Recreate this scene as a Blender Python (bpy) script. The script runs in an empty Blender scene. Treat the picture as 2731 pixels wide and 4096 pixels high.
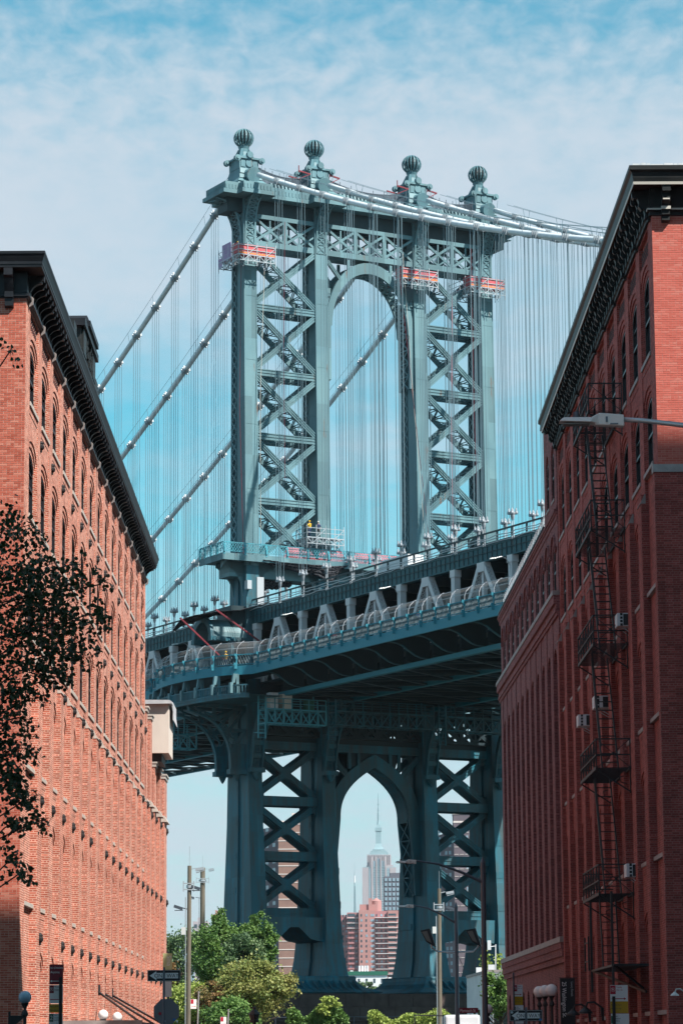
import bpy, math, random
from mathutils import Matrix, Vector
random.seed(7)
R = random.Random(11)
scene = bpy.context.scene
COL = scene.collection
rad = math.radians

# ---------------------------------------------------------------- camera
F_PX, W_PX, H_PX = 12000.0, 2731.0, 4096.0
cam_d = bpy.data.cameras.new('camera')
cam = bpy.data.objects.new('camera', cam_d)
COL.objects.link(cam)
cam_d.sensor_fit = 'VERTICAL'
cam_d.sensor_height = 36.0
cam_d.lens = 36.0 * F_PX / H_PX
cam_d.clip_start = 0.5
cam_d.clip_end = 20000
PITCH = math.atan(2142 / F_PX)
cam.matrix_world = (Matrix.Translation((0, 0, 1.6)) @ Matrix.Rotation(math.pi / 2 + PITCH, 4, 'X')
                    @ Matrix.Rotation(-0.0075, 4, 'Z'))
scene.camera = cam

# ---------------------------------------------------------------- sky, sun, exposure
SUN_AZ, SUN_EL = rad(128), rad(50)          # azimuth clockwise from +Y
world = bpy.data.worlds.new('World')
scene.world = world
world.use_nodes = True
nt = world.node_tree
nt.nodes.clear()
def N(t, kind, **kw):
    n = t.nodes.new(kind)
    for k, v in kw.items():
        if k in ('x', 'y'): continue
        setattr(n, k, v)
    return n
def sky_nodes():
    L = nt.links.new
    out = N(nt, 'ShaderNodeOutputWorld')
    bg = N(nt, 'ShaderNodeBackground')
    bg.inputs['Strength'].default_value = 0.10
    sky = N(nt, 'ShaderNodeTexSky', sky_type='NISHITA')
    sky.sun_disc = False
    sky.sun_elevation = SUN_EL
    sky.sun_rotation = SUN_AZ
    sky.air_density = 1.0
    sky.dust_density = 0.6
    sky.ozone_density = 1.5
    tint = N(nt, 'ShaderNodeMix', data_type='RGBA', blend_type='MULTIPLY')
    tint.inputs[0].default_value = 1.0
    L(sky.outputs[0], tint.inputs[6])
    tint.inputs[7].default_value = SKY_TINT
    # clouds: thin high sheet, seen on a flat layer (direction / height)
    tc = N(nt, 'ShaderNodeTexCoord')
    sep = N(nt, 'ShaderNodeSeparateXYZ')
    L(tc.outputs['Generated'], sep.inputs[0])
    zz = N(nt, 'ShaderNodeMath', operation='MAXIMUM'); zz.inputs[1].default_value = 0.0
    L(sep.outputs[2], zz.inputs[0])
    za = N(nt, 'ShaderNodeMath', operation='ADD'); za.inputs[1].default_value = 0.12
    L(zz.outputs[0], za.inputs[0])
    comb = N(nt, 'ShaderNodeCombineXYZ')
    for i in (0, 1):
        d = N(nt, 'ShaderNodeMath', operation='DIVIDE')
        L(sep.outputs[i], d.inputs[0]); L(za.outputs[0], d.inputs[1])
        L(d.outputs[0], comb.inputs[i])
    def noise(scale, detail, rough, dist, sc=(1, 1, 1), loc=(0, 0, 0)):
        m = N(nt, 'ShaderNodeMapping')
        m.inputs['Scale'].default_value = sc
        m.inputs['Location'].default_value = loc
        L(comb.outputs[0], m.inputs[0])
        n = N(nt, 'ShaderNodeTexNoise')
        n.inputs['Scale'].default_value = scale
        n.inputs['Detail'].default_value = detail
        n.inputs['Roughness'].default_value = rough
        n.inputs['Distortion'].default_value = dist
        L(m.outputs[0], n.inputs['Vector'])
        return n
    big = noise(2.2, 4, 0.55, 0.4, (1, 0.8, 1), CLOUD_LOC)
    fine = noise(38, 5, 0.55, 0.25, (1.0, 0.6, 1))
    warp = N(nt, 'ShaderNodeMath', operation='MULTIPLY_ADD')      # height of the direction, bent by the big noise
    L(big.outputs[0], warp.inputs[0]); warp.inputs[1].default_value = 0.10
    sub = N(nt, 'ShaderNodeMath', operation='SUBTRACT'); L(sep.outputs[2], sub.inputs[0]); sub.inputs[1].default_value = 0.05
    L(sub.outputs[0], warp.inputs[2])
    sheet = N(nt, 'ShaderNodeValToRGB'); cr = sheet.color_ramp
    cr.interpolation = 'B_SPLINE'
    for pos, v in SHEETS:
        e = cr.elements.new(pos); e.color = (v, v, v, 1)
    cr.elements.remove(cr.elements[0]); cr.elements.remove(cr.elements[-1])
    L(warp.outputs[0], sheet.inputs[0])
    amp = N(nt, 'ShaderNodeMapRange', interpolation_type='SMOOTHSTEP')       # small puffs only in the higher sheet
    for k_, v_ in (('From Min', 0.265), ('From Max', 0.33), ('To Min', 0.28), ('To Max', 1.25)): amp.inputs[k_].default_value = v_
    L(sep.outputs[2], amp.inputs[0])
    fs = N(nt, 'ShaderNodeMath', operation='SUBTRACT'); L(fine.outputs[0], fs.inputs[0]); fs.inputs[1].default_value = 0.5
    fm = N(nt, 'ShaderNodeMath', operation='MULTIPLY_ADD'); L(fs.outputs[0], fm.inputs[0]); L(amp.outputs[0], fm.inputs[1]); L(sheet.outputs[0], fm.inputs[2])
    bm_ = N(nt, 'ShaderNodeMath', operation='MULTIPLY_ADD'); L(big.outputs[0], bm_.inputs[0]); bm_.inputs[1].default_value = 1.3
    bs_ = N(nt, 'ShaderNodeMath', operation='SUBTRACT'); L(fm.outputs[0], bs_.inputs[0]); bs_.inputs[1].default_value = 0.62
    L(bs_.outputs[0], bm_.inputs[2])
    ramp = N(nt, 'ShaderNodeMapRange', interpolation_type='SMOOTHSTEP')
    ramp.inputs['From Min'].default_value = -0.1
    ramp.inputs['From Max'].default_value = 1.1
    ramp.inputs['To Min'].default_value = 0.05
    ramp.inputs['To Max'].default_value = 0.95
    L(bm_.outputs[0], ramp.inputs[0])
    cl = N(nt, 'ShaderNodeMix', data_type='RGBA')
    L(ramp.outputs[0], cl.inputs[0])
    L(tint.outputs[2], cl.inputs[6])
    cl.inputs[7].default_value = CLOUD_COL
    L(cl.outputs[2], bg.inputs[0])
    L(bg.outputs[0], out.inputs[0])
SKY_TINT = (0.20, 0.90, 0.84, 1)
SHEETS = ((0.001, 0.85), (0.07, 0.85), (0.11, 0.62), (0.14, 0.42), (0.18, 0.10), (0.22, 0.42), (0.255, 0.82), (0.30, 0.86), (0.325, 0.34), (0.36, 0.12), (0.999, 0.4))
CLOUD_COL = (3.55, 4.0, 4.5, 1)
CLOUD_LOC = (0.35, 0.1, 0)
CLOUD_LO, CLOUD_HI = 0.50, 0.86
sky_nodes()

sun_d = bpy.data.lights.new('sun', 'SUN')
sun_d.energy = 5.0
sun_d.angle = rad(0.53)
sun_d.color = (1.0, 0.93, 0.84)
sun = bpy.data.objects.new('sun', sun_d)
COL.objects.link(sun)
sd = Vector((math.sin(SUN_AZ) * math.cos(SUN_EL), math.cos(SUN_AZ) * math.cos(SUN_EL), math.sin(SUN_EL)))
sun.rotation_euler = sd.to_track_quat('Z', 'Y').to_euler()
sun.location = (60, -40, 120)
scene.view_settings.view_transform = 'Standard'
scene.view_settings.look = 'None'
scene.view_settings.gamma = 1
scene.view_settings.use_curve_mapping = False
scene.view_settings.exposure = 0.85
scene.cycles.max_bounces = 6
scene.cycles.diffuse_bounces = 3

# ---------------------------------------------------------------- mesh helpers
class MB:
    def __init__(s):
        s.v = []; s.f = []; s.c = []; s.smooth = False
    def poly(s, pts, c=None):
        n = len(s.v); s.v.extend(tuple(p) for p in pts)
        s.f.append(tuple(range(n, n + len(pts))))
        s.c.append(c)
        return s
    def hexa(s, p, c=None):       # 8 points: bottom ring 0-3, top ring 4-7
        n = len(s.v); s.v.extend(tuple(q) for q in p)
        for f in ((3, 2, 1, 0), (4, 5, 6, 7), (0, 1, 5, 4), (1, 2, 6, 5), (2, 3, 7, 6), (3, 0, 4, 7)):
            s.f.append(tuple(n + i for i in f)); s.c.append(c)
        return s
    def box(s, x0, x1, y0, y1, z0, z1, c=None):
        return s.hexa([(x0, y0, z0), (x1, y0, z0), (x1, y1, z0), (x0, y1, z0),
                       (x0, y0, z1), (x1, y0, z1), (x1, y1, z1), (x0, y1, z1)], c)
    def taper(s, a, b):           # a, b = (x0,x1,y0,y1,z)
        return s.hexa([(a[0], a[2], a[4]), (a[1], a[2], a[4]), (a[1], a[3], a[4]), (a[0], a[3], a[4]),
                       (b[0], b[2], b[4]), (b[1], b[2], b[4]), (b[1], b[3], b[4]), (b[0], b[3], b[4])])
    def bar(s, p, q, w, h, up=(0, 0, 1), c=None):   # w across, h along 'up'
        p = Vector(p); q = Vector(q); d = (q - p)
        if d.length < 1e-6: return s
        d.normalize(); up = Vector(up)
        a = d.cross(up)
        if a.length < 1e-4: a = d.cross(Vector((1, 0, 0)))
        a.normalize(); b = a.cross(d); b.normalize()
        a *= w / 2; b *= h / 2
        return s.hexa([p - a - b, p + a - b, q + a - b, q - a - b, p - a + b, p + a + b, q + a + b, q - a + b], c)
    def tube(s, pts, r, n=8, cap=True):
        pts = [Vector(p) for p in pts]
        rs = r if isinstance(r, (list, tuple)) else [r] * len(pts)
        base = len(s.v); prev = None
        for i, p in enumerate(pts):
            d = (pts[min(i + 1, len(pts) - 1)] - pts[max(i - 1, 0)]).normalized()
            if prev is None:
                a = d.cross(Vector((0, 0, 1)))
                if a.length < 1e-3: a = Vector((1, 0, 0))
            else:
                a = prev - d * prev.dot(d)
            a.normalize(); prev = a; b = d.cross(a)
            for k in range(n):
                t = 2 * math.pi * k / n
                s.v.append(tuple(p + (a * math.cos(t) + b * math.sin(t)) * rs[i]))
        for i in range(len(pts) - 1):
            for k in range(n):
                k2 = (k + 1) % n
                s.f.append((base + i * n + k, base + i * n + k2, base + (i + 1) * n + k2, base + (i + 1) * n + k)); s.c.append(None)
        if cap:
            s.f.append(tuple(base + k for k in range(n))[::-1]); s.c.append(None)
            s.f.append(tuple(base + (len(pts) - 1) * n + k for k in range(n))); s.c.append(None)
        return s
    def lathe(s, prof, cx=0, cy=0, n=20, z0=0):     # prof: (r, z)
        base = len(s.v); m = len(prof)
        for r, z in prof:
            for k in range(n):
                t = 2 * math.pi * k / n
                s.v.append((cx + r * math.cos(t), cy + r * math.sin(t), z0 + z))
        for i in range(m - 1):
            for k in range(n):
                k2 = (k + 1) % n
                s.f.append((base + i * n + k, base + i * n + k2, base + (i + 1) * n + k2, base + (i + 1) * n + k)); s.c.append(None)
        s.f.append(tuple(base + k for k in range(n))[::-1]); s.c.append(None)
        s.f.append(tuple(base + (m - 1) * n + k for k in range(n))); s.c.append(None)
        return s
    def ball(s, c, r, n=16):
        prof = [(max(r * math.sin(math.pi * i / n), 1e-3), -r * math.cos(math.pi * i / n)) for i in range(n + 1)]
        return s.lathe(prof, c[0], c[1], n * 2, c[2])
    def prism(s, pts, y0, y1, ax='y'):              # pts in (x,z) extruded along y (or (y,z) along x)
        f = (lambda a, z, t: (a, t, z)) if ax == 'y' else ((lambda a, z, t: (t, a, z)) if ax == 'x' else (lambda a, z, t: (a, z, t)))
        A = [f(a, z, y0) for a, z in pts]; B = [f(a, z, y1) for a, z in pts]
        n = len(s.v); k = len(pts); s.v += A + B
        s.f.append(tuple(range(n, n + k))); s.c.append(None)
        s.f.append(tuple(range(n + k, n + 2 * k))[::-1]); s.c.append(None)
        for i in range(k):
            j = (i + 1) % k
            s.f.append((n + i, n + k + i, n + k + j, n + j)); s.c.append(None)
        return s
    def mesh(s, name, uv=False):
        me = bpy.data.meshes.new(name)
        me.from_pydata(s.v, [], s.f)
        if uv:
            lay = me.uv_layers.new(name='UVMap')
            V = me.vertices
            data = [0.0] * (2 * len(me.loops))
            for p in me.polygons:
                nx, ny, nz = p.normal
                for li in p.loop_indices:
                    x, y, z = V[me.loops[li].vertex_index].co
                    if abs(nz) > 0.8: a, b = x, y
                    elif abs(nx) > abs(ny): a, b = y, z
                    else: a, b = x + 0.11, z
                    data[2 * li] = a; data[2 * li + 1] = b
            lay.data.foreach_set('uv', data)
        if any(c is not None for c in s.c):
            at = me.color_attributes.new('tint', 'FLOAT_COLOR', 'CORNER')
            data = []
            for p, c in zip(me.polygons, s.c):
                c = 0.5 if c is None else c
                data += [c, c, c, 1.0] * p.loop_total
            at.data.foreach_set('color', data)
        if s.smooth:
            me.polygons.foreach_set('use_smooth', [True] * len(me.polygons))
        me.update()
        return me
def link(name, me, mat=None, parent=None, loc=None):
    o = bpy.data.objects.new(name, me)
    COL.objects.link(o)
    if mat is not None and len(me.materials) == 0: me.materials.append(mat)
    if parent is not None: o.parent = parent
    if loc is not None: o.location = loc
    return o
def obj(name, mb, mat, parent=None, uv=False, **kw):
    o = link(name, mb.mesh(name, uv), mat, parent)
    for k, v in kw.items(): o[k] = v
    return o
def tag(o, label, cat, group=None):
    o['label'] = label; o['category'] = cat
    if group: o['group'] = group
    return o
def thing(name, label, cat, loc=(0, 0, 0), rz=0.0, group=None):
    o = bpy.data.objects.new(name, None)
    o.empty_display_size = 0.1
    COL.objects.link(o); o.location = loc; o.rotation_euler = (0, 0, rz)
    return tag(o, label, cat, group)
def struct(name, mb, mat, uv=False):
    return obj(name, mb, mat, None, uv, kind='structure')
def copy_tree(o, parent=None):
    c = o.copy(); COL.objects.link(c); c.parent = parent
    for ch in list(o.children): copy_tree(ch, c)
    return c

# ---------------------------------------------------------------- materials
MAT = {}
def base_mat(name, col, rough=0.6, metal=0.0, spec=0.4):
    m = bpy.data.materials.new(name); m.use_nodes = True
    b = m.node_tree.nodes['Principled BSDF']
    b.inputs['Base Color'].default_value = (*col, 1)
    b.inputs['Roughness'].default_value = rough
    b.inputs['Metallic'].default_value = metal
    b.inputs['Specular IOR Level'].default_value = spec
    MAT[name] = m
    return m, m.node_tree, b
def ramp_mix(t, fac, a, b):
    mx = N(t, 'ShaderNodeMix', data_type='RGBA')
    t.links.new(fac, mx.inputs[0])
    for sock, v in ((6, a), (7, b)):
        if hasattr(v, 'is_output'): t.links.new(v, mx.inputs[sock])
        else: mx.inputs[sock].default_value = (*v, 1)
    return mx.outputs[2]
def noise_fac(t, scale, lo, hi, sc=(1, 1, 1), detail=4, coord='Object', rough=0.55):
    tc = N(t, 'ShaderNodeTexCoord'); mp = N(t, 'ShaderNodeMapping')
    mp.inputs['Scale'].default_value = sc
    t.links.new(tc.outputs[coord], mp.inputs[0])
    n = N(t, 'ShaderNodeTexNoise'); n.inputs['Scale'].default_value = scale
    n.inputs['Detail'].default_value = detail; n.inputs['Roughness'].default_value = rough
    t.links.new(mp.outputs[0], n.inputs['Vector'])
    r = N(t, 'ShaderNodeMapRange'); r.inputs['From Min'].default_value = lo; r.inputs['From Max'].default_value = hi
    t.links.new(n.outputs[0], r.inputs[0])
    return r.outputs[0]
def mottled(name, a, b, scale=1.0, sc=(1, 1, 1), rough=0.6, spec=0.4, metal=0.0, lo=0.35, hi=0.65, bump=0.0, extra=None):
    m, t, bs = base_mat(name, a, rough, metal, spec)
    f = noise_fac(t, scale, lo, hi, sc)
    out = ramp_mix(t, f, a, b)
    if extra:
        col, s2, lo2, hi2, sc2 = extra
        out = ramp_mix(t, noise_fac(t, s2, lo2, hi2, sc2, detail=6), out, col)
    t.links.new(out, bs.inputs['Base Color'])
    if bump:
        bp = N(t, 'ShaderNodeBump'); bp.inputs['Strength'].default_value = bump; bp.inputs['Distance'].default_value = 0.02
        t.links.new(f, bp.inputs['Height']); t.links.new(bp.outputs[0], bs.inputs['Normal'])
    return m
def steel_mat(name, a, b, rust=(0.13, 0.07, 0.045), rlo=0.62, rhi=0.72, rough=0.55, plates=True):
    m, t, bs = base_mat(name, a, rough, 0.0, 0.45)
    L = t.links.new
    out = ramp_mix(t, noise_fac(t, 0.35, 0.38, 0.62, (1, 1, 0.6)), a, b)
    if plates:      # repainted plates: blocks of slightly different paint, with seams
        tc = N(t, 'ShaderNodeTexCoord'); mp = N(t, 'ShaderNodeMapping'); mp.inputs['Scale'].default_value = (0.55, 0.7, 0.16)
        L(tc.outputs['Object'], mp.inputs[0])
        sn = N(t, 'ShaderNodeVectorMath', operation='FLOOR'); L(mp.outputs[0], sn.inputs[0])
        wn = N(t, 'ShaderNodeTexWhiteNoise', noise_dimensions='3D'); L(sn.outputs[0], wn.inputs['Vector'])
        hs = N(t, 'ShaderNodeHueSaturation')
        mr = N(t, 'ShaderNodeMapRange'); mr.inputs['To Min'].default_value = 0.76; mr.inputs['To Max'].default_value = 1.16
        L(wn.outputs[0], mr.inputs[0]); L(mr.outputs[0], hs.inputs['Value']); L(out, hs.inputs['Color'])
        out = hs.outputs[0]
    out = ramp_mix(t, noise_fac(t, 1.1, rlo, rhi, (1.6, 1.6, 0.22), 7, rough=0.65), out, rust)
    L(out, bs.inputs['Base Color'])
    return m
def brick_mat(name, c1, c2, mortar, dark, mort=0.012, stain=0.5, scale=1.0):
    m, t, bs = base_mat(name, c1, 0.85, 0, 0.25)
    L = t.links.new
    uv = N(t, 'ShaderNodeUVMap')
    br = N(t, 'ShaderNodeTexBrick'); br.offset = 0.5; br.squash = 0.5; br.squash_frequency = 6
    L(uv.outputs[0], br.inputs['Vector'])
    br.inputs['Scale'].default_value = 1.0
    br.inputs['Brick Width'].default_value = 0.215 * scale
    br.inputs['Row Height'].default_value = 0.0677 * scale
    br.inputs['Mortar Size'].default_value = mort * scale
    br.inputs['Mortar Smooth'].default_value = 0.2
    br.inputs['Bias'].default_value = -0.1
    br.inputs['Color1'].default_value = (*c1, 1); br.inputs['Color2'].default_value = (*c2, 1)
    br.inputs['Mortar'].default_value = (*mortar, 1)
    # mortar only pale in patches (repointed areas)
    f = noise_fac(t, 0.45, 0.42, 0.58, (1, 1, 1), 3, 'UV')
    mo = ramp_mix(t, f, tuple(0.75 * x + 0.25 * y for x, y in zip(mortar, c1)), mortar)
    L(mo, br.inputs['Mortar'])
    out = ramp_mix(t, noise_fac(t, 0.9, 0.45, 0.75, (1.0, 0.5, 1), 5, 'UV'), br.outputs[0], dark)
    mx = N(t, 'ShaderNodeMix', data_type='RGBA'); mx.inputs[0].default_value = stain
    L(br.outputs[0], mx.inputs[6]); L(out, mx.inputs[7])
    st_ = ramp_mix(t, noise_fac(t, 1.0, 0.50, 0.72, (1.1, 0.10, 1), 5, 'UV'), (1, 1, 1), (0.70, 0.66, 0.66))
    mm = N(t, 'ShaderNodeMix', data_type='RGBA', blend_type='MULTIPLY'); mm.inputs[0].default_value = 1.0
    L(mx.outputs[2], mm.inputs[6]); L(st_, mm.inputs[7]); mx = mm
    # single odd bricks: pale or burnt
    mp = N(t, 'ShaderNodeMapping'); mp.inputs['Scale'].default_value = (4.65 / scale, 14.77 / scale, 1)
    L(uv.outputs[0], mp.inputs[0])
    fl = N(t, 'ShaderNodeVectorMath', operation='FLOOR'); L(mp.outputs[0], fl.inputs[0])
    wn = N(t, 'ShaderNodeTexWhiteNoise', noise_dimensions='2D'); L(fl.outputs[0], wn.inputs['Vector'])
    hs = N(t, 'ShaderNodeHueSaturation'); mr = N(t, 'ShaderNodeMapRange')
    mr.inputs['To Min'].default_value = 0.72; mr.inputs['To Max'].default_value = 1.22
    L(wn.outputs[0], mr.inputs[0]); L(mr.outputs[0], hs.inputs['Value']); L(mx.outputs[2], hs.inputs['Color'])
    L(hs.outputs[0], bs.inputs['Base Color'])
    bp = N(t, 'ShaderNodeBump'); bp.inputs['Strength'].default_value = 0.5; bp.inputs['Distance'].default_value = 0.01
    inv = N(t, 'ShaderNodeMath', operation='SUBTRACT'); inv.inputs[0].default_value = 1.0
    L(br.outputs['Fac'], inv.inputs[1]); L(inv.outputs[0], bp.inputs['Height'])
    L(bp.outputs[0], bs.inputs['Normal'])
    return m
def single_brick(name, c1, c2, c3, attr=False):
    m, t, bs = base_mat(name, c1, 0.85, 0, 0.25)
    if attr:
        a = N(t, 'ShaderNodeAttribute', attribute_name='tint'); src = a.outputs['Fac']
    else:
        oi = N(t, 'ShaderNodeObjectInfo'); src = oi.outputs['Random']
    cr = N(t, 'ShaderNodeValToRGB')
    e = cr.color_ramp.elements
    e[0].color = (*c1, 1); e[1].color = (*c2, 1); e[1].position = 0.7
    x = e.new(1.0); x.color = (*c3, 1)
    t.links.new(src, cr.inputs[0])
    out = ramp_mix(t, noise_fac(t, 30, 0.3, 0.7), cr.outputs[0], tuple(0.8 * q for q in c2))
    mx = N(t, 'ShaderNodeMix', data_type='RGBA'); mx.inputs[0].default_value = 0.35
    t.links.new(cr.outputs[0], mx.inputs[6]); t.links.new(out, mx.inputs[7])
    t.links.new(mx.outputs[2], bs.inputs['Base Color'])
    return m
brick_mat('brick_left', (0.38, 0.085, 0.048), (0.53, 0.150, 0.092), (0.66, 0.44, 0.36), (0.24, 0.07, 0.05), mort=0.015)
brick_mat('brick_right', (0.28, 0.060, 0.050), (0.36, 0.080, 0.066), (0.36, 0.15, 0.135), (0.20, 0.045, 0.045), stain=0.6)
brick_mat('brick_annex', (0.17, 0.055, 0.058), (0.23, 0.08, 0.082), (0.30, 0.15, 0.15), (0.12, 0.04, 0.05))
single_brick('brick_single_left', (0.38, 0.085, 0.052), (0.55, 0.150, 0.100), (0.62, 0.25, 0.18))
single_brick('brick_single_left_mass', (0.38, 0.085, 0.052), (0.55, 0.150, 0.100), (0.62, 0.25, 0.18), True)
single_brick('brick_single_right', (0.52, 0.125, 0.095), (0.60, 0.160, 0.125), (0.60, 0.21, 0.17))
single_brick('brick_single_right_mass', (0.52, 0.125, 0.095), (0.60, 0.160, 0.125), (0.60, 0.21, 0.17), True)
mottled('mortar_left', (0.68, 0.50, 0.42), (0.52, 0.34, 0.27), 1.2)
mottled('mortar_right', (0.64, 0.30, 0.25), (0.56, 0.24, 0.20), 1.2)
mottled('limestone', (0.50, 0.46, 0.42), (0.38, 0.35, 0.32), 3.0, bump=0.2)
mottled('dark_stone', (0.30, 0.27, 0.26), (0.22, 0.19, 0.19), 3.0)
mottled('cornice_paint', (0.009, 0.011, 0.015), (0.017, 0.018, 0.023), 1.5, (1, 0.4, 2), 0.45, 0.3, lo=0.4, hi=0.7)
mottled('cornice_green', (0.014, 0.018, 0.020), (0.028, 0.030, 0.031), 2.0, (1, 0.3, 2), 0.5, 0.25, lo=0.4, hi=0.7)
base_mat('soffit_brown', (0.040, 0.022, 0.020), 0.7)
base_mat('cream_trim', (0.55, 0.53, 0.48), 0.5)
base_mat('iron_dark', (0.022, 0.024, 0.028), 0.6)
base_mat('anchor_iron', (0.012, 0.012, 0.014), 0.7)
base_mat('window_frame', (0.015, 0.014, 0.018), 0.4)
m, t, b = base_mat('window_glass', (0.010, 0.014, 0.020), 0.10, 0, 0.22)
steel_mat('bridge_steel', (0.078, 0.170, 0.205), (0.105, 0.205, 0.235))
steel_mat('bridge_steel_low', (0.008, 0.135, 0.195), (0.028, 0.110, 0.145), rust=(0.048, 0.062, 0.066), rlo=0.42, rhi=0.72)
steel_mat('chord_teal', (0.008, 0.075, 0.100), (0.014, 0.088, 0.11), plates=False)
steel_mat('bridge_steel_shaded', (0.007, 0.022, 0.031), (0.012, 0.033, 0.042), rust=(0.03,0.025,0.025), plates=False)  # dark copy of the bridge paint; shade under deck and crown in its colour
steel_mat('fascia_teal', (0.016, 0.180, 0.255), (0.026, 0.20, 0.27), rlo=0.68, rhi=0.8, plates=False)
steel_mat('truss_grey', (0.62, 0.60, 0.62), (0.52, 0.50, 0.53), rust=(0.16, 0.09, 0.06), plates=False)
mottled('socket_grey', (0.34, 0.37, 0.41), (0.27, 0.30, 0.34), 1.5, rough=0.5)
mottled('cable_white', (0.66, 0.70, 0.74), (0.54, 0.60, 0.64), 1.5, rough=0.35, spec=0.5)
base_mat('rope_grey', (0.11, 0.18, 0.22), 0.5)
base_mat('fence_post_grey', (0.36, 0.38, 0.42), 0.5)
base_mat('rod_white', (0.42, 0.45, 0.49), 0.4)
mottled('earth', (0.060, 0.062, 0.050), (0.045, 0.050, 0.040), 0.05, rough=0.95)
mottled('red_net', (0.52, 0.050, 0.075), (0.44, 0.13, 0.14), 3.0, rough=0.7)
base_mat('orange_net', (0.75, 0.22, 0.06), 0.7)
mottled('lilac_net', (0.42, 0.30, 0.47), (0.34, 0.22, 0.40), 2.0, rough=0.7)
base_mat('pink_sheet', (0.70, 0.20, 0.24), 0.7)
base_mat('red_pole', (0.17, 0.018, 0.03), 0.5)
base_mat('black_tarp', (0.022, 0.024, 0.032), 0.75)
base_mat('scaffold', (0.42, 0.46, 0.50), 0.4, 0.3)
mottled('traveller_teal', (0.05, 0.30, 0.38), (0.07, 0.24, 0.30), 1.0, rough=0.5)
mottled('granite', (0.058, 0.036, 0.034), (0.085, 0.060, 0.055), 0.8, rough=0.85, lo=0.4, hi=0.6, bump=0.2)
mottled('asphalt', (0.045, 0.045, 0.048), (0.06, 0.06, 0.06), 2.0, rough=0.9)
mottled('concrete', (0.26, 0.25, 0.24), (0.20, 0.19, 0.19), 1.0, rough=0.9)
mottled('white_render', (0.60, 0.62, 0.62), (0.50, 0.53, 0.54), 1.0, rough=0.8)
mottled('stucco_cream', (0.64, 0.56, 0.50), (0.58, 0.50, 0.45), 1.2, (1, 1, 0.5), rough=0.9)
mottled('shingle_grey', (0.48, 0.48, 0.50), (0.40, 0.40, 0.43), 3.0, rough=0.8)
mottled('pole_wood', (0.17, 0.145, 0.11), (0.12, 0.10, 0.078), 3.0, (3, 3, 0.3), rough=0.85)
base_mat('pole_grey', (0.10, 0.12, 0.15), 0.45, 0.5)
base_mat('pole_light', (0.42, 0.44, 0.47), 0.4, 0.5)
base_mat('lamp_head', (0.60, 0.61, 0.60), 0.45)
base_mat('band_grey', (0.38, 0.42, 0.46), 0.5)
base_mat('lamp_lens', (0.14, 0.14, 0.13), 0.3)
base_mat('globe_white', (0.80, 0.79, 0.80), 0.25)
base_mat('globe_shaded', (0.25, 0.42, 0.55), 0.2)  # white globe with bluish shade put into its colour
base_mat('sign_black', (0.012, 0.013, 0.018), 0.45)
base_mat('sign_white', (0.78, 0.79, 0.80), 0.45)
base_mat('sign_red', (0.42, 0.015, 0.04), 0.45)
base_mat('sign_dark_red', (0.20, 0.010, 0.03), 0.45)
base_mat('sign_yellow', (0.55, 0.33, 0.02), 0.5)
base_mat('sign_green', (0.02, 0.12, 0.08), 0.5)
base_mat('sign_grey', (0.17, 0.17, 0.19), 0.6)
base_mat('sign_ink', (0.06, 0.06, 0.07), 0.6)
base_mat('banner_lime', (0.55, 0.58, 0.30), 0.6)
base_mat('banner_pale', (0.50, 0.58, 0.62), 0.6)
base_mat('truck_white', (0.62, 0.63, 0.66), 0.4)
base_mat('tyre', (0.02, 0.02, 0.02), 0.8)
mottled('bark', (0.075, 0.055, 0.04), (0.045, 0.034, 0.026), 5.0, (1, 1, 0.3), rough=0.9)
def leaf_mat(name, a, b, tr=0.25):
    m, t, bs = base_mat(name, a, 0.5, 0, 0.35)
    at = N(t, 'ShaderNodeAttribute', attribute_name='tint')
    out = ramp_mix(t, at.outputs['Fac'], a, b)
    t.links.new(out, bs.inputs['Base Color'])
    td = N(t, 'ShaderNodeBsdfTranslucent'); t.links.new(out, td.inputs[0])
    ms = N(t, 'ShaderNodeMixShader'); ms.inputs[0].default_value = tr
    t.links.new(bs.outputs[0], ms.inputs[1]); t.links.new(td.outputs[0], ms.inputs[2])
    o = [n for n in t.nodes if n.type == 'OUTPUT_MATERIAL'][0]
    t.links.new(ms.outputs[0], o.inputs[0])
    return m
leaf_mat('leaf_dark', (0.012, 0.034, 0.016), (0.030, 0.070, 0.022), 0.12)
leaf_mat('leaf_green', (0.060, 0.135, 0.032), (0.16, 0.27, 0.065))
leaf_mat('leaf_yellow', (0.16, 0.22, 0.055), (0.32, 0.28, 0.09))
leaf_mat('leaf_autumn', (0.10, 0.13, 0.045), (0.34, 0.17, 0.07))
leaf_mat('leaf_lime', (0.22, 0.30, 0.06), (0.36, 0.42, 0.10))
leaf_mat('leaf_blue', (0.055, 0.11, 0.05), (0.13, 0.20, 0.08))
base_mat('grille_shade', (0.03, 0.010, 0.012), 0.9)
# ---------------------------------------------------------------- ground, street, river
g = MB(); g.box(-9000, 9000, -400, 9000, -12.0, 0.0); struct('ground', g, MAT['earth'])
g = MB(); g.box(-6.0, 6.0, -60, 262, 0.004, 0.012); g.box(-90, -6.0, 69, 84, 0.004, 0.012); g.box(6.0, 90, 69, 84, 0.004, 0.012)
struct('road', g, MAT['asphalt'])
for x0, x1 in ((-9.2, -6.0), (6.0, 9.1)):
    for y0, y1 in ((-60, 69), (84, 262)):
        g = MB(); g.box(x0 + 0.001, x1 - 0.001, y0 + 0.001, y1, 0.013, 0.14); struct('pavement', g, MAT['concrete'])
g = MB()
for i in range(9):
    g.box(-4.6 + i * 1.05, -4.1 + i * 1.05, 84.5, 87.5, 0.0165, 0.018)
struct('road_marking', g, MAT['sign_white'])
m, t, b = base_mat('water', (0.03, 0.07, 0.09), 0.12, 0, 0.6)
g = MB(); g.box(-6000, 6000, 352, 860, 0.01, 0.05); struct('river', g, m)

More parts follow.
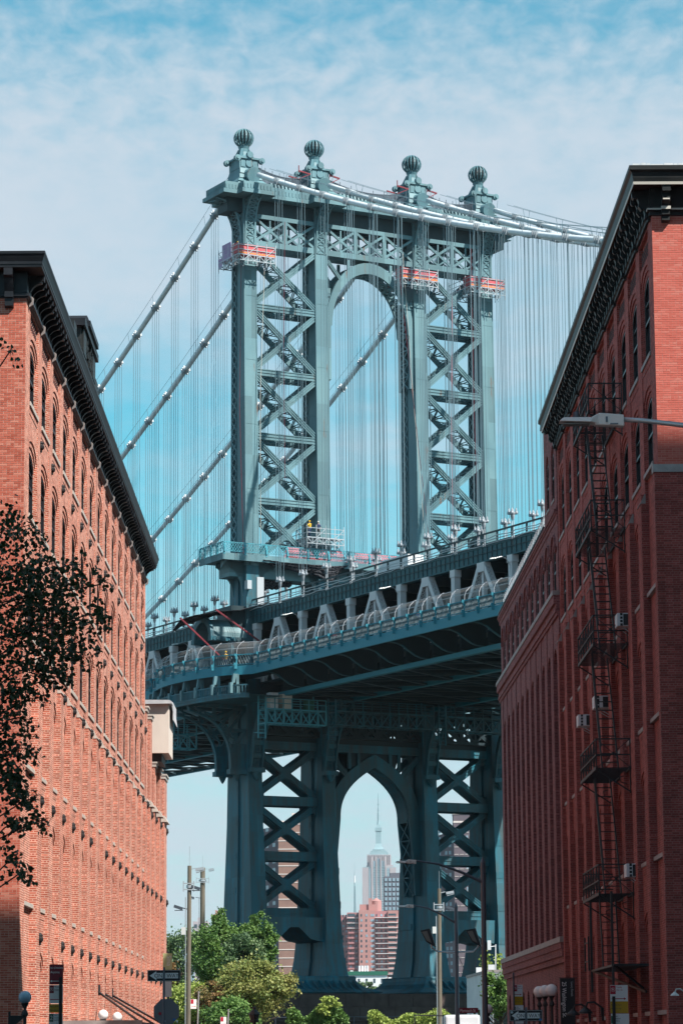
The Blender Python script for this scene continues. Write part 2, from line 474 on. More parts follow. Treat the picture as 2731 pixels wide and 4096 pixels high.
# ---------------------------------------------------------------- brick building helpers
def arch_pts(o0, o1, zs, rise, n=8):
    c = (o0 + o1) / 2; w = (o1 - o0) / 2
    return [(c - w * math.cos(math.pi * i / n), zs + rise * math.sin(math.pi * i / n)) for i in range(n + 1)]
def arch_plate(mb, sg, s0, s1, z0, z1, o0, o1, oz, zs, rise, nf, nb, n=8):
    P = lambda s, nn, z: (sg * nn, s, z)
    A = arch_pts(o0, o1, zs, rise, n)
    if o0 - s0 > 1e-3: mb.poly([P(s0, nf, z0), P(o0, nf, z0), P(o0, nf, z1), P(s0, nf, z1)])
    if s1 - o1 > 1e-3: mb.poly([P(o1, nf, z0), P(s1, nf, z0), P(s1, nf, z1), P(o1, nf, z1)])
    if oz - z0 > 1e-3: mb.poly([P(o0, nf, z0), P(o1, nf, z0), P(o1, nf, oz), P(o0, nf, oz)])
    for i in range(n):
        (a, b), (c, d) = A[i], A[i + 1]
        mb.poly([P(a, nf, b), P(c, nf, d), P(c, nf, z1), P(a, nf, z1)])
        mb.poly([P(a, nf, b), P(c, nf, d), P(c, nb, d), P(a, nb, b)])
    mb.poly([P(o0, nf, oz), P(o0, nf, zs), P(o0, nb, zs), P(o0, nb, oz)])
    mb.poly([P(o1, nf, oz), P(o1, nf, zs), P(o1, nb, zs), P(o1, nb, oz)])
    mb.poly([P(o0, nf, oz), P(o1, nf, oz), P(o1, nb, oz), P(o0, nb, oz)])
def sweep(mb, sg, prof, L, W, both=True):
    """mouldings carried round the corners of a block: local x = -W..0 (street face at 0), y = 0..L"""
    rings = []
    for n, z in prof:
        rings.append([(sg * -W, -n, z), (sg * n, -n, z), (sg * n, L + n, z), (sg * -W, L + n, z)])
    m = len(prof)
    for i in range(m):
        a, b = rings[i], rings[(i + 1) % m]
        for k in range(3):
            mb.poly([a[k], a[k + 1], b[k + 1], b[k]])
    mb.poly([r[0] for r in rings]); mb.poly([r[3] for r in rings][::-1])
def make_window(sg, w, h, rise, mat_f='window_frame'):
    """arched sash window, near bottom corner at the local origin, facing the street"""
    P = lambda s, nn, z: (sg * nn, s, z)
    zs = h - rise
    f = MB()
    t = 0.07
    for a, b in ((0, t), (w - t, w)):
        f.box(*sorted((sg * -0.04, sg * 0.03)), a, b, 0, zs + 0.02)
    f.box(*sorted((sg * -0.04, sg * 0.03)), t, w - t, 0, t)
    f.box(*sorted((sg * -0.035, sg * 0.035)), t, w - t, h * 0.48, h * 0.48 + 0.08)
    A = arch_pts(0, w, zs, rise, 8); B = arch_pts(t, w - t, zs - t, rise, 8)
    for i in range(8):
        f.poly([P(A[i][0], 0.03, A[i][1]), P(A[i + 1][0], 0.03, A[i + 1][1]), P(B[i + 1][0], 0.03, B[i + 1][1]), P(B[i][0], 0.03, B[i][1])])
        f.poly([P(B[i][0], 0.03, B[i][1]), P(B[i + 1][0], 0.03, B[i + 1][1]), P(B[i + 1][0], -0.03, B[i + 1][1]), P(B[i][0], -0.03, B[i][1])])
    mu = MB()
    mu.box(*sorted((sg * -0.02, sg * 0.015)), w / 2 - 0.02, w / 2 + 0.02, t, h - t)
    mu.box(*sorted((sg * -0.02, sg * 0.0145)), t, w - t, h * 0.72, h * 0.72 + 0.03)
    p = MB(); pts = [P(w, 0, 0)] + [P(a, 0, b) for a, b in reversed(A)] + [P(0, 0, 0)]
    p.poly([(x - sg * 0.025, y, z) for x, y, z in pts])
    return f.mesh('window_frame'), p.mesh('window_pane'), mu.mesh('glazing_bar')
def put_window(meshes, root, x, s, z):
    f, p, mu = meshes
    w = link('window', f, MAT['window_frame'], root, (x, s, z))
    link('pane', p, MAT['window_glass'], w)
    link('glazing_bar', mu, MAT['window_frame'], w)
    return w
def brick_wall_face(root, x0, x1, ydir, z0, z1, single, mass, mortar, n_parts_from, y=0.0):
    """real bricks laid on the end wall that faces the crossing (stretchers with a header course every sixth)"""
    bl, bh, mj = 0.203, 0.056, 0.0117
    ms = MB(); ms.box(x0, x1, y - 0.006, y + 0.05, z0, z1)
    mort = obj('mortar', ms, MAT[mortar], root)
    one = MB(); one.box(0, bl, -0.005, 0.0, 0, bh); one_m = one.mesh('brick')
    hd = MB(); hd.box(0, 0.0955, -0.005, 0.0, 0, bh); hd_m = hd.mesh('brick')
    rest = MB(); rr = random.Random(5); count = 0
    row = 0; z = z0 + 0.006
    while z + bh < z1:
        header = row % 6 == 5
        step = 0.1075 if header else 0.215
        x = x0 + (0.0 if row % 2 == 0 else -0.1075)
        while x < x1 - 0.02:
            a = max(x, x0); b = min(x + step - mj, x1)
            if b - a > 0.03:
                full = abs((b - a) - (step - mj)) < 1e-3
                pr = rr.uniform(-0.0015, 0.001)
                if full and z > n_parts_from[0] and z < n_parts_from[1] and a > n_parts_from[2] and b < n_parts_from[3] and count < 299:
                    o = link('brick', hd_m if header else one_m, MAT[single], root, (a, y - 0.006 + pr, z)); count += 1
                else:
                    rest.box(a, b, y - 0.011 + pr, y - 0.006, z, z + bh, rr.random())
            x += step
        z += 0.0677; row += 1
    obj('brick_courses', rest, MAT[mass], root, kind='stuff')

def street_facade(root, sg, L, W, brick, bays, pitch, s_first, pier_w, floors, z_cap, z_top, n_low, sill_h=0.12, stone='limestone', z_low_end=0.0, grille=True, anchors=(), low_sills=True, end_extra=0.0):
    """bays: number of openings; floors: (sill z, arch top z); piers project in front of the arched bays"""
    X = lambda a, b: tuple(sorted((sg * a, sg * b)))
    core = MB()
    core.box(*X(-W, -0.30), 0.0, L, 0, z_top - 0.02)
    wall = MB()
    ow = pitch - pier_w
    # corner pier and one pier after each bay
    spans = [(0.0, s_first)]
    for k in range(bays):
        a = s_first + ow + k * pitch
        spans.append((a, min(a + pier_w, L)))
    last = spans[-1][1]
    if last < L: spans[-1] = (spans[-1][0], L)
    for i, (a, b) in enumerate(spans):
        wall.box(*X(-0.301, 0.0), a + (0.001 if i else -0.001), b, z_cap, z_top)
        wall.box(*X(-0.302, n_low if i else 0.002), a + (0.0 if i else -0.002), b, 0, z_cap)
    for k in range(bays):
        s0 = s_first + k * pitch; s1 = s0 + ow
        for j, (zs, zt) in enumerate(floors):
            zb = zs - 0.12
            up = floors[j - 1][0] - 0.12 if j else (zt + 0.14 if grille else z_top)
            if k == 0 and zs < z_cap - 0.5:
                wall.poly([(sg * -0.1, s0, zb), (sg * -0.1, s1, zb), (sg * -0.1, s1, up), (sg * -0.1, s0, up)]); continue
            arch_plate(wall, sg, s0, s1, zb, up, s0 + 0.02, s1 - 0.02, zb + 0.01, zt - 0.42, 0.42, -0.025, -0.07)
            arch_plate(wall, sg, s0, s1, zb, up, s0 + 0.09, s1 - 0.09, zb + 0.01, zt - 0.58, 0.42, -0.060, -0.11)
            arch_plate(wall, sg, s0, s1, zb, up, s0 + 0.16, s1 - 0.16, zb + 0.01, zt - 0.74, 0.42, -0.098, -0.24)
            # sunk panel below the sill
            if j: wall.box(*X(-0.092, -0.01), s0 + 0.02, s1 - 0.02, up - 0.2, up)
        if grille:
            zt = floors[0][1]
            wall.poly([(sg * -0.12, s0, zt + 0.14), (sg * -0.12, s1, zt + 0.14), (sg * -0.12, s1, z_top), (sg * -0.12, s0, z_top)])
            wall.box(*X(-0.11, -0.012), s0 + 0.002, s1 - 0.002, z_top - 0.12, z_top - 0.001)
        zb = floors[-1][0] - 0.12
        wall.poly([(sg * -0.098, s0, 0), (sg * -0.098, s1, 0), (sg * -0.098, s1, zb), (sg * -0.098, s0, zb)])
    o = obj('wall', wall, MAT[brick], root, uv=True)
    c = obj('wall_core', core, MAT[brick], root, uv=True)
    sill = MB(); sill.box(*X(-0.26, 0.035), 0.0, ow, 0, sill_h); sill_m = sill.mesh('sill')
    sill2 = MB(); sill2.box(*X(-0.26, 0.025), 0.0, ow, 0, sill_h); sill2_m = sill2.mesh('sill')
    cap = MB()
    cap.hexa([(sg * -0.01, 0, 0), (sg * (n_low + 0.03), 0, 0), (sg * (n_low + 0.03), pier_w + 0.04, 0), (sg * -0.01, pier_w + 0.04, 0),
              (sg * -0.01, 0, 0.30), (sg * 0.02, 0, 0.30), (sg * 0.02, pier_w + 0.04, 0.30), (sg * -0.01, pier_w + 0.04, 0.30)])
    cap_m = cap.mesh('stone_cap')
    wins = {}
    for k in range(bays):
        s0 = s_first + k * pitch
        for j, (zs, zt) in enumerate(floors):
            h = round(zt - 0.32 - zs, 3)
            if h not in wins: wins[h] = make_window(sg, ow - 0.34, h, 0.42)
            if k == 0 and zs < z_cap - 0.5: pass
            else: put_window(wins[h], root, sg * -0.15, s0 + 0.17, zs)
            link('sill', sill_m if zs > z_cap else sill2_m, MAT[stone], root, (0, s0, zs - sill_h))
    for i, (a, b) in enumerate(spans):
        if i: link('stone_cap', cap_m, MAT[stone], root, (0, a - 0.02, z_cap - 0.28))
    if grille:
        gm = MB(); nz = 5; ns = 13
        gm.box(*X(-0.16, -0.10), 0.15, ow - 0.15, 0, 0.5)
        pn = MB()
        for i in range(ns):
            for j in range(nz):
                a = 0.18 + (ow - 0.36) * i / ns
                if (i + j) % 2 == 0:
                    pn.box(*X(-0.10, -0.090), a, a + 0.06, 0.05 + j * 0.095, 0.09 + j * 0.095)
        fr = MB()
        gmm, pnm = gm.mesh('grille_panel'), pn.mesh('grille_block', True)
        for k in range(bays):
            q = link('grille_panel', gmm, MAT['grille_shade'], root, (sg * 0.035, s_first + k * pitch, floors[0][1] + 0.17))
            link('grille_block', pnm, MAT[brick], q)['kind'] = 'stuff'
    if anchors:
        an = MB()
        an.lathe([(0.015, -0.17), (0.04, -0.13), (0.03, -0.10), (0.085, -0.05), (0.10, 0.02), (0.07, 0.09), (0.09, 0.12), (0.05, 0.17), (0.02, 0.2)], 0, 0, 7)
        an.box(-0.05, 0.05, -0.09, 0.09, -0.03, 0.05)
        an_m = an.mesh('anchor_plate')
        for i, (a, b) in enumerate(spans):
            if i == 0: continue
            for z in anchors:
                if z > z_cap: n = 0.0
                else: n = n_low
                if (i * 7 + int(z)) % 13 == 5: continue
                q = link('anchor_plate', an_m, MAT['anchor_iron'], root, (sg * (n + 0.03), a + (b - a) * 0.72, z))
    return spans
def bracket_mesh(kind, w, depth, z0, z1, sg):
    mb = MB()
    h = z1 - z0
    if kind == 'scallop':
        pts = [(0, z1), (depth, z1), (depth, z1 - 0.17), (depth * 0.86, z1 - 0.14), (depth * 0.84, z1 - 0.22)]
        for i in range(1, 9):
            t = math.pi / 2 * i / 8
            pts.append((depth * 0.84 - depth * 0.78 * math.sin(t), z1 - 0.22 - (h - 0.30) * (1 - math.cos(t))))
        pts += [(0.05, z0), (0, z0)]
    else:
        pts = [(0, z1), (depth, z1), (depth, z1 - 0.20), (depth * 0.9, z1 - 0.26), (depth * 0.72, z1 - 0.22), (depth * 0.62, z1 - 0.36), (depth * 0.66, z1 - 0.48),
               (depth * 0.5, z1 - 0.60), (depth * 0.36, z1 - 0.56), (depth * 0.30, z1 - 0.75), (depth * 0.34, z1 - 0.86), (depth * 0.15, z1 - h * 0.92), (depth * 0.16, z0), (0, z0)]
    mb.prism([(sg * a, z) for a, z in pts], -w / 2, w / 2)
    return mb.mesh('bracket')

# ---------------------------------------------------------------- left brick building
lb = thing('brick_building', 'tall sunlit orange-red brick warehouse on the left with black bracketed cornice', 'building', (-9.25, 86.1, 0), 0.00185)
LL = 55.3
LF = [(20.62, 22.72), (17.25, 19.6), (13.72, 16.1), (9.85, 12.6), (5.85, 8.65), (2.0, 4.55)]
sp = street_facade(lb, 1, LL, 14, 'brick_left', 15, 3.63, 1.28, 1.13, LF, 13.3, 23.5, 0.12,
                   anchors=(19.88, 16.37, 12.88, 8.95, 4.85))
brick_wall_face(lb, -1.8, -0.002, -1, 0.0, 23.42, 'brick_single_left', 'brick_single_left_mass', 'mortar_left', (18.6, 23.5, -1.0, 0.0))
f = MB(); f.box(-14, -1.801, -0.004, 0.3, 0, 23.45); obj('end_wall', f, MAT['brick_left'], lb, uv=True)
c = MB()
sweep(c, 1, [(-0.29, 23.46), (0.0, 23.46), (0.06, 23.46), (0.06, 23.50), (0.11, 23.50), (0.11, 23.58), (0.03, 23.62), (0.03, 24.28), (-0.29, 24.28)], LL, 14)
obj('frieze', c, MAT['cornice_paint'], lb)
c = MB()
sweep(c, 1, [(-0.28, 24.281), (0.50, 24.281), (0.50, 24.36), (0.52, 24.36), (0.52, 24.44), (0.57, 24.60), (0.60, 24.66), (0.60, 24.74), (-0.28, 24.85)], LL, 14)
obj('cornice', c, MAT['cornice_paint'], lb)
c = MB()
sweep(c, 1, [(-0.1, 24.262), (0.485, 24.262), (0.485, 24.28), (-0.1, 24.28)], LL, 14)
obj('soffit', c, MAT['soffit_brown'], lb)
bm1 = bracket_mesh('scallop', 0.10, 0.46, 23.60, 24.26, 1)
bm2 = bracket_mesh('scallop', 0.20, 0.48, 23.52, 24.26, 1)
pend = MB(); pend.prism([(0.03, 23.32), (0.14, 23.40), (0.16, 23.60), (0.08, 23.66), (0.03, 23.66)], -0.06, 0.06); pend_m = pend.mesh('pendant')
s = 0.35
for k in range(16):
    for j in range(5):
        s = 0.62 + (k - 0) * 3.63 + (j - 0) * 0.726
        if s > LL - 0.05: continue
        link('bracket', bm2 if j == 0 else bm1, MAT['cornice_paint'], lb, (0, s, 0))
        if j == 0: link('pendant', pend_m, MAT['dark_stone'], lb, (0, s, 0))
# console on the end wall
c = MB(); c.prism([(0.0, 24.26), (-0.5, 24.26), (-0.5, 24.05), (-0.34, 24.0), (-0.30, 23.85), (-0.2, 23.62), (-0.2, 23.45), (-0.14, 23.42), (-0.14, 23.2), (-0.03, 23.15), (0, 23.15)], -0.62, -0.36, 'x')
obj('console', c, MAT['cornice_paint'], lb)
c = MB(); c.box(-1.6, -0.9, -0.045, -0.03, 23.72, 24.1); obj('frieze_panel', c, MAT['cornice_green'], lb)
# pediment on the roof line
pd = MB()
pd.box(-0.55, 0.40, 11.5, 22.5, 24.9, 25.25)
for a, b in ((12.0, 13.0), (21.0, 22.0)): pd.box(-0.5, 0.35, a, b, 25.25, 25.75)
pd.box(-0.5, 0.36, 14.6, 20.0, 25.25, 26.15)
for a, b in ((14.8, 15.9), (18.7, 19.8)): pd.box(-0.5, 0.44, a, b, 25.26, 26.15)
pdo = obj('roof_pediment', pd, MAT['cornice_green'], lb)
c = MB(); c.box(-0.62, 0.52, 14.4, 20.2, 26.15, 26.4); c.box(-0.68, 0.60, 15.6, 19.2, 26.4, 26.6)
c.hexa([(-0.7, 15.9, 26.6), (0.56, 15.9, 26.6), (0.56, 19.0, 26.6), (-0.7, 19.0, 26.6), (-0.6, 16.3, 26.95), (0.42, 16.3, 26.95), (0.42, 18.6, 26.95), (-0.6, 18.6, 26.95)])
obj('coping', c, MAT['cornice_paint'], pdo)
c = MB(); rr = random.Random(3)
for i in range(40):
    y = rr.uniform(15.9, 18.6); z = rr.uniform(25.3, 26.0); w = rr.uniform(0.05, 0.16)
    c.box(0.34, 0.40 + rr.uniform(0, 0.06), y, y + w, z, z + w * rr.uniform(0.8, 2.2))
obj('carved_ornament', c, MAT['cornice_green'], pdo)
# curved iron railing on the roof corner
c = MB()
for j, zz in enumerate((24.95, 25.1, 25.25)):
    c.tube([(-2.6, 0.3, zz + 0.15), (-1.6, 0.3, zz + 0.12), (-1.0, 0.3, zz - 0.05 * j), (-0.72, 0.3, 24.86)], 0.012, 5)
for i in range(9): c.bar((-2.5 + i * 0.2, 0.3, 24.85), (-2.5 + i * 0.2 + 0.04, 0.3, 25.42 - max(0, i - 5) * 0.12), 0.014, 0.014)
obj('roof_railing', c, MAT['iron_dark'], lb)
# low wing behind with the stepped coping
lw = thing('brick_wing', 'lower brick wing with stone-capped piers behind the left warehouse', 'building', (-9.36, 141.45, 0), 0.00185)
w = MB(); ow = 2.45
w.box(-13.9, -0.28, 0.0, 14.2, 0, 15.2)
pw_ = [(0.0, 1.0, 0.06, 17.35), (2.2, 3.3, 0.14, 17.2), (5.3, 6.4, 0.16, 15.2), (8.6, 9.7, 0.2, 15.2), (12.0, 14.2, 0.24, 15.2)]
for a, b, n, zt in pw_:
    w.box(-0.281, n, a + 0.002, b, 0, zt)
for k in range(4):
    s0, s1 = pw_[k][1], pw_[k + 1][0]
    w.box(-0.279, -0.13, s0, s1, 0, min(pw_[k][3], pw_[k + 1][3]))
obj('wall', w, MAT['brick_left'], lw, uv=True)
for a, b, n, zt in pw_:
    c = MB(); c.box(-0.3, n + 0.06, a - 0.03, b + 0.04, zt, zt + 0.16); c.box(-0.3, n + 0.12, a - 0.06, b + 0.07, zt + 0.16, zt + 0.24)
    obj('stone_cap', c, MAT['limestone'], lw)
    c = MB(); c.hexa([(0, a - 0.03, 13.0), (n + 0.16, a - 0.03, 13.0), (n + 0.16, b + 0.04, 13.0), (0, b + 0.04, 13.0), (0, a - 0.03, 13.3), (n + 0.01, a - 0.03, 13.3), (n + 0.01, b + 0.04, 13.3), (0, b + 0.04, 13.3)])
    obj('stone_cap', c, MAT['limestone'], lw)
an_m = bpy.data.meshes['anchor_plate']
for a, b, n, zt in pw_[1:]:
    for z in (12.6, 8.95, 4.85):
        link('anchor_plate', an_m, MAT['anchor_iron'], lw, (n + 0.03, b - 0.4, z))
# cream overhanging box
cb = thing('hoist_housing', 'cream stucco box with small shingled roof overhanging the street beyond the warehouse', 'roof box', (-8.53, 146.5, 0), 0.00185)
c = MB(); c.box(-2.4, 0, 0, 3.6, 15.85, 18.05)
c.hexa([(-2.4, 0, 18.05), (0, 0, 18.05), (0, 3.6, 18.05), (-2.4, 3.6, 18.05), (-2.4, 0.0, 18.25), (0, 0.0, 18.25), (0, 3.6, 18.25), (-2.4, 3.6, 18.25)])
obj('box_wall', c, MAT['stucco_cream'], cb)
c = MB(); c.prism([(-2.7, 18.22), (0.16, 18.25), (0.16, 18.35), (0.05, 18.42), (-2.7, 18.46)], -0.26, 3.9)
c.prism([(0.161, 17.55), (0.22, 17.5), (0.10, 18.40), (0.161, 18.42)], 0.7, 3.9)
obj('box_roof', c, MAT['shingle_grey'], cb)
c = MB(); c.box(-2.4, -0.35, 0.3, 3.4, 15.45, 15.848); obj('box_beam', c, MAT['iron_dark'], cb)

# ---------------------------------------------------------------- right brick building
rb = thing('brick_building', 'tall shaded red brick warehouse on the right with fire escape and green-black cornice', 'building', (9.24, 86.0, 0), 0.0102)
LR = 35.3
RF = [(21.95, 24.82), (18.62, 21.1), (15.0, 17.6), (11.2, 13.9), (7.1, 9.9), (2.6, 5.6)]
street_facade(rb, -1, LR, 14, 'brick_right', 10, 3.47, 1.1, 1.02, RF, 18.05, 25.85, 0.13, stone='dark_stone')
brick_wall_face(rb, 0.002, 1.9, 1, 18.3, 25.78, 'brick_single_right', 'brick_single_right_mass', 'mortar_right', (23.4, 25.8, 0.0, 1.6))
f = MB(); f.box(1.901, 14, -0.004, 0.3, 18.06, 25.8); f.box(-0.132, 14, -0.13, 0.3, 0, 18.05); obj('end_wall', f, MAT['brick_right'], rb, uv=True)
c = MB(); c.prism([(-0.16, 18.04), (0.32, 18.04), (0.32, 18.26), (-0.01, 18.30), (-0.02, 18.29)], -0.16, 14, 'x'); obj('stone_band', c, MAT['dark_stone'], rb)
c = MB()
sweep(c, -1, [(-0.29, 25.80), (0.0, 25.80), (0.07, 25.80), (0.07, 25.90), (0.13, 25.93), (0.13, 26.02), (0.04, 26.06), (0.04, 26.66), (-0.29, 26.66)], LR, 14)
obj('frieze', c, MAT['cornice_green'], rb)
c = MB()
sweep(c, -1, [(-0.28, 26.662), (0.56, 26.662), (0.60, 26.80), (0.62, 26.95), (0.70, 27.02), (0.70, 27.15), (-0.28, 27.25)], LR, 14)
obj('cornice', c, MAT['cornice_green'], rb)
c = MB(); sweep(c, -1, [(0.5605, 26.60), (0.575, 26.60), (0.585, 26.68), (0.5605, 26.68)], LR, 14); obj('cornice_lip', c, MAT['cream_trim'], rb)
c = MB(); sweep(c, -1, [(-0.1, 26.64), (0.55, 26.64), (0.55, 26.66), (-0.1, 26.66)], LR, 14); obj('soffit', c, MAT['soffit_brown'], rb)
c = MB(); sweep(c, -1, [(0.1305, 25.95), (0.14, 25.95), (0.14, 26.0), (0.1305, 26.0)], 0.0, 14)
obj('frieze_lip', c, MAT['cream_trim'], rb)
c = MB(); rr = random.Random(9)
x = -0.6
while x < 3:
    w = rr.uniform(0.1, 0.4); c.box(x, x + w, -0.66, -0.5, 27.151, 27.19 + rr.uniform(0, 0.05)); x += w + 0.02
obj('roof_flashing', c, MAT['cable_white'], rb)
bm3 = bracket_mesh('scroll', 0.13, 0.50, 25.95, 26.64, -1)
bm4 = bracket_mesh('scroll', 0.24, 0.54, 25.72, 26.64, -1)
for k in range(11):
    for j in range(5):
        s = 0.35 + k * 3.47 + j * 0.694
        if s > LR - 0.1: continue
        link('bracket', bm4 if j == 0 else bm3, MAT['cornice_green'], rb, (0, s, 0))
c = MB(); c.prism([(0.0, 26.64), (-0.54, 26.64), (-0.54, 26.42), (-0.40, 26.40), (-0.42, 26.15), (-0.30, 26.08), (-0.24, 25.95), (-0.24, 25.78), (-0.18, 25.74), (-0.18, 25.62), (-0.05, 25.58), (0, 25.58)], 0.28, 0.52, 'x')
q = obj('console', c, MAT['cornice_green'], rb)
c = MB(); c.box(0.26, 0.54, -0.30, -0.25, 25.93, 26.02); c.box(0.3, 0.5, -0.45, -0.41, 26.18, 26.22); obj('console_trim', c, MAT['cream_trim'], q)
c = MB(); c.prism([(0.0, 26.64), (-0.40, 26.64), (-0.36, 26.4), (-0.2, 26.3), (-0.12, 26.15), (0, 26.1)], 1.05, 1.25, 'x'); obj('console', c, MAT['cornice_green'], rb)
c = MB(); c.box(0.62, 1.0, -0.052, -0.042, 26.1, 26.35); obj('frieze_panel', c, MAT['cornice_paint'], rb)
# stair bulkhead on the roof
rh = thing('roof_bulkhead', 'tan stone stair hut with slate side on the right warehouse roof', 'roof hut', (9.35, 113.2, 27.2), 0.0102)
c = MB(); c.hexa([(0, 0, 0), (3, 0, 0), (3, 5, 0), (0, 5, 0), (-0.0, 0, 2.35), (3, 0, 2.35), (3, 5, 2.35), (0, 5, 2.35)]); obj('hut_wall', c, MAT['stucco_cream'], rh)
c = MB(); c.box(-0.42, -0.02, -0.1, 5.1, -0.2, 1.7); c.hexa([(-0.42, -0.1, 1.7), (-0.02, -0.1, 1.7), (-0.02, 5.1, 1.7), (-0.42, 5.1, 1.7), (-0.05, -0.1, 2.4), (-0.02, -0.1, 2.4), (-0.02, 5.1, 2.4), (-0.05, 5.1, 2.4)]); obj('slate_side', c, MAT['cornice_paint'], rh)
c = MB(); c.box(-0.1, 3.1, -0.12, 5.1, 2.351, 2.45); obj('hut_coping', c, MAT['sign_green'], rh)

# ---------------------------------------------------------------- right annex with the arcades
ra = thing('brick_annex', 'dark brick annex with arcades of round-arched windows beyond the right warehouse', 'building', (8.84, 121.3, 0), 0.0234)
LA = 31.8
sg = -1
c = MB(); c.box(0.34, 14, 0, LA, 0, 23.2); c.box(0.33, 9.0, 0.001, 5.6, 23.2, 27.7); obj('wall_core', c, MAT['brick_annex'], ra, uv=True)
w = MB()
AP = 2.75; AS = 1.0; AW = 1.55
XA = lambda a, b: tuple(sorted((-a, -b)))
for k in range(11):
    s0 = AS + k * AP; s1 = s0 + AW
    e = min(s1 + AP - AW, LA)
    # upper arched windows
    arch_plate(w, sg, s0, s1, 19.9, 22.9, s0 + 0.02, s1 - 0.02, 19.93, 21.5, 0.62, -0.01, -0.06)
    arch_plate(w, sg, s0, s1, 19.9, 22.9, s0 + 0.12, s1 - 0.12, 19.93, 21.4, 0.55, -0.045, -0.25)
    w.box(*XA(-0.32, 0.0), s1, e, 19.9, 22.9)
    # label mould that steps over each arch
    P = arch_pts(s0 - 0.22, s1 + 0.22, 21.6, 0.85, 8)
    pts = [(s0 - 0.6, 21.75)] + P + [(s1 + 0.6, 21.75)]
    for i in range(len(pts) - 1):
        (a, b), (c_, d) = pts[i], pts[i + 1]
        w.hexa([(-0.0, a, b), (-0.07, a, b), (-0.07, c_, d), (-0.0, c_, d), (0, a, b + 0.09), (-0.07, a, b + 0.09), (-0.07, c_, d + 0.09), (0, c_, d + 0.09)])
    # tall blind arches
    arch_plate(w, sg, s0, s1, 5.95, 18.9, s0 + 0.02, s1 - 0.02, 5.97, 17.0, 0.75, 0.02, -0.22, 10)
    w.poly([(0.2, s0, 5.9), (0.2, s1, 5.9), (0.2, s1, 18.9), (0.2, s0, 18.9)])
    w.box(*XA(-0.32, 0.05), s1, e, 5.95, 18.9)
    # street-level windows
    arch_plate(w, sg, s0, s1, 0.0, 4.9, s0 + 0.15, s1 - 0.15, 0.5, 3.5, 0.62, 0.0, -0.28, 8)
    w.box(*XA(-0.32, 0.001), s1, e, 0, 4.9)
w.box(*XA(-0.32, 0.02), 0, AS, 5.95, 18.9); w.box(*XA(-0.32, 0.0), 0, AS, 19.9, 22.9); w.box(*XA(-0.32, 0.0), 0, AS, 0, 4.9)
w.box(*XA(-0.32, 0.03), 0, LA, 22.9, 23.5)
for n, z0, z1 in ((0.10, 4.9, 5.15), (0.16, 5.15, 5.45), (0.20, 5.45, 5.70)): w.box(*XA(-0.32, n), 0, LA, z0, z1)
for n, z0, z1 in ((0.10, 18.9, 19.05), (0.16, 19.05, 19.2), (0.12, 19.2, 19.4), (0.22, 19.4, 19.75)): w.box(*XA(-0.32, n), 0, LA, z0, z1)
for n, z0, z1 in ((0.08, 23.1, 23.2), (0.13, 23.2, 23.32)): w.box(*XA(-0.01, n), 0.001, LA, z0, z1)
# tall part next to the warehouse
for z0, z1, zt in ((23.5, 27.75, 26.3),):
    for k in range(2):
        s0 = 1.0 + k * 2.4
        arch_plate(w, sg, s0, s0 + 1.3, z0, z1, s0 + 0.05, s0 + 1.25, 23.9, zt - 0.5, 0.5, -0.005, -0.2)
    w.box(*XA(-0.32, -0.001), 0, 1.0, z0, z1); w.box(*XA(-0.32, -0.001), 2.3, 3.4, z0, z1); w.box(*XA(-0.32, -0.001), 4.7, 5.6, z0, z1)
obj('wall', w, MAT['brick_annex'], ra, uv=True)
c = MB(); c.box(*XA(-0.3, 0.26), -0.02, LA + 0.05, 19.75, 19.93); obj('stone_ledge', c, MAT['dark_stone'], ra)
c = MB(); c.box(*XA(-0.3, 0.24), -0.02, LA + 0.05, 5.70, 5.92); obj('stone_ledge', c, MAT['dark_stone'], ra)
c = MB(); c.box(*XA(-0.34, 0.12), -0.02, 5.75, 27.75, 27.9); obj('coping', c, MAT['cornice_paint'], ra)
c = MB(); c.box(*XA(-0.34, 0.08), 5.76, LA + 0.05, 23.5, 23.58); obj('coping', c, MAT['cornice_paint'], ra)
w1 = make_window(-1, AW - 0.3, 2.0, 0.5); w2 = make_window(-1, AW - 0.36, 3.6, 0.5)
sl = MB(); sl.box(*XA(-0.2, 0.03), 0, AW - 0.2, 0, 0.1); sl_m = sl.mesh('sill')
for k in range(11):
    s0 = AS + k * AP
    put_window(w1, ra, 0.095, s0 + 0.15, 19.95)
    put_window(w2, ra, 0.10, s0 + 0.18, 0.52)
for k in range(2):
    put_window(w1, ra, 0.09, 1.05 + k * 2.4, 23.95)
    link('sill', sl_m, MAT['dark_stone'], ra, (0, 1.0 + k * 2.4, 23.85))
# wire fence on the annex roof edge
c = MB()
for i in range(40):
    s = 6.4 + i * 0.65
    c.bar((0.25, s, 23.5), (0.25, s, 24.55), 0.03, 0.03)
    if i % 2: c.bar((0.25, s, 23.6), (0.25, s + 0.65, 24.4), 0.015, 0.015)
    else: c.bar((0.25, s, 24.4), (0.25, s + 0.65, 23.6), 0.015, 0.015)
for z in (23.75, 24.15, 24.5): c.bar((0.25, 6.4, z), (0.25, 31.8, z), 0.025, 0.025)
rf = obj('roof_fence', c, MAT['scaffold'], ra)

# ---------------------------------------------------------------- block on the near right corner (its shade falls on the crossing)
nb = thing('unseen_corner_building', 'tall brick corner building across the side street, outside the picture on the right', 'building', (9.6, 66.5, 0))
c = MB(); c.box(0, 18.4, -44, 0, 0, 43.6); c.box(21.5, 52, -44, 0, 0, 57.0); c.box(18.4, 21.5, -40, -4, 0, 30)
obj('wall', c, MAT['brick_right'], nb, uv=True)
win = MB(); win.box(-0.04, 0.04, 0, 1.3, 0, 2.1); wm = win.mesh('window')
for i in range(12):
    for j in range(9):
        link('window', wm, MAT['window_glass'], nb, (-0.02, -43 + i * 3.5, 3 + j * 3.8))

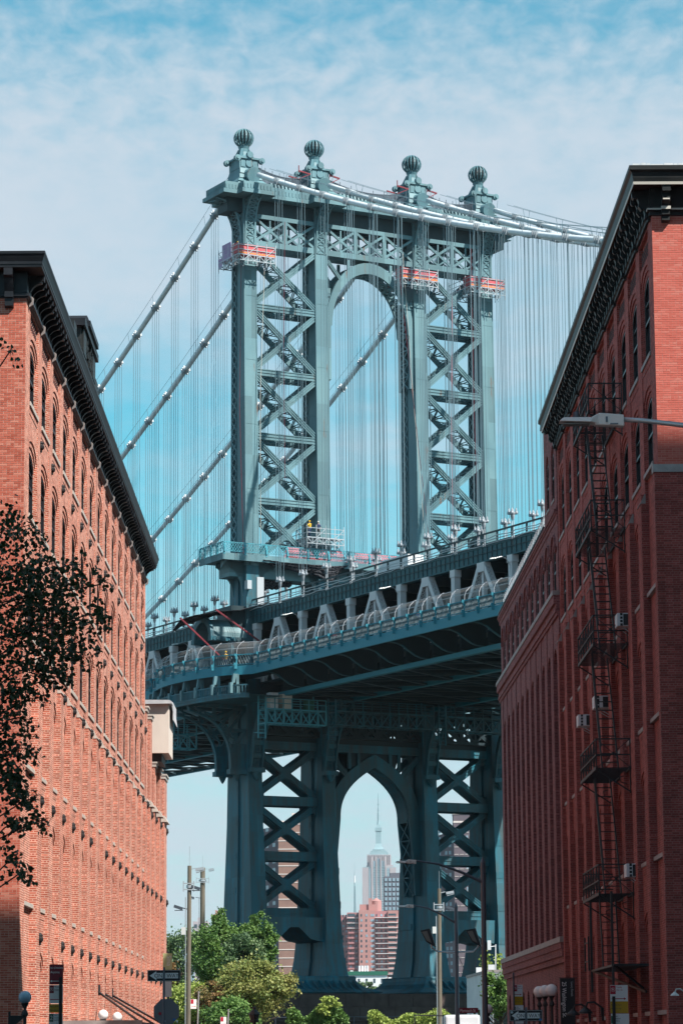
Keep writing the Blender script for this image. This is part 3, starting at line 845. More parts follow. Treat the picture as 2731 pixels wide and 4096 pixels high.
nb2 = thing('unseen_corner_building', 'unseen brick corner building across the side street at left, added to cut sky fill', 'building', (-9.6, 66.5, 0))
c = MB(); c.box(-24, 0, -60, -6.0, 0, 27.0); obj('wall', c, MAT['brick_annex'], nb2, uv=True)  # added out of view to hold back sky light on the pier faces
for i in range(12):
    for j in range(6): link('window', wm, MAT['window_glass'], nb2, (0.02, -58 + i * 4.1, 3 + j * 3.9))
# ================================================================ the suspension bridge
BT = Vector((2.66, 315.34, 0)); BR = rad(29.29)
CU = (-14.65, -6.1, 6.1, 14.65)          # cable planes (x across the bridge, y along it)
def bthing(name, label, cat, group=None): return thing(name, label, cat, BT, BR, group)
ST, SL, SD = MAT['bridge_steel'], MAT['bridge_steel_low'], MAT['bridge_steel_shaded']
tower = bthing('bridge_tower', 'blue-green steel suspension bridge tower with four ball finials and central arch', 'bridge tower')
def depth(z):
    T = ((7.0, 8.6), (9.0, 7.6), (12, 6.6), (24, 5.0), (33, 4.4), (53, 3.5), (85, 2.8), (95, 2.7))
    for (a, p), (b, q) in zip(T, T[1:]):
        if z <= b: return p + (q - p) * (z - a) / (b - a)
    return 2.7
def width(z):
    T = ((7.0, 3.4), (8.8, 2.6), (10.5, 2.1), (14, 1.8), (24, 1.6), (33, 1.55), (53, 1.5), (95, 1.45))
    for (a, p), (b, q) in zip(T, T[1:]):
        if z <= b: return p + (q - p) * (z - a) / (b - a)
    return 1.45
def lower_leg(u):
    mb = MB(); zs = [8.7, 9.6, 10.5, 12, 14, 18, 24, 30, 36, 44, 50.8]
    def seg(a, b, za, zb, k0, k1, inset):
        mb.taper((u - width(za) / 2 + inset, u + width(za) / 2 - inset, k0 * depth(za), k1 * depth(za), za),
                 (u - width(zb) / 2 + inset, u + width(zb) / 2 - inset, k0 * depth(zb), k1 * depth(zb), zb))
    for za, zb in zip(zs, zs[1:]):
        seg(u, u, za, zb, -0.5, -0.17, 0.0); seg(u, u, za, zb, 0.0, 0.5, 0.0); seg(u, u, za, zb, -0.17, 0.0, 0.2)
    z = 12.2
    while z < 50:          # splice plates
        for k in (-0.5,):
            d0, w0 = depth(z), width(z)
            mb.box(u - w0 / 2 - 0.02, u + w0 / 2 + 0.02, -d0 / 2 - 0.03, -d0 / 2 + 0.2, z, z + 0.7)
            mb.box(u - w0 / 2 - 0.022, u - w0 / 2 + 0.1, 0.05 * d0, 0.45 * d0, z + 1.5, z + 2.1)
        z += 3.45
    # pedestal fins at the foot
    for i in range(6): mb.box(u + 0.72, u + 1.25, -3.4 + i * 0.3, -3.32 + i * 0.3, 8.71, 10.6)
    return mb
def upper_leg(u, z0=50.8, z1=91.5):
    mb = MB()
    zs = [z0, 58, 65, 72, 79, 85, z1]
    for za, zb in zip(zs, zs[1:]):
        for k0, k1, ins in ((-0.5, 0.02, 0.0),):
            mb.taper((u - width(za) / 2, u + width(za) / 2, k0 * depth(za), k1 * depth(za), za),
                     (u - width(zb) / 2, u + width(zb) / 2, k0 * depth(zb), k1 * depth(zb), zb))
        for k0, k1, ins in ((0.02, 0.10, 0.12), (0.44, 0.5, 0.0)):
            mb.taper((u - width(za) / 2 + ins, u + width(za) / 2 - ins, k0 * depth(za), k1 * depth(za), za),
                     (u - width(zb) / 2 + ins, u + width(zb) / 2 - ins, k0 * depth(zb), k1 * depth(zb), zb))
        mb.taper((u - 0.35, u + 0.35, 0.10 * depth(za), 0.44 * depth(za), za), (u - 0.35, u + 0.35, 0.10 * depth(zb), 0.44 * depth(zb), zb))
    z = z0 + 1.2
    while z < 84:
        w0, d0 = width(z), depth(z)
        mb.box(u - w0 / 2 - 0.018, u + w0 / 2 + 0.018, -d0 / 2 - 0.02, -d0 / 2 + 0.1, z, z + 0.75)
        mb.box(u - w0 / 2 - 0.019, u - w0 / 2 + 0.1, -d0 * 0.45, -d0 * 0.1, z + 1.6, z + 2.0)
        z += 6.9
    for k in (-1, 1):      # edge angles
        for za, zb in zip(zs, zs[1:]):
            ua, ub = u + k * (width(za) / 2 - 0.05), u + k * (width(zb) / 2 - 0.05)
            mb.taper((ua - 0.07, ua + 0.07, -depth(za) / 2 - 0.035, -depth(za) / 2 + 0.02, za), (ub - 0.07, ub + 0.07, -depth(zb) / 2 - 0.035, -depth(zb) / 2 + 0.02, zb))
    return mb
def side_lacing(u, z0=51, z1=88):
    mb = MB(); z = z0
    while z < z1:
        zb = z + 1.1; d0, d1 = depth(z), depth(zb)
        for k in (-1, 1):
            a0, a1 = u + k * width(z) / 2 - k * 0.03, u + k * width(zb) / 2 - k * 0.03
            mb.bar((a0, 0.10 * d0, z), (a1, 0.44 * d1, zb), 0.14, 0.04, (1, 0, 0))
            mb.bar((a0, 0.44 * d0, z), (a1, 0.10 * d1, zb), 0.14, 0.041, (1, 0, 0))
        z = zb
    return mb
for u in CU:
    q = obj('leg', upper_leg(u), ST, tower)
    obj('lacing', side_lacing(u), ST, q)
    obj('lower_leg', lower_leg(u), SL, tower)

def brace(p, q, h, mat, name='brace', vf=None, th=0.22, lace=True, ridge=True):
    """built-up member in the tower plane between p and q (u, z): a front and a back flange with lacing between"""
    (u0, z0), (u1, z1) = p, q
    d0, d1 = (min(1.35, depth(z0) / 2 - 0.12), min(1.35, depth(z1) / 2 - 0.12)) if vf is None else (min(vf, 1.33), min(vf, 1.33))
    mb = MB()
    for s in (-1, 1):
        mb.bar((u0, s * (d0 - th / 2), z0), (u1, s * (d1 - th / 2), z1), th, h, (u0 - u1, 0, 0) if abs(u0 - u1) < 0.01 else (0, 0, 1))
    if ridge:
        L_ = math.hypot(u1 - u0, z1 - z0); nx, nz = -(z1 - z0) / L_, (u1 - u0) / L_
        for o in (-h / 2 + 0.06, h / 2 - 0.06, 0):
            mb.bar((u0 + nx * o, -d0 - 0.03, z0 + nz * o), (u1 + nx * o, -d1 - 0.03, z1 + nz * o), 0.06, 0.10, (nx, 0, nz))
    o = obj(name, mb, mat, tower)
    if lace:
        lc = MB(); L_ = math.hypot(u1 - u0, z1 - z0); n = max(2, int(L_ / 1.0)); nx, nz = -(z1 - z0) / L_, (u1 - u0) / L_
        for off in (-h / 2 + 0.03, h / 2 - 0.03):
            for i in range(n):
                ta, tb = i / n, (i + 1) / n
                A = (u0 + (u1 - u0) * ta + nx * off, z0 + (z1 - z0) * ta + nz * off); B = (u0 + (u1 - u0) * tb + nx * off, z0 + (z1 - z0) * tb + nz * off)
                s = 1 if i % 2 else -1
                lc.bar((A[0], s * (d0 - 0.15), A[1]), (B[0], -s * (d0 - 0.15), B[1]), 0.12, 0.05, (nx, 0, nz))
                lc.bar((A[0], -d0 + 0.15, A[1]), (A[0], d0 - 0.15, A[1]), 0.10, 0.05, (nx, 0, nz))
        obj('lacing', lc, mat, o)
    return o
def gusset(u, z, r, mat, name='gusset_plate', v=None, rz=0.0):
    d = min(1.36, depth(z) / 2 - 0.11) if v is None else v
    pts = []
    for i in range(8):
        t = math.pi / 4 * i + math.pi / 4
        rr_ = r if i % 2 == 0 else r * 0.52
        pts.append((u + rr_ * math.cos(t) * 0.9, z + rr_ * math.sin(t)))
    for s in (-1, 1):
        mb = MB(); mb.prism(pts, *sorted((s * (d + 0.012), s * (d - 0.03)))); obj(name, mb, mat, tower)
ZU = [78.52, 71.5, 64.67, 57.78]
for ua, ub in ((CU[0], CU[1]), (CU[2], CU[3])):
    a, b = ua + 0.72, ub - 0.72
    for z in ZU: brace((a, z), (b, z), 0.75, ST, 'strut')
    tops = [85.0] + [z - 0.42 for z in ZU]; bots = [z + 0.42 for z in ZU] + [51.4]
    for t_, b_ in zip(tops, bots):
        brace((a, t_), (b, b_), 0.58, ST); brace((a, b_), (b, t_), 0.58, ST, vf=depth((t_ + b_) / 2) / 2 - 0.145)
        gusset((a + b) / 2, (t_ + b_) / 2, 1.05, ST)
# lower bracing
ZL = [26.6, 20.95, 15.2]
for ua, ub in ((CU[0], CU[1]), (CU[2], CU[3])):
    a, b = ua + 0.8, ub - 0.8
    for z in ZL: brace((a, z), (b, z), 0.95, SL, 'strut', lace=False)
    brace((a, 32.3), (b, 32.3), 0.85, SL, 'strut', lace=False)
    tops = [31.9] + [z - 0.45 for z in ZL[:-1]]; bots = [z + 0.45 for z in ZL]
    for t_, b_ in zip(tops, bots):
        brace((a - 0.05, t_), (b + 0.05, b_), 0.62, SL, vf=1.02, lace=False, th=0.3); brace((a - 0.05, b_), (b + 0.05, t_), 0.62, SL, vf=1.0, lace=False, th=0.3)
        gusset((a + b) / 2, (t_ + b_) / 2, 1.05, SL, v=1.03)
        mb = MB()
        for zc, sz in ((t_, -1), (b_, 1)):
            for uc, su in ((a, 1), (b, -1)):
                pts = [(uc, zc), (uc, zc + sz * 1.3)]
                for i in range(1, 6):
                    t = math.pi / 2 * i / 6
                    pts.append((uc + su * (0.5 - 0.5 * math.cos(t)), zc + sz * (1.3 - 0.8 * math.sin(t))))
                pts += [(uc + su * 0.9, zc + sz * 0.4), (uc + su * 0.9, zc)]
                for s in (-1, 1):
                    dd = 0.98
                    mb.prism(pts, *sorted((s * dd, s * (dd - 0.05))))
        obj('corner_plate', mb, SL, tower)
    # knee portal over the base
    mb = MB(); m_ = (a + b) / 2
    for s in (-1, 1):
        pts = [(a, 14.7), (b, 14.7), (b, 12.2), (b - 1.6, 12.5), (m_ + 0.5, 13.7), (m_ - 0.5, 13.7), (a + 1.6, 12.5), (a, 12.2)]
        mb.prism(pts, *sorted((s * 2.7, s * 2.5)))
    mb.prism([(a, 12.2), (a, 12.35), (a + 1.6, 12.65), (m_ - 0.5, 13.85), (m_ + 0.5, 13.85), (b - 1.6, 12.65), (b, 12.35), (b, 12.2), (b - 1.6, 12.5), (m_ + 0.5, 13.7), (m_ - 0.5, 13.7), (a + 1.6, 12.5)], -2.49, 2.49)
    obj('knee_portal', mb, SL, tower)
def rib(outer, inner, d, mat, name, lac_z=None, th=0.3):
    lc = MB()
    n = len(outer)
    for s in (1, -1):
        mb = MB()
        for i in range(n - 1):
            (a, b), (c_, e), (p, q_), (r_, t) = outer[i], outer[i + 1], inner[i + 1], inner[i]
            y0, y1 = sorted((s * d, s * (d - th)))
            mb.hexa([(r_, y0, t), (p, y0, q_), (p, y1, q_), (r_, y1, t), (a, y0, b), (c_, y0, e), (c_, y1, e), (a, y1, b)])
        o = obj(name, mb, mat, tower)
    for i in range(n - 1):
        (p, q_), (r_, t) = inner[i], inner[i + 1]
        dy = d - th
        nrm = Vector((-(t - q_), 0, (r_ - p)))
        if nrm.length < 1e-6: continue
        lc.bar((p, -dy, q_), (r_, dy, t), 0.16, 0.06, nrm); lc.bar((p, dy, q_), (r_, -dy, t), 0.16, 0.062, nrm)
        lc.bar((p, -dy, q_), (p, dy, q_), 0.14, 0.064, nrm)
    obj('lacing', lc, mat, o)
    return o
# upper round arch
out, inn = [], []
for i in range(5):
    z = 71.6 + i * 1.45; out.append((-5.42, z)); inn.append((-4.85, z))
for i in range(0, 25):
    t = math.pi * i / 24
    out.append((-5.38 * math.cos(t), 77.6 + 7.35 * math.sin(t))); inn.append((-4.7 * math.cos(t), 77.6 + 6.15 * math.sin(t)))
for i in range(4, -1, -1):
    z = 71.6 + i * 1.45; out.append((5.42, z)); inn.append((4.85, z))
rib(out, inn, 1.25, ST, 'arch_rib')
for k in (-1, 1):
    brace((k * 5.2, 84.6), (k * 3.5, 82.6), 0.4, ST, 'spandrel_brace', 1.2, lace=False)
    brace((k * 2.6, 85.0), (k * 2.6, 84.0), 0.3, ST, 'spandrel_brace', 1.2, lace=False)
    brace((k * 5.3, 80.9), (k * 4.9, 80.9), 0.4, ST, 'spandrel_brace', 1.2, lace=False)
    mb = MB()
    for s in (-1, 1): mb.prism([(k * 5.37, 77.8), (k * 5.37, 81.8), (k * 5.0, 81.0), (k * 4.6, 80.8)], *sorted((s * 1.1, s * 1.05)))
    obj('corner_plate', mb, ST, tower)
# lower pointed arch
out, inn = [], []
def gothic(a, z0, z1, n=12):
    P = []
    for i in range(n + 1):
        t = i / n; P.append((-a * math.cos(t * 1.30) ** 1.0 if t < 1 else 0.0, z0 + (z1 - z0) * math.sin(t * math.pi / 2) ** 1.0))
    return P
def half(a, z0, z1, n=12):
    return [(-a * (1 - (i / n) ** 2.3), z0 + (z1 - z0) * (i / n) ** 0.92) for i in range(n + 1)]
ho, hi = half(5.35, 25.2, 31.85), half(4.15, 24.9, 30.45)
out = [(-5.35, 17.2), (-5.35, 21.0)] + ho + [(-a, z) for a, z in ho[::-1][1:]] + [(5.35, 21.0), (5.35, 17.2)]
inn = [(-4.75, 17.2), (-4.55, 21.0)] + hi + [(-a, z) for a, z in hi[::-1][1:]] + [(4.55, 21.0), (4.75, 17.2)]
def resample(o_, i_, k=2):
    O, I = [], []
    for a in range(len(o_) - 1):
        for j in range(k):
            t = j / k
            O.append((o_[a][0] * (1 - t) + o_[a + 1][0] * t, o_[a][1] * (1 - t) + o_[a + 1][1] * t))
            I.append((i_[a][0] * (1 - t) + i_[a + 1][0] * t, i_[a][1] * (1 - t) + i_[a + 1][1] * t))
    return O + [o_[-1]], I + [i_[-1]]
out, inn = resample(out, inn)
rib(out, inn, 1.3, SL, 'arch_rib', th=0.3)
brace((-5.3, 32.3), (5.3, 32.3), 0.85, SL, 'strut', lace=False)
mb = MB()
for a, b in ((-13.8, -6.9), (-5.3, 5.3), (6.9, 13.8)): mb.box(a, b, -1.2, -1.1, 32.6, 33.4)
obj('web_plate', mb, SD, tower)
for s in (-1, 1):
    mb = MB(); top_ = [(u_, z_) for u_, z_ in ho if abs(u_) < 3.1]
    mb.prism([(-3.1, 31.95)] + [(u_, z_ - 0.1) for u_, z_ in top_] + [(-u_, z_ - 0.1) for u_, z_ in top_[::-1][1:]] + [(3.1, 31.95)], *sorted((s * 1.0, s * 0.95)))
    obj('spandrel_plate', mb, SD, tower)
for k in (-1, 1):
    brace((k * 5.3, 31.6), (k * 3.4, 29.6), 0.6, SL, 'spandrel_brace', 1.25, lace=False)
    for uu in (1.9, 3.0): brace((k * uu, 31.9), (k * uu, 31.0 - uu * 0.25), 0.35, SL, 'spandrel_brace', 1.25, lace=False)
# latticed top girders between the legs
def lattice_girder(a, b, z0, z1, n, mat, chord=0.6, name='portal_girder', d=None, dia=0.26):
    d = d or 1.3
    mb = MB()
    for s in (-1, 1):
        y0, y1 = sorted((s * d, s * (d - 0.25)))
        mb.box(a, b, y0, y1, z0 - chord / 2, z0 + chord / 2)
        mb.box(a, b, y0, y1, z1 - 0.2, z1 + 0.25)
    mb.box(a, b, -d + 0.25, d - 0.25, z0 - chord / 2, z0 - chord / 2 + 0.05)
    o = obj(name, mb, mat, tower)
    lc = MB(); W_ = (b - a) / n; za, zb = z0 + chord / 2, z1 - 0.2; zm = (za + zb) / 2
    for i in range(n):
        p, q_ = a + i * W_, a + (i + 1) * W_
        for s in (-1, 1):
            y = s * (d - 0.12)
            lc.bar((p, y, za), (q_, y, zb), 0.18, dia, (0, 0, 1)); lc.bar((p, y + 0.002, zb), (q_, y + 0.002, za), 0.182, dia, (0, 0, 1))
            lc.bar((p + W_ / 2, y + 0.01, za), (p + W_ / 2, y + 0.01, zb), 0.12, dia * 0.6, (1, 0, 0))
            lc.bar((p, y - 0.01, zm), (p + W_ / 2, y - 0.01, za), 0.1, dia * 0.6); lc.bar((q_, y - 0.012, zm), (p + W_ / 2, y - 0.012, za), 0.1, dia * 0.6)
            if i: lc.box(p - 0.22, p + 0.22, y - 0.13, y + 0.13, za, zb)
    obj('girder_lattice', lc, mat, o)
    return o
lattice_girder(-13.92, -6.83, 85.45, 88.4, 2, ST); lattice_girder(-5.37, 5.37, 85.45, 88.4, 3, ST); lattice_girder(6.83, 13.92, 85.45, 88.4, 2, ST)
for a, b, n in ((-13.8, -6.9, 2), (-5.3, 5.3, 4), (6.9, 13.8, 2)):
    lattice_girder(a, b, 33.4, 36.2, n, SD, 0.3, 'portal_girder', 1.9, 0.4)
# crown: heavy girder, cornice, frieze ribs
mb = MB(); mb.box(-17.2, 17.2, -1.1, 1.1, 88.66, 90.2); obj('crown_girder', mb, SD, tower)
mb = MB()
def slab(u0, u1, v0, v1, z0, z1): mb.box(u0, u1, v0, v1, z0, z1)
mb.box(-18.3, 18.3, -2.5, 2.5, 90.2, 90.62); mb.box(-18.0, 18.0, -2.25, 2.25, 90.63, 91.5)
for u in CU:
    mb.box(u - 2.0, u + 2.0, -3.6, 3.6, 90.19, 90.621); mb.box(u - 1.75, u + 1.75, -3.35, 3.35, 90.622, 91.45)
obj('crown_cornice', mb, ST, tower)
mb = MB()
def dentils(u0, u1, v, n):
    for i in range(n): mb.box(u0 + (u1 - u0) * (i + 0.2) / n, u0 + (u1 - u0) * (i + 0.65) / n, v - 0.06, v + 0.02, 90.72, 91.2)
for u in CU: dentils(u - 1.75, u + 1.75, -3.35, 9)
for a, b in ((-12.5, -8.1), (-4.1, 4.1), (8.1, 12.5)): dentils(a, b, -2.25, int((b - a) * 2.6))
dentils(-18.0, -16.5, -2.25, 4)
for i in range(9): mb.box(-18.06, -17.98, -2.1 + i * 0.48, -1.85 + i * 0.48, 90.72, 91.2)
for i in range(14): mb.box(-16.46, -16.38, -3.2 + i * 0.5, -2.98 + i * 0.5, 90.72, 91.2)
for a, b in ((-12.3, -8.4), (-3.9, 3.9), (8.4, 12.3)):
    mb.box(a, b, -1.2, 1.2, 91.5, 91.7)
    n = int((b - a) * 2.4)
    for i in range(n):
        x = a + (b - a) * i / n
        mb.hexa([(x, -1.9, 91.5), (x + 0.2, -1.9, 91.5), (x + 0.3, -1.2, 91.5), (x + 0.1, -1.2, 91.5), (x - 0.05, -1.75, 92.1), (x + 0.15, -1.75, 92.1), (x + 0.2, -1.2, 92.3), (x, -1.2, 92.3)])
obj('crown_dentils', mb, ST, tower)
def bracket_curve(u, dirx, diry, z0, z1, reach, w, mat, name='console_bracket', start=0.0, steps=9):
    """curved latticed console under the crown or the walkway"""
    mb = MB(); P = []
    for i in range(steps + 1):
        t = i / steps
        P.append((reach * (1 - math.cos(t * math.pi / 2)) ** 1.25, z0 + (z1 - z0) * math.sin(t * math.pi / 2) ** 0.92 if t else z0))
    ax = Vector((dirx, diry, 0)); sd_ = Vector((-diry, dirx, 0))
    def W3(r, k, z): return Vector((u[0], u[1], 0)) + ax * (start + r) + sd_ * (k * w / 2) + Vector((0, 0, z))
    for i in range(steps):
        (r0, a), (r1, b) = P[i], P[i + 1]
        nrm = ax * (b - a) - Vector((0, 0, 1)) * (r1 - r0)
        for k in (-1, 1): mb.bar(W3(r0, k * 0.88, a), W3(r1, k * 0.88, b), w * 0.14 if w > 1 else 0.14, 0.12, nrm)
        mb.bar(W3(r0, -0.9, a), W3(r1, 0.9, b), 0.09, 0.07, nrm); mb.bar(W3(r0, 0.9, a), W3(r1, -0.9, b), 0.09, 0.072, nrm)
        mb.bar(W3(r0, -0.9, a), W3(r0, 0.9, a), 0.1, 0.074, nrm)
        for k in (-1, 1): mb.bar(W3(-start * 0.0, k * 0.86, a), W3(r0, k * 0.86, a), 0.08, 0.14)
        if i % 2 == 0 and r1 > 0.2:
            for k in (-1, 1): mb.bar(W3(0, k * 0.86, P[i][1]), W3(r1, k * 0.86, P[i + 1][1]), 0.08, 0.10)
    return obj(name, mb, mat, tower)
for u in CU:
    bracket_curve((u, 0), 0, -1, 85.2, 90.15, 2.0, 1.25, ST, start=1.42)
    bracket_curve((u, 0), 0, 1, 85.2, 90.15, 2.0, 1.25, ST, start=1.42)
bracket_curve((CU[0], 0), -1, 0, 84.9, 89.9, 2.9, 1.9, ST, start=0.75); bracket_curve((CU[3], 0), 1, 0, 84.9, 89.9, 2.9, 1.9, ST, start=0.75)
# finials
def finial(u):
    p = MB()
    prof = [(1.75, 91.45), (1.72, 91.8), (1.35, 92.3), (1.18, 92.9), (1.08, 93.5)]
    for (r0, z0), (r1, z1) in zip(prof, prof[1:]):
        p.taper((u - r0, u + r0, -r0 * 1.25, r0 * 1.25, z0), (u - r1, u + r1, -r1 * 1.15, r1 * 1.15, z1))
    p.box(u - 1.12, u + 1.12, -1.2, 1.2, 93.5, 94.55); p.box(u - 1.32, u + 1.32, -1.4, 1.4, 94.55, 94.75)
    for x0 in (-0.95, 0.45): p.box(u + x0, u + x0 + 0.5, -1.26, -1.19, 93.65, 94.4)
    f = obj('finial', p, ST, tower)
    n = MB(); n.lathe([(1.3, 94.75), (0.95, 94.9), (0.62, 95.2), (0.5, 95.6), (0.52, 95.95), (0.62, 96.2)], u, 0, 12)
    for a in range(4):
        t = math.pi / 2 * a + math.pi / 4; n.bar((u + 1.1 * math.cos(t), 1.1 * math.sin(t), 94.8), (u + 0.5 * math.cos(t), 0.5 * math.sin(t), 95.9), 0.22, 0.2)
    obj('finial_neck', n, ST, f)
    for x, y in ((-1.45, -1.2), (-1.45, 1.2), (1.45, -1.2), (1.45, 1.2)):
        kn = MB(); kn.tube([(u + x, y - 0.3, 94.5), (u + x, y + 0.1, 94.5)], 0.34, 10); kn.tube([(u + x, y - 0.42, 94.5), (u + x, y - 0.29, 94.5)], 0.17, 8); obj('scroll_knob', kn, ST, f)
    kn = MB()
    kn.tube([(u, -1.55, 95.0), (u, -1.15, 95.0)], 0.36, 10); kn.tube([(u, -1.32, 94.1), (u, -1.2, 94.1)], 0.42, 12)
    obj('cap_boss', kn, ST, f)
    b = MB()
    for i in range(16):
        t = 2 * math.pi * (i + 0.5) / 16
        pts = [(u + 1.04 * math.cos(t) * math.sin(ph), 1.04 * math.sin(t) * math.sin(ph), 97.18 - 1.0 * math.cos(ph)) for ph in [0.42 + (math.pi - 0.5) * k / 9 for k in range(10)]]
        for p0, p1 in zip(pts, pts[1:]):
            b.bar(p0, p1, 0.13, 0.10, (math.cos(t), math.sin(t), 0.001))
    b.lathe([(0.30, 98.12), (0.26, 98.2), (0.05, 98.22)], u, 0, 10); b.lathe([(0.55, 96.15), (0.5, 96.35)], u, 0, 12)
    bo_ = obj('finial_ball', b, ST, f)
    b = MB(); b.smooth = True; b.ball((u, 0, 97.18), 0.80, 8); obj('ball_core', b, SD, bo_)
    c = MB()
    for s in (-1, 1):
        c.tube([(u, s * 1.0, 92.75), (u, s * 2.1, 92.62)], [0.78, 0.66], 14); c.tube([(u, s * 2.05, 92.62), (u, s * 2.35, 92.55)], [0.80, 0.80], 14)
    c.box(u - 0.5, u + 0.5, -2.2, 2.2, 91.46, 92.3)
    obj('cable_saddle', c, ST, f)
for u in CU: finial(u)
# platform round the tower above the roadway
mb = MB(); mb.box(-18.5, 18.5, -2.7, 2.7, 51.25, 51.5); mb.box(-18.55, 18.55, -2.75, -2.6, 51.05, 51.75); mb.box(-18.55, -18.4, -2.59, 2.75, 51.051, 51.751)
mb.box(-17, 17, -1.2, 1.2, 49.6, 51.24)
for u in CU:
    for s in (-1, 1):
        for y in (-1.1, 1.1): mb.prism([(u + s * 0.75, 47.6), (u + s * 1.0, 49.0), (u + s * 1.7, 50.1), (u + s * 2.8, 50.8), (u + s * 2.8, 51.2), (u + s * 0.75, 51.2)], y - 0.1, y + 0.1)
for i in range(13): mb.prism([(-2.6, 51.24), (-1.1, 50.3), (-1.1, 51.24)], -18 + i * 3, -17.85 + i * 3, 'x')
obj('tower_platform', mb, ST, tower)
mb = MB()
for x0, x1, y in ((-18.45, 18.45, -2.66),):
    mb.box(x0, x1, y - 0.03, y + 0.05, 52.85, 52.93); mb.box(x0, x1, y - 0.02, y + 0.03, 51.95, 52.0)
mb.box(-18.5, -18.42, -2.62, 2.7, 52.851, 52.931)
for i in range(16):
    x = -18.4 + i * 2.45
    for k in range(5):
        za = 51.6 + k * 0.25
        mb.box(x - 0.09, x + 0.09, -2.78 - 0.10 * math.sin(k * 1.1), -2.64, za, za + 0.26)
for y in (-1.4, 0, 1.4, 2.6): mb.box(-18.62, -18.44, y - 0.08, y + 0.08, 51.6, 52.84)
o = obj('platform_railing', mb, MAT['traveller_teal'], tower)
mb = MB(); n = 120
for i in range(n):
    x = -18.4 + 36.8 * i / n
    mb.bar((x, -2.66, 52.0), (x + 0.6, -2.66, 52.85), 0.045, 0.03, (0, 1, 0)); mb.bar((x + 0.6, -2.655, 52.0), (x, -2.655, 52.85), 0.045, 0.03, (0, 1, 0))
for i in range(17):
    y = -2.6 + 5.2 * i / 17
    mb.bar((-18.46, y, 52.0), (-18.46, y + 0.5, 52.85), 0.045, 0.03, (1, 0, 0)); mb.bar((-18.455, y + 0.5, 52.0), (-18.455, y, 52.85), 0.045, 0.03, (1, 0, 0))
obj('railing_mesh', mb, MAT['traveller_teal'], o)
# side hood over the walkway at the outer leg
mb = MB(); hd = MB(); H0 = 43.1
for i in range(12):
    t0, t1 = math.pi * i / 12, math.pi * (i + 1) / 12
    f = lambda t, r: (-r * math.cos(t), H0 + r * 1.02 * math.sin(t))
    (a, b), (c_, d_), (e, g_), (h_, k_) = f(t0, 1.95), f(t1, 1.95), f(t1, 1.75), f(t0, 1.75)
    mb.hexa([(-19.3, h_, k_), (-15.3, h_, k_), (-15.3, a, b), (-19.3, a, b), (-19.3, e, g_), (-15.3, e, g_), (-15.3, c_, d_), (-19.3, c_, d_)])
    (a, b), (c_, d_), (e, g_), (h_, k_) = f(t0, 2.2), f(t1, 2.2), f(t1, 1.6), f(t0, 1.6)
    hd.hexa([(-19.65, h_, k_), (-19.3, h_, k_), (-19.3, a, b), (-19.65, a, b), (-19.65, e, g_), (-19.3, e, g_), (-19.3, c_, d_), (-19.65, c_, d_)])
for s in (-1, 1):
    hd.box(-19.7, -15.4, *sorted((s * 1.6, s * 2.3)), 42.65, 43.1)
    for i in range(9): hd.box(-19.5 + i * 0.45, -19.35 + i * 0.45, *sorted((s * 2.3, s * 2.38)), 42.75, 42.95)
    hd.prism([(s * 1.7, 41.2), (s * 2.2, 41.2), (s * 2.2, 42.65), (s * 0.9, 42.65), (s * 1.4, 42.3)], -17.3, -17.0, 'x')
h = obj('walkway_hood', mb, MAT['bridge_steel'], tower)
obj('hood_rim', hd, SL, h)
mb = MB(); mb.box(-17.0, -14.0, -1.6, 1.7, 38.6, 46.5); obj('leg_casing', mb, SD, tower)
mb = MB(); mb.box(-15.6, -15.1, -2.5, -1.85, 48.2, 49.1); mb.box(-14.2, -13.4, -1.95, -1.7, 46.2, 49.6); obj('equipment_box', mb, MAT['band_grey'], tower)
# big brackets under the walkway balcony and on the front of the legs
BP = [(-22.0, 36.0), (-21.8, 35.4), (-20.9, 35.15), (-19.9, 34.8), (-18.9, 34.2), (-18.1, 33.4), (-17.55, 32.5), (-17.2, 31.4), (-17.12, 30.4), (-17.1, 29.6)]
for sgn in (1, -1):
    mb = MB()
    for v in (-1.6, 1.6):
        for (a, b), (c_, d_) in zip(BP, BP[1:]):
            mb.bar((sgn * a, v, b), (sgn * c_, v, d_), 0.5, 0.16, (b - d_, 0, (a - c_)))
            mb.bar((sgn * (a + 0.8), v, b + 0.2), (sgn * (c_ + 0.8), v, d_ + 0.2), 0.3, 0.14, (b - d_, 0, (a - c_)))
            mb.bar((sgn * a, v - 0.1, b), (sgn * (c_ + 0.8), v - 0.1, d_ + 0.2), 0.1, 0.1); mb.bar((sgn * (a + 0.8), v - 0.1, b + 0.2), (sgn * c_, v - 0.1, d_), 0.1, 0.1)
        for p, q_ in (((-15.3, 36.0), (-22.0, 36.0)), ((-15.4, 33.6), (-18.0, 33.6)), ((-15.4, 31.5), (-17.0, 31.5)), ((-17.6, 33.2), (-15.4, 35.9)), ((-19.0, 34.6), (-19.0, 36.0)), ((-18.9, 34.6), (-15.6, 36.0)), ((-15.6, 33.6), (-16.7, 31.6))):
            mb.bar((sgn * p[0], v, p[1]), (sgn * q_[0], v, q_[1]), 0.24, 0.34, (0, 0, 1))
        mb.box(*sorted((sgn * -17.35, sgn * -15.3)), v - 0.42, v + 0.42, 29.1, 29.6); mb.box(*sorted((sgn * -17.08, sgn * -15.2)), v - 0.15, v + 0.15, 29.6, 32.2)
        mb.lathe([(0.42, 29.1), (0.34, 28.9), (0.22, 28.65), (0.12, 28.5), (0.06, 28.4)], sgn * -16.4, v, 10)
    obj('balcony_bracket', mb, SL, tower)
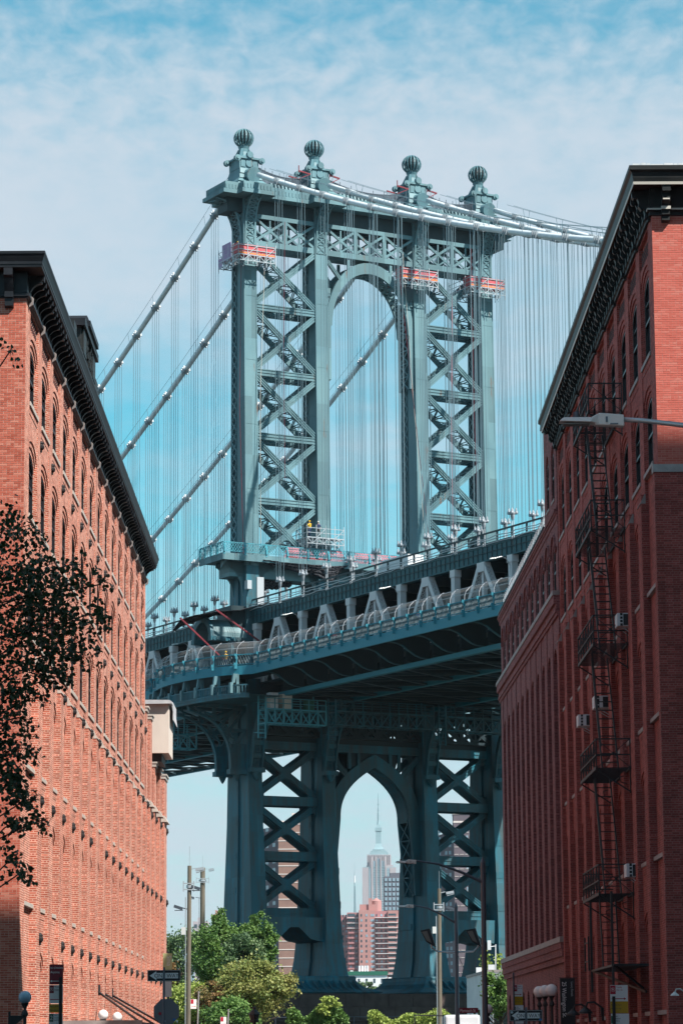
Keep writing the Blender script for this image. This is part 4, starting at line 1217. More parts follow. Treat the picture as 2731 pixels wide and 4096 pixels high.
for u in CU:
    mb = MB()
    FP = [(-2.5, 29.7), (-2.75, 31.0), (-3.0, 32.3), (-3.5, 33.6), (-4.3, 34.8), (-5.4, 35.8), (-6.4, 36.3)]
    for (a, b), (c_, d_) in zip(FP, FP[1:]):
        for k in (-1, 1): mb.bar((u + k * 0.62, a, b), (u + k * 0.62, c_, d_), 0.16, 0.5, (0, b - d_, a - c_))
        mb.bar((u - 0.55, a, b), (u + 0.55, a, b), 0.5, 0.12, (0, 1, 0.3))
        for k in (0.33, 0.66): mb.bar((u - 0.25, a + (c_ - a) * k, b + (d_ - b) * k), (u + 0.25, a + (c_ - a) * k, b + (d_ - b) * k), 0.07, 0.07)
        for k in (-0.25, 0.25): mb.bar((u + k, a, b), (u + k, c_, d_), 0.06, 0.06)
    mb.box(u - 0.85, u + 0.85, -2.95, -2.2, 29.3, 29.75)
    mb.lathe([(0.55, 29.3), (0.4, 29.0), (0.25, 28.7), (0.1, 28.5)], u, -2.7, 10)
    obj('leg_bracket', mb, SL, tower)
# moulded shoes
for a, b in ((-17.0, -3.5), (3.2, 17.6)):
    mb = MB(); pr = [(0.0, 8.75), (0.12, 8.62), (0.10, 8.35), (0.3, 8.0), (0.8, 7.6), (1.7, 7.3), (2.1, 7.1), (2.0, 6.98)]
    for (r0, z0), (r1, z1) in zip(pr, pr[1:]):
        mb.taper((a - r1 + 0.9, b + r1 - 0.9, -4.4 - r1, 4.4 + r1, z1), (a - r0 + 0.9, b + r0 - 0.9, -4.4 - r0, 4.4 + r0, z0))
    for i in range(int((b - a) / 0.8)):
        x = a + 1.2 + i * 0.8
        if x < b - 1: mb.hexa([(x, -6.45, 7.12), (x + 0.14, -6.45, 7.12), (x + 0.14, -5.0, 7.12), (x, -5.0, 7.12), (x - 0.1, -4.75, 8.3), (x + 0.04, -4.75, 8.3), (x + 0.04, -4.5, 8.3), (x - 0.1, -4.5, 8.3)])
    obj('tower_shoe', mb, SL, tower)
# granite pier: courses of blocks
pier = bthing('bridge_pier', 'brown granite block pier carrying the steel bridge tower', 'bridge pier')
mb = MB(); mb.box(-19.0, 19.6, -9.3, 9.3, -1, 4.2); mb.box(-18.2, 18.8, -8.4, 8.4, 4.2, 5.6); mb.box(-17.4, 18.0, -7.4, 7.4, 5.6, 6.93)
obj('pier_core', mb, MAT['granite'], pier)
rr = random.Random(4)
rows = ((-0.9, 1.2, 19.0, 19.6, 9.3, 2.2), (1.2, 2.7, 19.0, 19.6, 9.3, 1.9), (2.7, 4.15, 19.0, 19.6, 9.3, 2.3), (4.3, 5.5, 18.2, 18.8, 8.4, 2.1), (5.65, 6.9, 17.4, 18.0, 7.4, 2.4))
for za, zb, ua, ub, vv, wd in rows:
    x = -ua
    while x < ub:
        w_ = wd * rr.uniform(0.8, 1.2); e = min(x + w_, ub)
        b_ = MB(); pr = rr.uniform(0.05, 0.10); b_.box(x + 0.03, e - 0.03, -vv - pr, -vv + 0.1, za + 0.03, zb - 0.03)
        obj('stone_block', b_, MAT['granite'], pier); x = e
mb = MB(); mb.box(-19.3, 19.9, -9.6, -9.0, 4.16, 4.3); obj('pier_ledge', mb, MAT['granite'], pier)

# ---------------------------------------------------------------- deck
deck = bthing('bridge_deck', 'steel truss bridge deck with teal side girder and fenced footwalk', 'bridge deck')
PN = 4.88; V0 = -17.6
nodes = [V0 + PN * k for k in range(-16, 30)]        # v positions; A frames at even k
KS = list(range(-16, 30))
VA, VB = nodes[0], nodes[-1]
mb = MB()
for u, s in ((-14.65, -1), (14.65, 1)):
    mb.box(u - 0.25, u + 0.25, VA, VB, 44.62, 45.9)
    mb.box(u - 0.32, u + 0.32, VA, VB, 44.55, 44.66); mb.box(u - 0.32, u + 0.32, VA, VB, 45.86, 45.96)
for u in (-6.1, 6.1): mb.box(u - 0.25, u + 0.25, VA, VB, 44.6, 45.9)
obj('top_chord', mb, MAT['chord_teal'], deck)
mb = MB(); x = VA
while x < VB:
    mb.box(-14.96, -14.9, x, x + 0.08, 44.68, 45.84); x += 0.81
mb.box(-15.02, -14.96, VA, VB, 45.3, 45.35)
obj('girder_stiffeners', mb, MAT['bridge_steel_shaded'], deck)
mb = MB()
for u in (-14.65, 14.65): mb.box(u - 0.3, u + 0.3, VA, VB, 36.45, 36.9)
for u in (-6.1, 6.1): mb.box(u - 0.3, u + 0.3, VA, VB, 36.46, 36.88)
obj('bottom_chord', mb, MAT['fascia_teal'], deck)
mb = MB(); mb.box(-14.0, 14.0, VA, VB, 38.35, 38.6)
for u in (-12, -9, -3, 0, 3, 9, 12): mb.box(u - 0.12, u + 0.12, VA, VB, 37.6, 38.34)
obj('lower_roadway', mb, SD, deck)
for a, b in ((-14.3, -4.8), (4.8, 14.3), (-4.79, 4.79)):  # outer two carry the roads; centre slab added to stop daylight passing through
    mb = MB(); mb.box(a, b, VA, VB, 46.15, 46.4)
    for i in range(5): mb.box(a + 1 + i * 1.9, a + 1.15 + i * 1.9, VA, VB, 45.6, 46.14)
    obj('upper_deck_slab', mb, SD, deck)
for (ka, va) in zip(KS, nodes):
    mb = MB()
    mb.prism([(-14.3, 38.34), (14.3, 38.34), (14.3, 37.3), (11, 36.95), (-11, 36.95), (-14.3, 37.3)], va - 0.12, va + 0.12)
    mb.box(-14.3, 14.3, va - 0.28, va + 0.28, 36.9, 36.96)
    obj('floor_beam', mb, SD, deck)
    mb = MB(); mb.box(-14.3, 14.3, va - 0.12, va + 0.12, 44.7, 45.6); mb.prism([(-14.3, 43.6), (-14.3, 44.69), (-12.6, 44.69)], va - 0.1, va + 0.1); mb.prism([(14.3, 43.6), (14.3, 44.69), (12.6, 44.69)], va - 0.1, va + 0.1)
    obj('cross_beam', mb, SD, deck)
mb = MB()
for k, va in enumerate(nodes[:-1]):
    vb = nodes[k + 1]
    for a, b in ((-14.4, -6.1), (-6.1, 6.1), (6.1, 14.4)):
        mb.bar((a, va, 36.6), (b, vb, 36.6), 0.3, 0.2); mb.bar((b, va, 36.585), (a, vb, 36.585), 0.3, 0.2)
obj('bottom_laterals', mb, SD, deck)
# verticals and diagonals
vm = MB(); vm.box(-0.3, 0.3, -0.26, 0.26, 38.9, 44.55); vm.box(-0.36, -0.30, -0.3, 0.3, 38.9, 44.55); vm.box(-0.42, 0.3, -0.42, 0.42, 43.9, 44.55)
vm.prism([(-0.42, 43.9), (0.3, 43.9), (0.3, 42.6)], -0.12, 0.12)
vmesh = vm.mesh('truss_post')
vt = MB(); vt.box(-0.2, 0.2, -0.16, 0.16, 38.9, 44.0); vt.box(-0.42, 0.3, -0.62, 0.62, 43.7, 44.55)
tmesh = vt.mesh('truss_post')
def diag(sv):
    d = MB()
    p, q_ = Vector((0, 0.45 * sv, 44.2)), Vector((0, (PN - 0.15) * 0.76 * sv, 38.9))
    for x in (-0.33, 0.27): d.bar(p + Vector((x, 0, 0)), q_ + Vector((x, 0, 0)), 0.10, 0.42, (0, sv, 0.4))
    n = 16
    for i in range(n):
        a, b = p.lerp(q_, i / n), p.lerp(q_, (i + 1) / n)
        nrm = Vector((0, (q_ - p).z, -(q_ - p).y)).normalized() * 0.2
        for s in (-1, 1):
            d.bar(a + nrm * s + Vector((-0.3, 0, 0)), b + nrm * s + Vector((0.25, 0, 0)), 0.07, 0.04, nrm); d.bar(a + nrm * s + Vector((0.25, 0, 0)), b + nrm * s + Vector((-0.3, 0, 0)), 0.07, 0.042, nrm)
    return d.mesh('truss_diagonal')
dm = {1: diag(1), -1: diag(-1)}
for u in CU:
    outer = u == CU[0]
    mt = MAT['truss_grey'] if outer else MAT['bridge_steel_shaded']
    for k, va in zip(KS, nodes):
        if abs(va) < 2.0: continue
        even = k % 2 == 0
        link('truss_post', tmesh if even else vmesh, None, deck, (u, va, 0))
        if even:
            for s in (-1, 1): link('truss_diagonal', dm[s], None, deck, (u, va, 0))
for me in (vmesh, tmesh, dm[1], dm[-1]): me.materials.append(MAT['truss_grey'])
# footwalk on the near side, bulging round the tower
def walk_u(v):
    if abs(v) < 9.6: return -19.0 - 3.4 * math.sqrt(max(0.0, 1 - (v / 9.6) ** 2))
    return -19.0
path = []
v = VA
while v < VB:
    path.append(v); v += 2.44 if abs(v) > 11 else 0.9
fas = MB(); flr = MB(); rail = MB(); strings = MB()
for a, b in zip(path, path[1:]):
    ua, ub = walk_u(a), walk_u(b)
    fas.hexa([(ua - 0.06, a, 38.35), (ua + 0.06, a, 38.35), (ub + 0.06, b, 38.35), (ub - 0.06, b, 38.35), (ua - 0.06, a, 39.22), (ua + 0.06, a, 39.22), (ub + 0.06, b, 39.22), (ub - 0.06, b, 39.22)])
    fas.hexa([(ua - 0.14, a, 38.30), (ua + 0.1, a, 38.30), (ub + 0.1, b, 38.30), (ub - 0.14, b, 38.30), (ua - 0.14, a, 38.37), (ua + 0.1, a, 38.37), (ub + 0.1, b, 38.37), (ub - 0.14, b, 38.37)])
    flr.hexa([(ua + 0.07, a, 38.9), (-15.0, a, 38.9), (-15.0, b, 38.9), (ub + 0.07, b, 38.9), (ua + 0.07, a, 39.05), (-15.0, a, 39.05), (-15.0, b, 39.05), (ub + 0.07, b, 39.05)])
    for z, r in ((40.32, 0.05), (39.35, 0.035)): rail.bar((ua, a, z), (ub, b, z), r * 2, r * 2)
    for z in (41.62, 41.0): strings.bar((ua + 0.62 if z > 41.3 else ua + 0.28, a, z), (ub + 0.62 if z > 41.3 else ub + 0.28, b, z), 0.05, 0.05)
fo = obj('footwalk_fascia', fas, MAT['fascia_teal'], deck)
obj('footwalk_floor', flr, SD, deck)
ro = obj('footwalk_railing', rail, MAT['fascia_teal'], deck)
obj('fence_rail', strings, MAT['fence_post_grey'], deck)
lat = MB(); mottled('railing_mix', (0.16, 0.22, 0.25), (0.05, 0.09, 0.11), 2.2)
for a, b in zip(path, path[1:]):
    n = max(2, int((b - a) / 0.2)); ua, ub = walk_u(a), walk_u(b)
    for i in range(n):
        t0, t1 = i / n, (i + 1) / n
        p = (ua + (ub - ua) * t0, a + (b - a) * t0); q_ = (ua + (ub - ua) * t1, a + (b - a) * t1)
        lat.bar((p[0], p[1], 39.38), (q_[0], q_[1] , 40.28), 0.03, 0.05, (1, 0, 0)); lat.bar((p[0] + 0.01, p[1] + 0.16, 40.28), (p[0] + 0.01, p[1] - 0.1, 39.38), 0.03, 0.05, (1, 0, 0))
obj('railing_lattice', lat, MAT['railing_mix'], ro, kind='stuff')
pm = MB()
for k in range(6):
    z = 38.9 + k * 0.25; o_ = -0.12 - 0.12 * math.cos(k * 1.15)
    pm.box(o_ - 0.06, 0.04, -0.06, 0.06, z, z + 0.26)
pm.box(-0.34, -0.1, -0.07, 0.07, 39.2, 39.5)
pmesh = pm.mesh('railing_post'); pmesh.materials.append(MAT['fascia_teal'])
fm = MB(); fp = [(0, 40.35), (0.02, 40.8), (0.18, 41.2), (0.6, 41.62), (0.85, 41.75)]
for (a, b), (c_, d_) in zip(fp, fp[1:]): fm.bar((a, 0, b), (c_, 0, d_), 0.05, 0.05)
fmesh = fm.mesh('fence_post'); fmesh.materials.append(MAT['fence_post_grey'])
wm, t, b = base_mat('wire_mesh', (0.72, 0.70, 0.70), 0.5)
tr = N(t, 'ShaderNodeBsdfTransparent'); ms = N(t, 'ShaderNodeMixShader'); ms.inputs[0].default_value = 0.11
t.links.new(tr.outputs[0], ms.inputs[1]); t.links.new(b.outputs[0], ms.inputs[2])
t.links.new(ms.outputs[0], [n for n in t.nodes if n.type == 'OUTPUT_MATERIAL'][0].inputs[0])
mesh_ = MB()
hm = MB()       # S-curved outrigger bracket under the footwalk
hp = [(-18.95, 38.34), (-18.3, 38.28), (-17.6, 38.05), (-16.9, 37.6), (-16.2, 37.2), (-15.6, 37.02), (-14.6, 36.95)]
for (a, b), (c_, d_) in zip(hp, hp[1:]):
    hm.hexa([(a, -0.05, b), (c_, -0.05, d_), (c_, 0.05, d_), (a, 0.05, b), (a, -0.05, 38.9), (c_, -0.05, 38.9), (c_, 0.05, 38.9), (a, 0.05, 38.9)])
hmesh = hm.mesh('outrigger'); hmesh.materials.append(SD)
hf = MB()
for (a, b), (c_, d_) in zip(hp, hp[1:]):
    hf.bar((a, 0, b - 0.02), (c_, 0, d_ - 0.02), 0.36, 0.07)
hfm = hf.mesh('outrigger_flange'); hfm.materials.append(MAT['bridge_steel_low'])
for a, b in zip(path, path[1:]):
    ua, ub = walk_u(a), walk_u(b)
    for (o0, z0), (o1, z1) in zip(fp[:-1], fp[1:-1]):
        mesh_.poly([(ua + o0, a, z0), (ub + o0, b, z0), (ub + o1, b, z1), (ua + o1, a, z1)])
obj('fence_mesh', mesh_, wm, deck)
v = VA + 1.3; i = 0
while v < 62:
    if abs(v) > 10.2 or i % 1 == 0:
        link('railing_post', pmesh, None, deck, (walk_u(v), v, 0)); link('fence_post', fmesh, None, deck, (walk_u(v), v, 0))
    v += 2.44; i += 1
for va in nodes:
    if abs(va) < 9 or va > 80: continue
    o = link('outrigger', hmesh, None, deck, (0, va, 0)); link('outrigger_flange', hfm, None, o)
# footwalk on the far side (simple) and the upper railing
mb = MB(); mb.box(18.9, 19.1, VA, VB, 38.35, 39.2); mb.box(15, 18.9, VA, VB, 38.9, 39.05); obj('far_footwalk', mb, MAT['fascia_teal'], deck)
mb = MB()
for u in (-14.75, 14.75, -4.7, 4.7):
    mb.box(u - 0.05, u + 0.05, VA, VB, 47.05, 47.2)
    v = VA
    while v < VB: mb.box(u - 0.045, u + 0.045, v - 0.12, v + 0.12, 46.3, 47.05); v += PN / 2
obj('upper_railing', mb, SD, deck)
mb = MB(); rr = random.Random(8)
for u, z in ((-15.05, 46.05), (-15.1, 46.35), (-15.0, 46.6)):
    pts = []; v = VA
    while v < 60: pts.append((u + rr.uniform(-0.05, 0.05), v, z + rr.uniform(-0.06, 0.08))); v += 1.1
    mb.tube(pts, 0.045, 5)
obj('service_conduit', mb, MAT['rod_white'], deck)
# balcony balustrade under the bulge
bal = MB(); top = MB()
n = 44
for i in range(n):
    a = -11.0 + 22.0 * i / n; b = -11.0 + 22.0 * (i + 1) / n
    wu = lambda v: -19.6 - 2.9 * math.sqrt(max(0.0, 1 - (v / 11.2) ** 2))
    ua, ub = wu(a), wu(b)
    for z0, z1, o_ in ((36.15, 36.32, 0.1), (37.05, 37.18, 0.06), (35.85, 36.15, 0.02)):
        bal.hexa([(ua - o_, a, z0), (ua + 0.3, a, z0), (ub + 0.3, b, z0), (ub - o_, b, z0), (ua - o_, a, z1), (ua + 0.3, a, z1), (ub + 0.3, b, z1), (ub - o_, b, z1)])
    for t in (0.15, 0.65):
        v = a + (b - a) * t; bal.box(wu(v) - 0.03, wu(v) + 0.04, v - 0.07, v + 0.07, 36.3, 37.06)
    bal.poly([(ua + 0.3, a, 36.2), (-16, a, 36.2), (-16, b, 36.2), (ub + 0.3, b, 36.2)])
bo = obj('balcony', bal, MAT['bridge_steel_low'], deck)
for v in (-9.6, -7.0, -4.2, -1.4, 1.4, 4.2, 7.0, 9.6):
    x = wu(v); lp = MB()
    lp.box(x - 0.22, x + 0.1, v - 0.2, v + 0.2, 36.35, 37.4); lp.prism([(x + 0.0, 37.4), (x + 0.3, 37.4), (x + 0.55, 38.3), (x + 0.15, 38.3)], v - 0.14, v + 0.14)
    lp.box(x + 0.5, x + 0.8, v - 0.1, v + 0.1, 36.2, 38.3)
    obj('balcony_post', lp, MAT['bridge_steel'], bo)
# deck lamps
lm = thing('bridge_lamp', 'curved-arm lamp on the bridge truss post nearest the tower', 'street lamp', BT, BR, 'lamps on the bridge truss')
l = MB(); l.tube([(-15.0, 0, 42.6), (-15.05, 0, 43.6), (-15.4, 0, 44.15), (-15.9, 0, 44.32), (-16.5, 0, 44.16)], 0.04, 6); obj('lamp_arm', l, MAT['pole_light'], lm)
l = MB(); l.hexa([(-17.15, -0.10, 44.0), (-16.45, -0.11, 44.1), (-16.45, 0.11, 44.1), (-17.15, 0.10, 44.0), (-17.1, -0.06, 44.1), (-16.45, -0.08, 44.22), (-16.45, 0.08, 44.22), (-17.1, 0.06, 44.1)]); obj('lamp_head', l, MAT['lamp_head'], lm)
lab = ['curved-arm lamp on the truss post right of the arched hood', 'curved-arm lamp on the truss in the middle of the deck', 'curved-arm lamp on the truss near the right annex roof', 'curved-arm lamp on the truss left of the arched hood']
for i, v in enumerate((-12.7, -32.2, -51.8, 12.0)):
    o = lm if i == 0 else copy_tree(lm)
    o['label'] = lab[i]; o['group'] = 'lamps on the bridge truss'
    o.location = BT + Matrix.Rotation(BR, 3, 'Z') @ Vector((0, v, 0))
# ================================================================ cables
def cable_z(v):
    if v < 0:
        s = max(0.0, -v - 2.3); return 92.72 - 0.43 * s + 0.00115 * s * s
    s = max(0.0, v - 2.3); return 92.72 - 0.505 * s + 0.0011 * s * s
rope_m = {}
r_ = MB(); r_.tube([(0, 0, 0), (0, 0, 1)], 0.026, 5, cap=False); rope_mesh = r_.mesh('suspender_rope'); rope_mesh.materials.append(MAT['rope_grey'])
r_ = MB(); r_.tube([(0, 0, 0), (0, 0, 1)], 0.055, 6, cap=False); rod_mesh = r_.mesh('hanger_rod'); rod_mesh.materials.append(MAT['rod_white'])
sk = MB()
for x in (-0.32, 0.32):
    for y in (-0.3, 0.3):
        sk.tube([(x * 0.8, y, 0.55), (x * 0.8, y, 0.3), (x * 0.8, y, 0.05), (x * 0.8, y, -0.1)], [0.05, 0.11, 0.13, 0.08], 7)
for x in (-0.28, 0.28):
    sk.tube([(x - 0.1, -0.25, 0), (x + 0.1, -0.25, 0)], 0.2, 10); sk.tube([(x - 0.1, 0.25, 0), (x + 0.1, 0.25, 0)], 0.2, 10)
sk.box(-0.4, 0.4, -0.33, 0.33, -0.12, 0.08)
for y in (-0.15, 0.15): sk.tube([(0, y, -0.1), (0, y, -0.45), (0, y, -0.85)], [0.16, 0.13, 0.05], 7)
sock_mesh = sk.mesh('rope_socket'); sock_mesh.materials.append(MAT['socket_grey'])
cb_ = MB(); cb_.tube([(0, -0.42, 0), (0, 0.42, 0)], 0.32, 12)
for y in (-0.3, -0.1, 0.1, 0.3): cb_.tube([(0, y - 0.04, 0), (0, y + 0.04, 0)], 0.36, 12)
for s in (-1, 1):
    for y in (-0.35, 0.0, 0.35): cb_.box(*sorted((s * 0.2, s * 0.40)), y - 0.05, y + 0.05, -0.32, 0.34)
band_mesh = cb_.mesh('cable_band'); band_mesh.materials.append(MAT['band_grey'])
names = ('front cable of the four, swooping from under the leftmost ball finial',
         'second cable from the left, starting below the second ball finial of the tower',
         'third cable from the left, starting below the third ball finial of the tower',
         'rearmost cable, starting below the rightmost ball finial of the tower')
CT = {}
for ci, u in enumerate(CU):
    ct = bthing('main_cable', names[ci], 'bridge cable', 'main cables of the bridge'); CT[ci] = ct
    for nm, a, b in (('cable_strand', -93, -2.2), ('cable_strand', 2.2, 100)):
        pts = []; v = a
        while v <= b: pts.append((u, v, cable_z(v))); v += 1.6
        mb = MB(); mb.smooth = True; mb.tube(pts, 0.285, 12); obj(nm, mb, MAT['cable_white'], ct)
        hr = MB()
        for s in (-0.42, 0.42):
            hr.tube([(x + s, y, z + 1.15) for x, y, z in pts[::3]], 0.022, 4)
            for p in pts[::4]: hr.bar((u + s * 0.6, p[1], p[2] + 0.1), (u + s, p[1], p[2] + 1.17), 0.035, 0.035)
        obj('hand_rope', hr, MAT['rope_grey'], ct)
    n_r = 0
    for k, v in zip(KS, nodes):
        if abs(v) < 4 or v > 84: continue
        z = cable_z(v); slope = (cable_z(v + 0.1) - cable_z(v - 0.1)) / 0.2
        o = link('cable_band', band_mesh, None, ct, (u, v, z)); o.rotation_euler = (math.atan(slope), 0, 0)
        zs = 48.35 if u in (CU[0], CU[3]) else 50.4
        zs += 0.0
        if z - zs < 2: continue
        o = link('rope_socket', sock_mesh, None, ct, (u, v, zs)); o.scale = (0.85, 0.85, 0.8)
        for x in (-0.26, 0.26):
            for y in (-0.3, 0.3):
                if n_r >= 296: continue
                o = link('suspender_rope', rope_mesh, None, ct, (u + x, v + y, zs + 0.4)); o.scale = (1, 1, z - zs - 0.4); n_r += 1
        for y in (-0.15, 0.15):
            o = link('hanger_rod', rod_mesh, None, ct, (u, v + y, 46.0)); o.scale = (1, 1, zs - 46.7)
# thin guy and rope lines on the tower
gl = bthing('work_rope', 'thin red and pale work ropes hanging down the tower legs', 'rope')
for (u0, v0, z0), (u1, v1, z1), m_ in (((-15.5, -1.0, 83), (-15.6, -1.6, 52), 'red_pole'), ((2.6, -3, 84), (6.4, -2.6, 53), 'red_pole'), ((-10.8, -2, 88), (-10.9, -2, 60), 'red_pole'), ((9.6, -2.5, 84), (9.2, -2.6, 52), 'pink_sheet'),
                                  ((-13.3, -2.2, 84), (-14.2, -2.8, 53), 'cream_trim'), ((3.1, -3, 86), (5.6, -2.9, 54), 'cream_trim'), ((12.4, -2, 88), (12.8, -2, 52), 'red_pole')):
    mb = MB(); mb.tube([(u0, v0, z0), ((u0 + u1) / 2 - 0.15, v0, (z0 + z1) / 2), (u1, v1, z1)], 0.03, 4); obj('rope_line', mb, MAT[m_], gl)

# ---------------------------------------------------------------- work platforms round the legs
def lattice_run(mb, p, q, h, n, t=0.06):
    p, q = Vector(p), Vector(q); up = Vector((0, 0, h))
    for a, b in ((p, q), (p + up, q + up)): mb.bar(a, b, t, t)
    for i in range(n):
        a, b = p.lerp(q, i / n), p.lerp(q, (i + 1) / n)
        mb.bar(a, a + up, t * 0.8, t * 0.8)
        mb.bar(a if i % 2 else a + up, b + up if i % 2 else b, t * 0.8, t * 0.8)
    mb.bar(q, q + up, t, t)
def work_platform(u, z, label, red=True, left=True):
    w = bthing('work_platform', label, 'scaffold', 'suspended work platforms round the tower legs')
    fr = MB(); x0, x1, y0, y1 = u - 2.3, u + 2.1, -3.1, 1.5
    for a, b, n in (((x0, y0), (x1, y0), 7), ((x0, y0 + 1.1), (x1, y0 + 1.1), 7), ((x0, y0), (x0, y1), 7), ((x0 + 0.9, y0 + 1.1), (x0 + 0.9, y1), 5), ((x0, y1), (x1, y1), 6)):
        lattice_run(fr, (a[0], a[1], z), (b[0], b[1], z), 0.62, n, 0.075)
    for a, b, n in (((x0, y0), (x1, y0), 4), ((x0, y0), (x0, y1), 4)):
        for h in (1.15, 1.65): fr.bar((a[0], a[1], z + h), (b[0], b[1], z + h), 0.06, 0.06)
        for i in range(n + 1):
            t = i / n; fr.bar((a[0] + (b[0] - a[0]) * t, a[1] + (b[1] - a[1]) * t, z - 0.5), (a[0] + (b[0] - a[0]) * t, a[1] + (b[1] - a[1]) * t, z + 2.0), 0.07, 0.07)
        for i in range(n):
            t, t2 = i / n, (i + 1) / n
            if i % 2: fr.bar((a[0] + (b[0] - a[0]) * t, a[1] + (b[1] - a[1]) * t - 0.04, z + 0.65), (a[0] + (b[0] - a[0]) * t2, a[1] + (b[1] - a[1]) * t2 - 0.04, z + 1.65), 0.06, 0.06)
    obj('platform_frame', fr, MAT['scaffold'], w)
    dk = MB(); dk.box(x0, x1, y0, y0 + 1.1, z + 0.62, z + 0.70); dk.box(x0, x0 + 0.9, y0 + 1.11, y1, z + 0.62, z + 0.70); obj('platform_deck', dk, MAT['red_net'] if red else MAT['scaffold'], w)
    if red:
        n = MB(); n.box(x0 + 0.05, x1 - 0.05, y0 + 0.05, y0 + 0.09, z + 0.95, z + 1.75); obj('safety_net', n, MAT['red_net'], w)
        n = MB(); n.box(x0 + 0.05, x1 - 0.05, y0 + 0.02, y0 + 0.06, z + 0.74, z + 0.88); obj('toe_board', n, MAT['orange_net'], w)
        n = MB(); n.box(x0 + 0.02, x0 + 0.07, y0 + 0.1, y0 + 1.6, z + 0.8, z + 1.9); obj('safety_net', n, MAT['red_net'], w)
        if left:
            n = MB(); n.box(x0 - 0.03, x0 + 0.02, y0 + 1.7, y1 - 0.9, z + 0.5, z + 2.3); n.box(x0 - 0.03, x0 + 0.02, y1 - 0.85, y1, z - 0.1, z + 1.0); obj('shade_sheet', n, MAT['lilac_net'], w)
    u_ = MB(); rr = random.Random(int(u * 10))
    for i in range(16):
        x = rr.uniform(x0, x1); u_.bar((x, y0 + rr.uniform(0, 1), z), (x + rr.uniform(-0.3, 0.3), y0 + rr.uniform(0, 1), z - rr.uniform(0.2, 0.9)), 0.05, 0.05)
    obj('hanging_gear', u_, MAT['pole_grey'], w)
    return w
work_platform(-14.6, 82.9, 'red-netted work platform hung round the leftmost tower leg with lilac sheets')
work_platform(5.3, 82.7, 'red-netted work platform hung round the tower leg right of the arch', left=False)
work_platform(13.9, 82.8, 'red-netted work platform hung round the rightmost tower leg', left=False)
work_platform(-6.6, 53.4, 'bare silver scaffold platform low on the second tower leg', red=False)
# netting sagging between the finials
def sag_net(u0, u1, z0, z1, sag, h, label):
    t_ = bthing('debris_net', label, 'net', 'nets slung between the finials')
    mb = MB(); n = 14
    for i in range(n + 1):
        t = i / n; x = u0 + (u1 - u0) * t; z = z0 + (z1 - z0) * t - sag * 4 * t * (1 - t)
        if i < n:
            t2 = (i + 1) / n; x2 = u0 + (u1 - u0) * t2; z2 = z0 + (z1 - z0) * t2 - sag * 4 * t2 * (1 - t2)
            for k in range(3):
                for r in range(4):
                    a = k / 3
                    mb.bar((x + (x2 - x) * a, -0.9 + 0.1 * r, z - h * r / 4), (x + (x2 - x) * (a + 0.33), -0.9 + 0.1 * (r + 1), z - h * (r + 1) / 4), 0.02, 0.03)
                    mb.bar((x + (x2 - x) * (a + 0.33), -0.9 + 0.1 * r, z - h * r / 4), (x + (x2 - x) * a, -0.9 + 0.1 * (r + 1), z - h * (r + 1) / 4), 0.02, 0.03)
            mb.bar((x, -0.9, z), (x2, -0.9, z2), 0.05, 0.05)
        if i % 2 == 0: mb.bar((x, -0.9, z - h), (x, -0.9, z + 0.35), 0.05, 0.05)
    obj('net_mesh', mb, MAT['pole_grey'], t_)
    sh = MB()
    for i in range(n):
        f = lambda t: (u0 + (u1 - u0) * t, z0 + (z1 - z0) * t - sag * 4 * t * (1 - t))
        (xa, za), (xb, zb) = f(i / n), f((i + 1) / n)
        sh.poly([(xa, -0.88, za), (xb, -0.88, zb), (xb, -0.5, zb - h), (xa, -0.5, za - h)])
    obj('net_sheet', sh, MAT['net_haze'], t_)
nm, t, b = base_mat('net_haze', (0.16, 0.20, 0.25), 0.7)
tr = N(t, 'ShaderNodeBsdfTransparent'); ms = N(t, 'ShaderNodeMixShader'); ms.inputs[0].default_value = 0.75
t.links.new(tr.outputs[0], ms.inputs[1]); t.links.new(b.outputs[0], ms.inputs[2])
t.links.new(ms.outputs[0], [n for n in t.nodes if n.type == 'OUTPUT_MATERIAL'][0].inputs[0])
sag_net(-13.4, -7.4, 93.9, 93.6, 0.5, 1.2, 'grey debris net slung between the first and second finials')
sag_net(-4.8, 4.8, 93.7, 93.5, 0.7, 1.2, 'grey debris net slung between the second and third finials over the arch')
sag_net(7.4, 13.3, 93.7, 93.5, 0.5, 1.2, 'grey debris net slung between the third and fourth finials')
for i, u in enumerate((CU[1], CU[2])):
    g = bthing('finial_scaffold', ('red scaffold brackets round the foot of the second finial', 'red scaffold brackets round the foot of the third finial')[i], 'scaffold', 'red brackets on the finials')
    mb = MB()
    for x0, x1 in ((-2.6, -1.2), (1.2, 2.4)):
        mb.bar((u + x0, -1.3, 94.1), (u + x1, -1.3, 93.9), 0.12, 0.16); mb.bar((u + x0, 1.0, 94.1), (u + x1, 1.0, 93.9), 0.12, 0.16)
        mb.bar((u + x0, -1.3, 93.9), (u + x0, -1.3, 94.7), 0.08, 0.08); mb.bar((u + x0, -1.3, 93.2), (u + x1, -1.3, 93.9), 0.08, 0.08)
    obj('scaffold_bracket', mb, MAT['red_pole'], g)
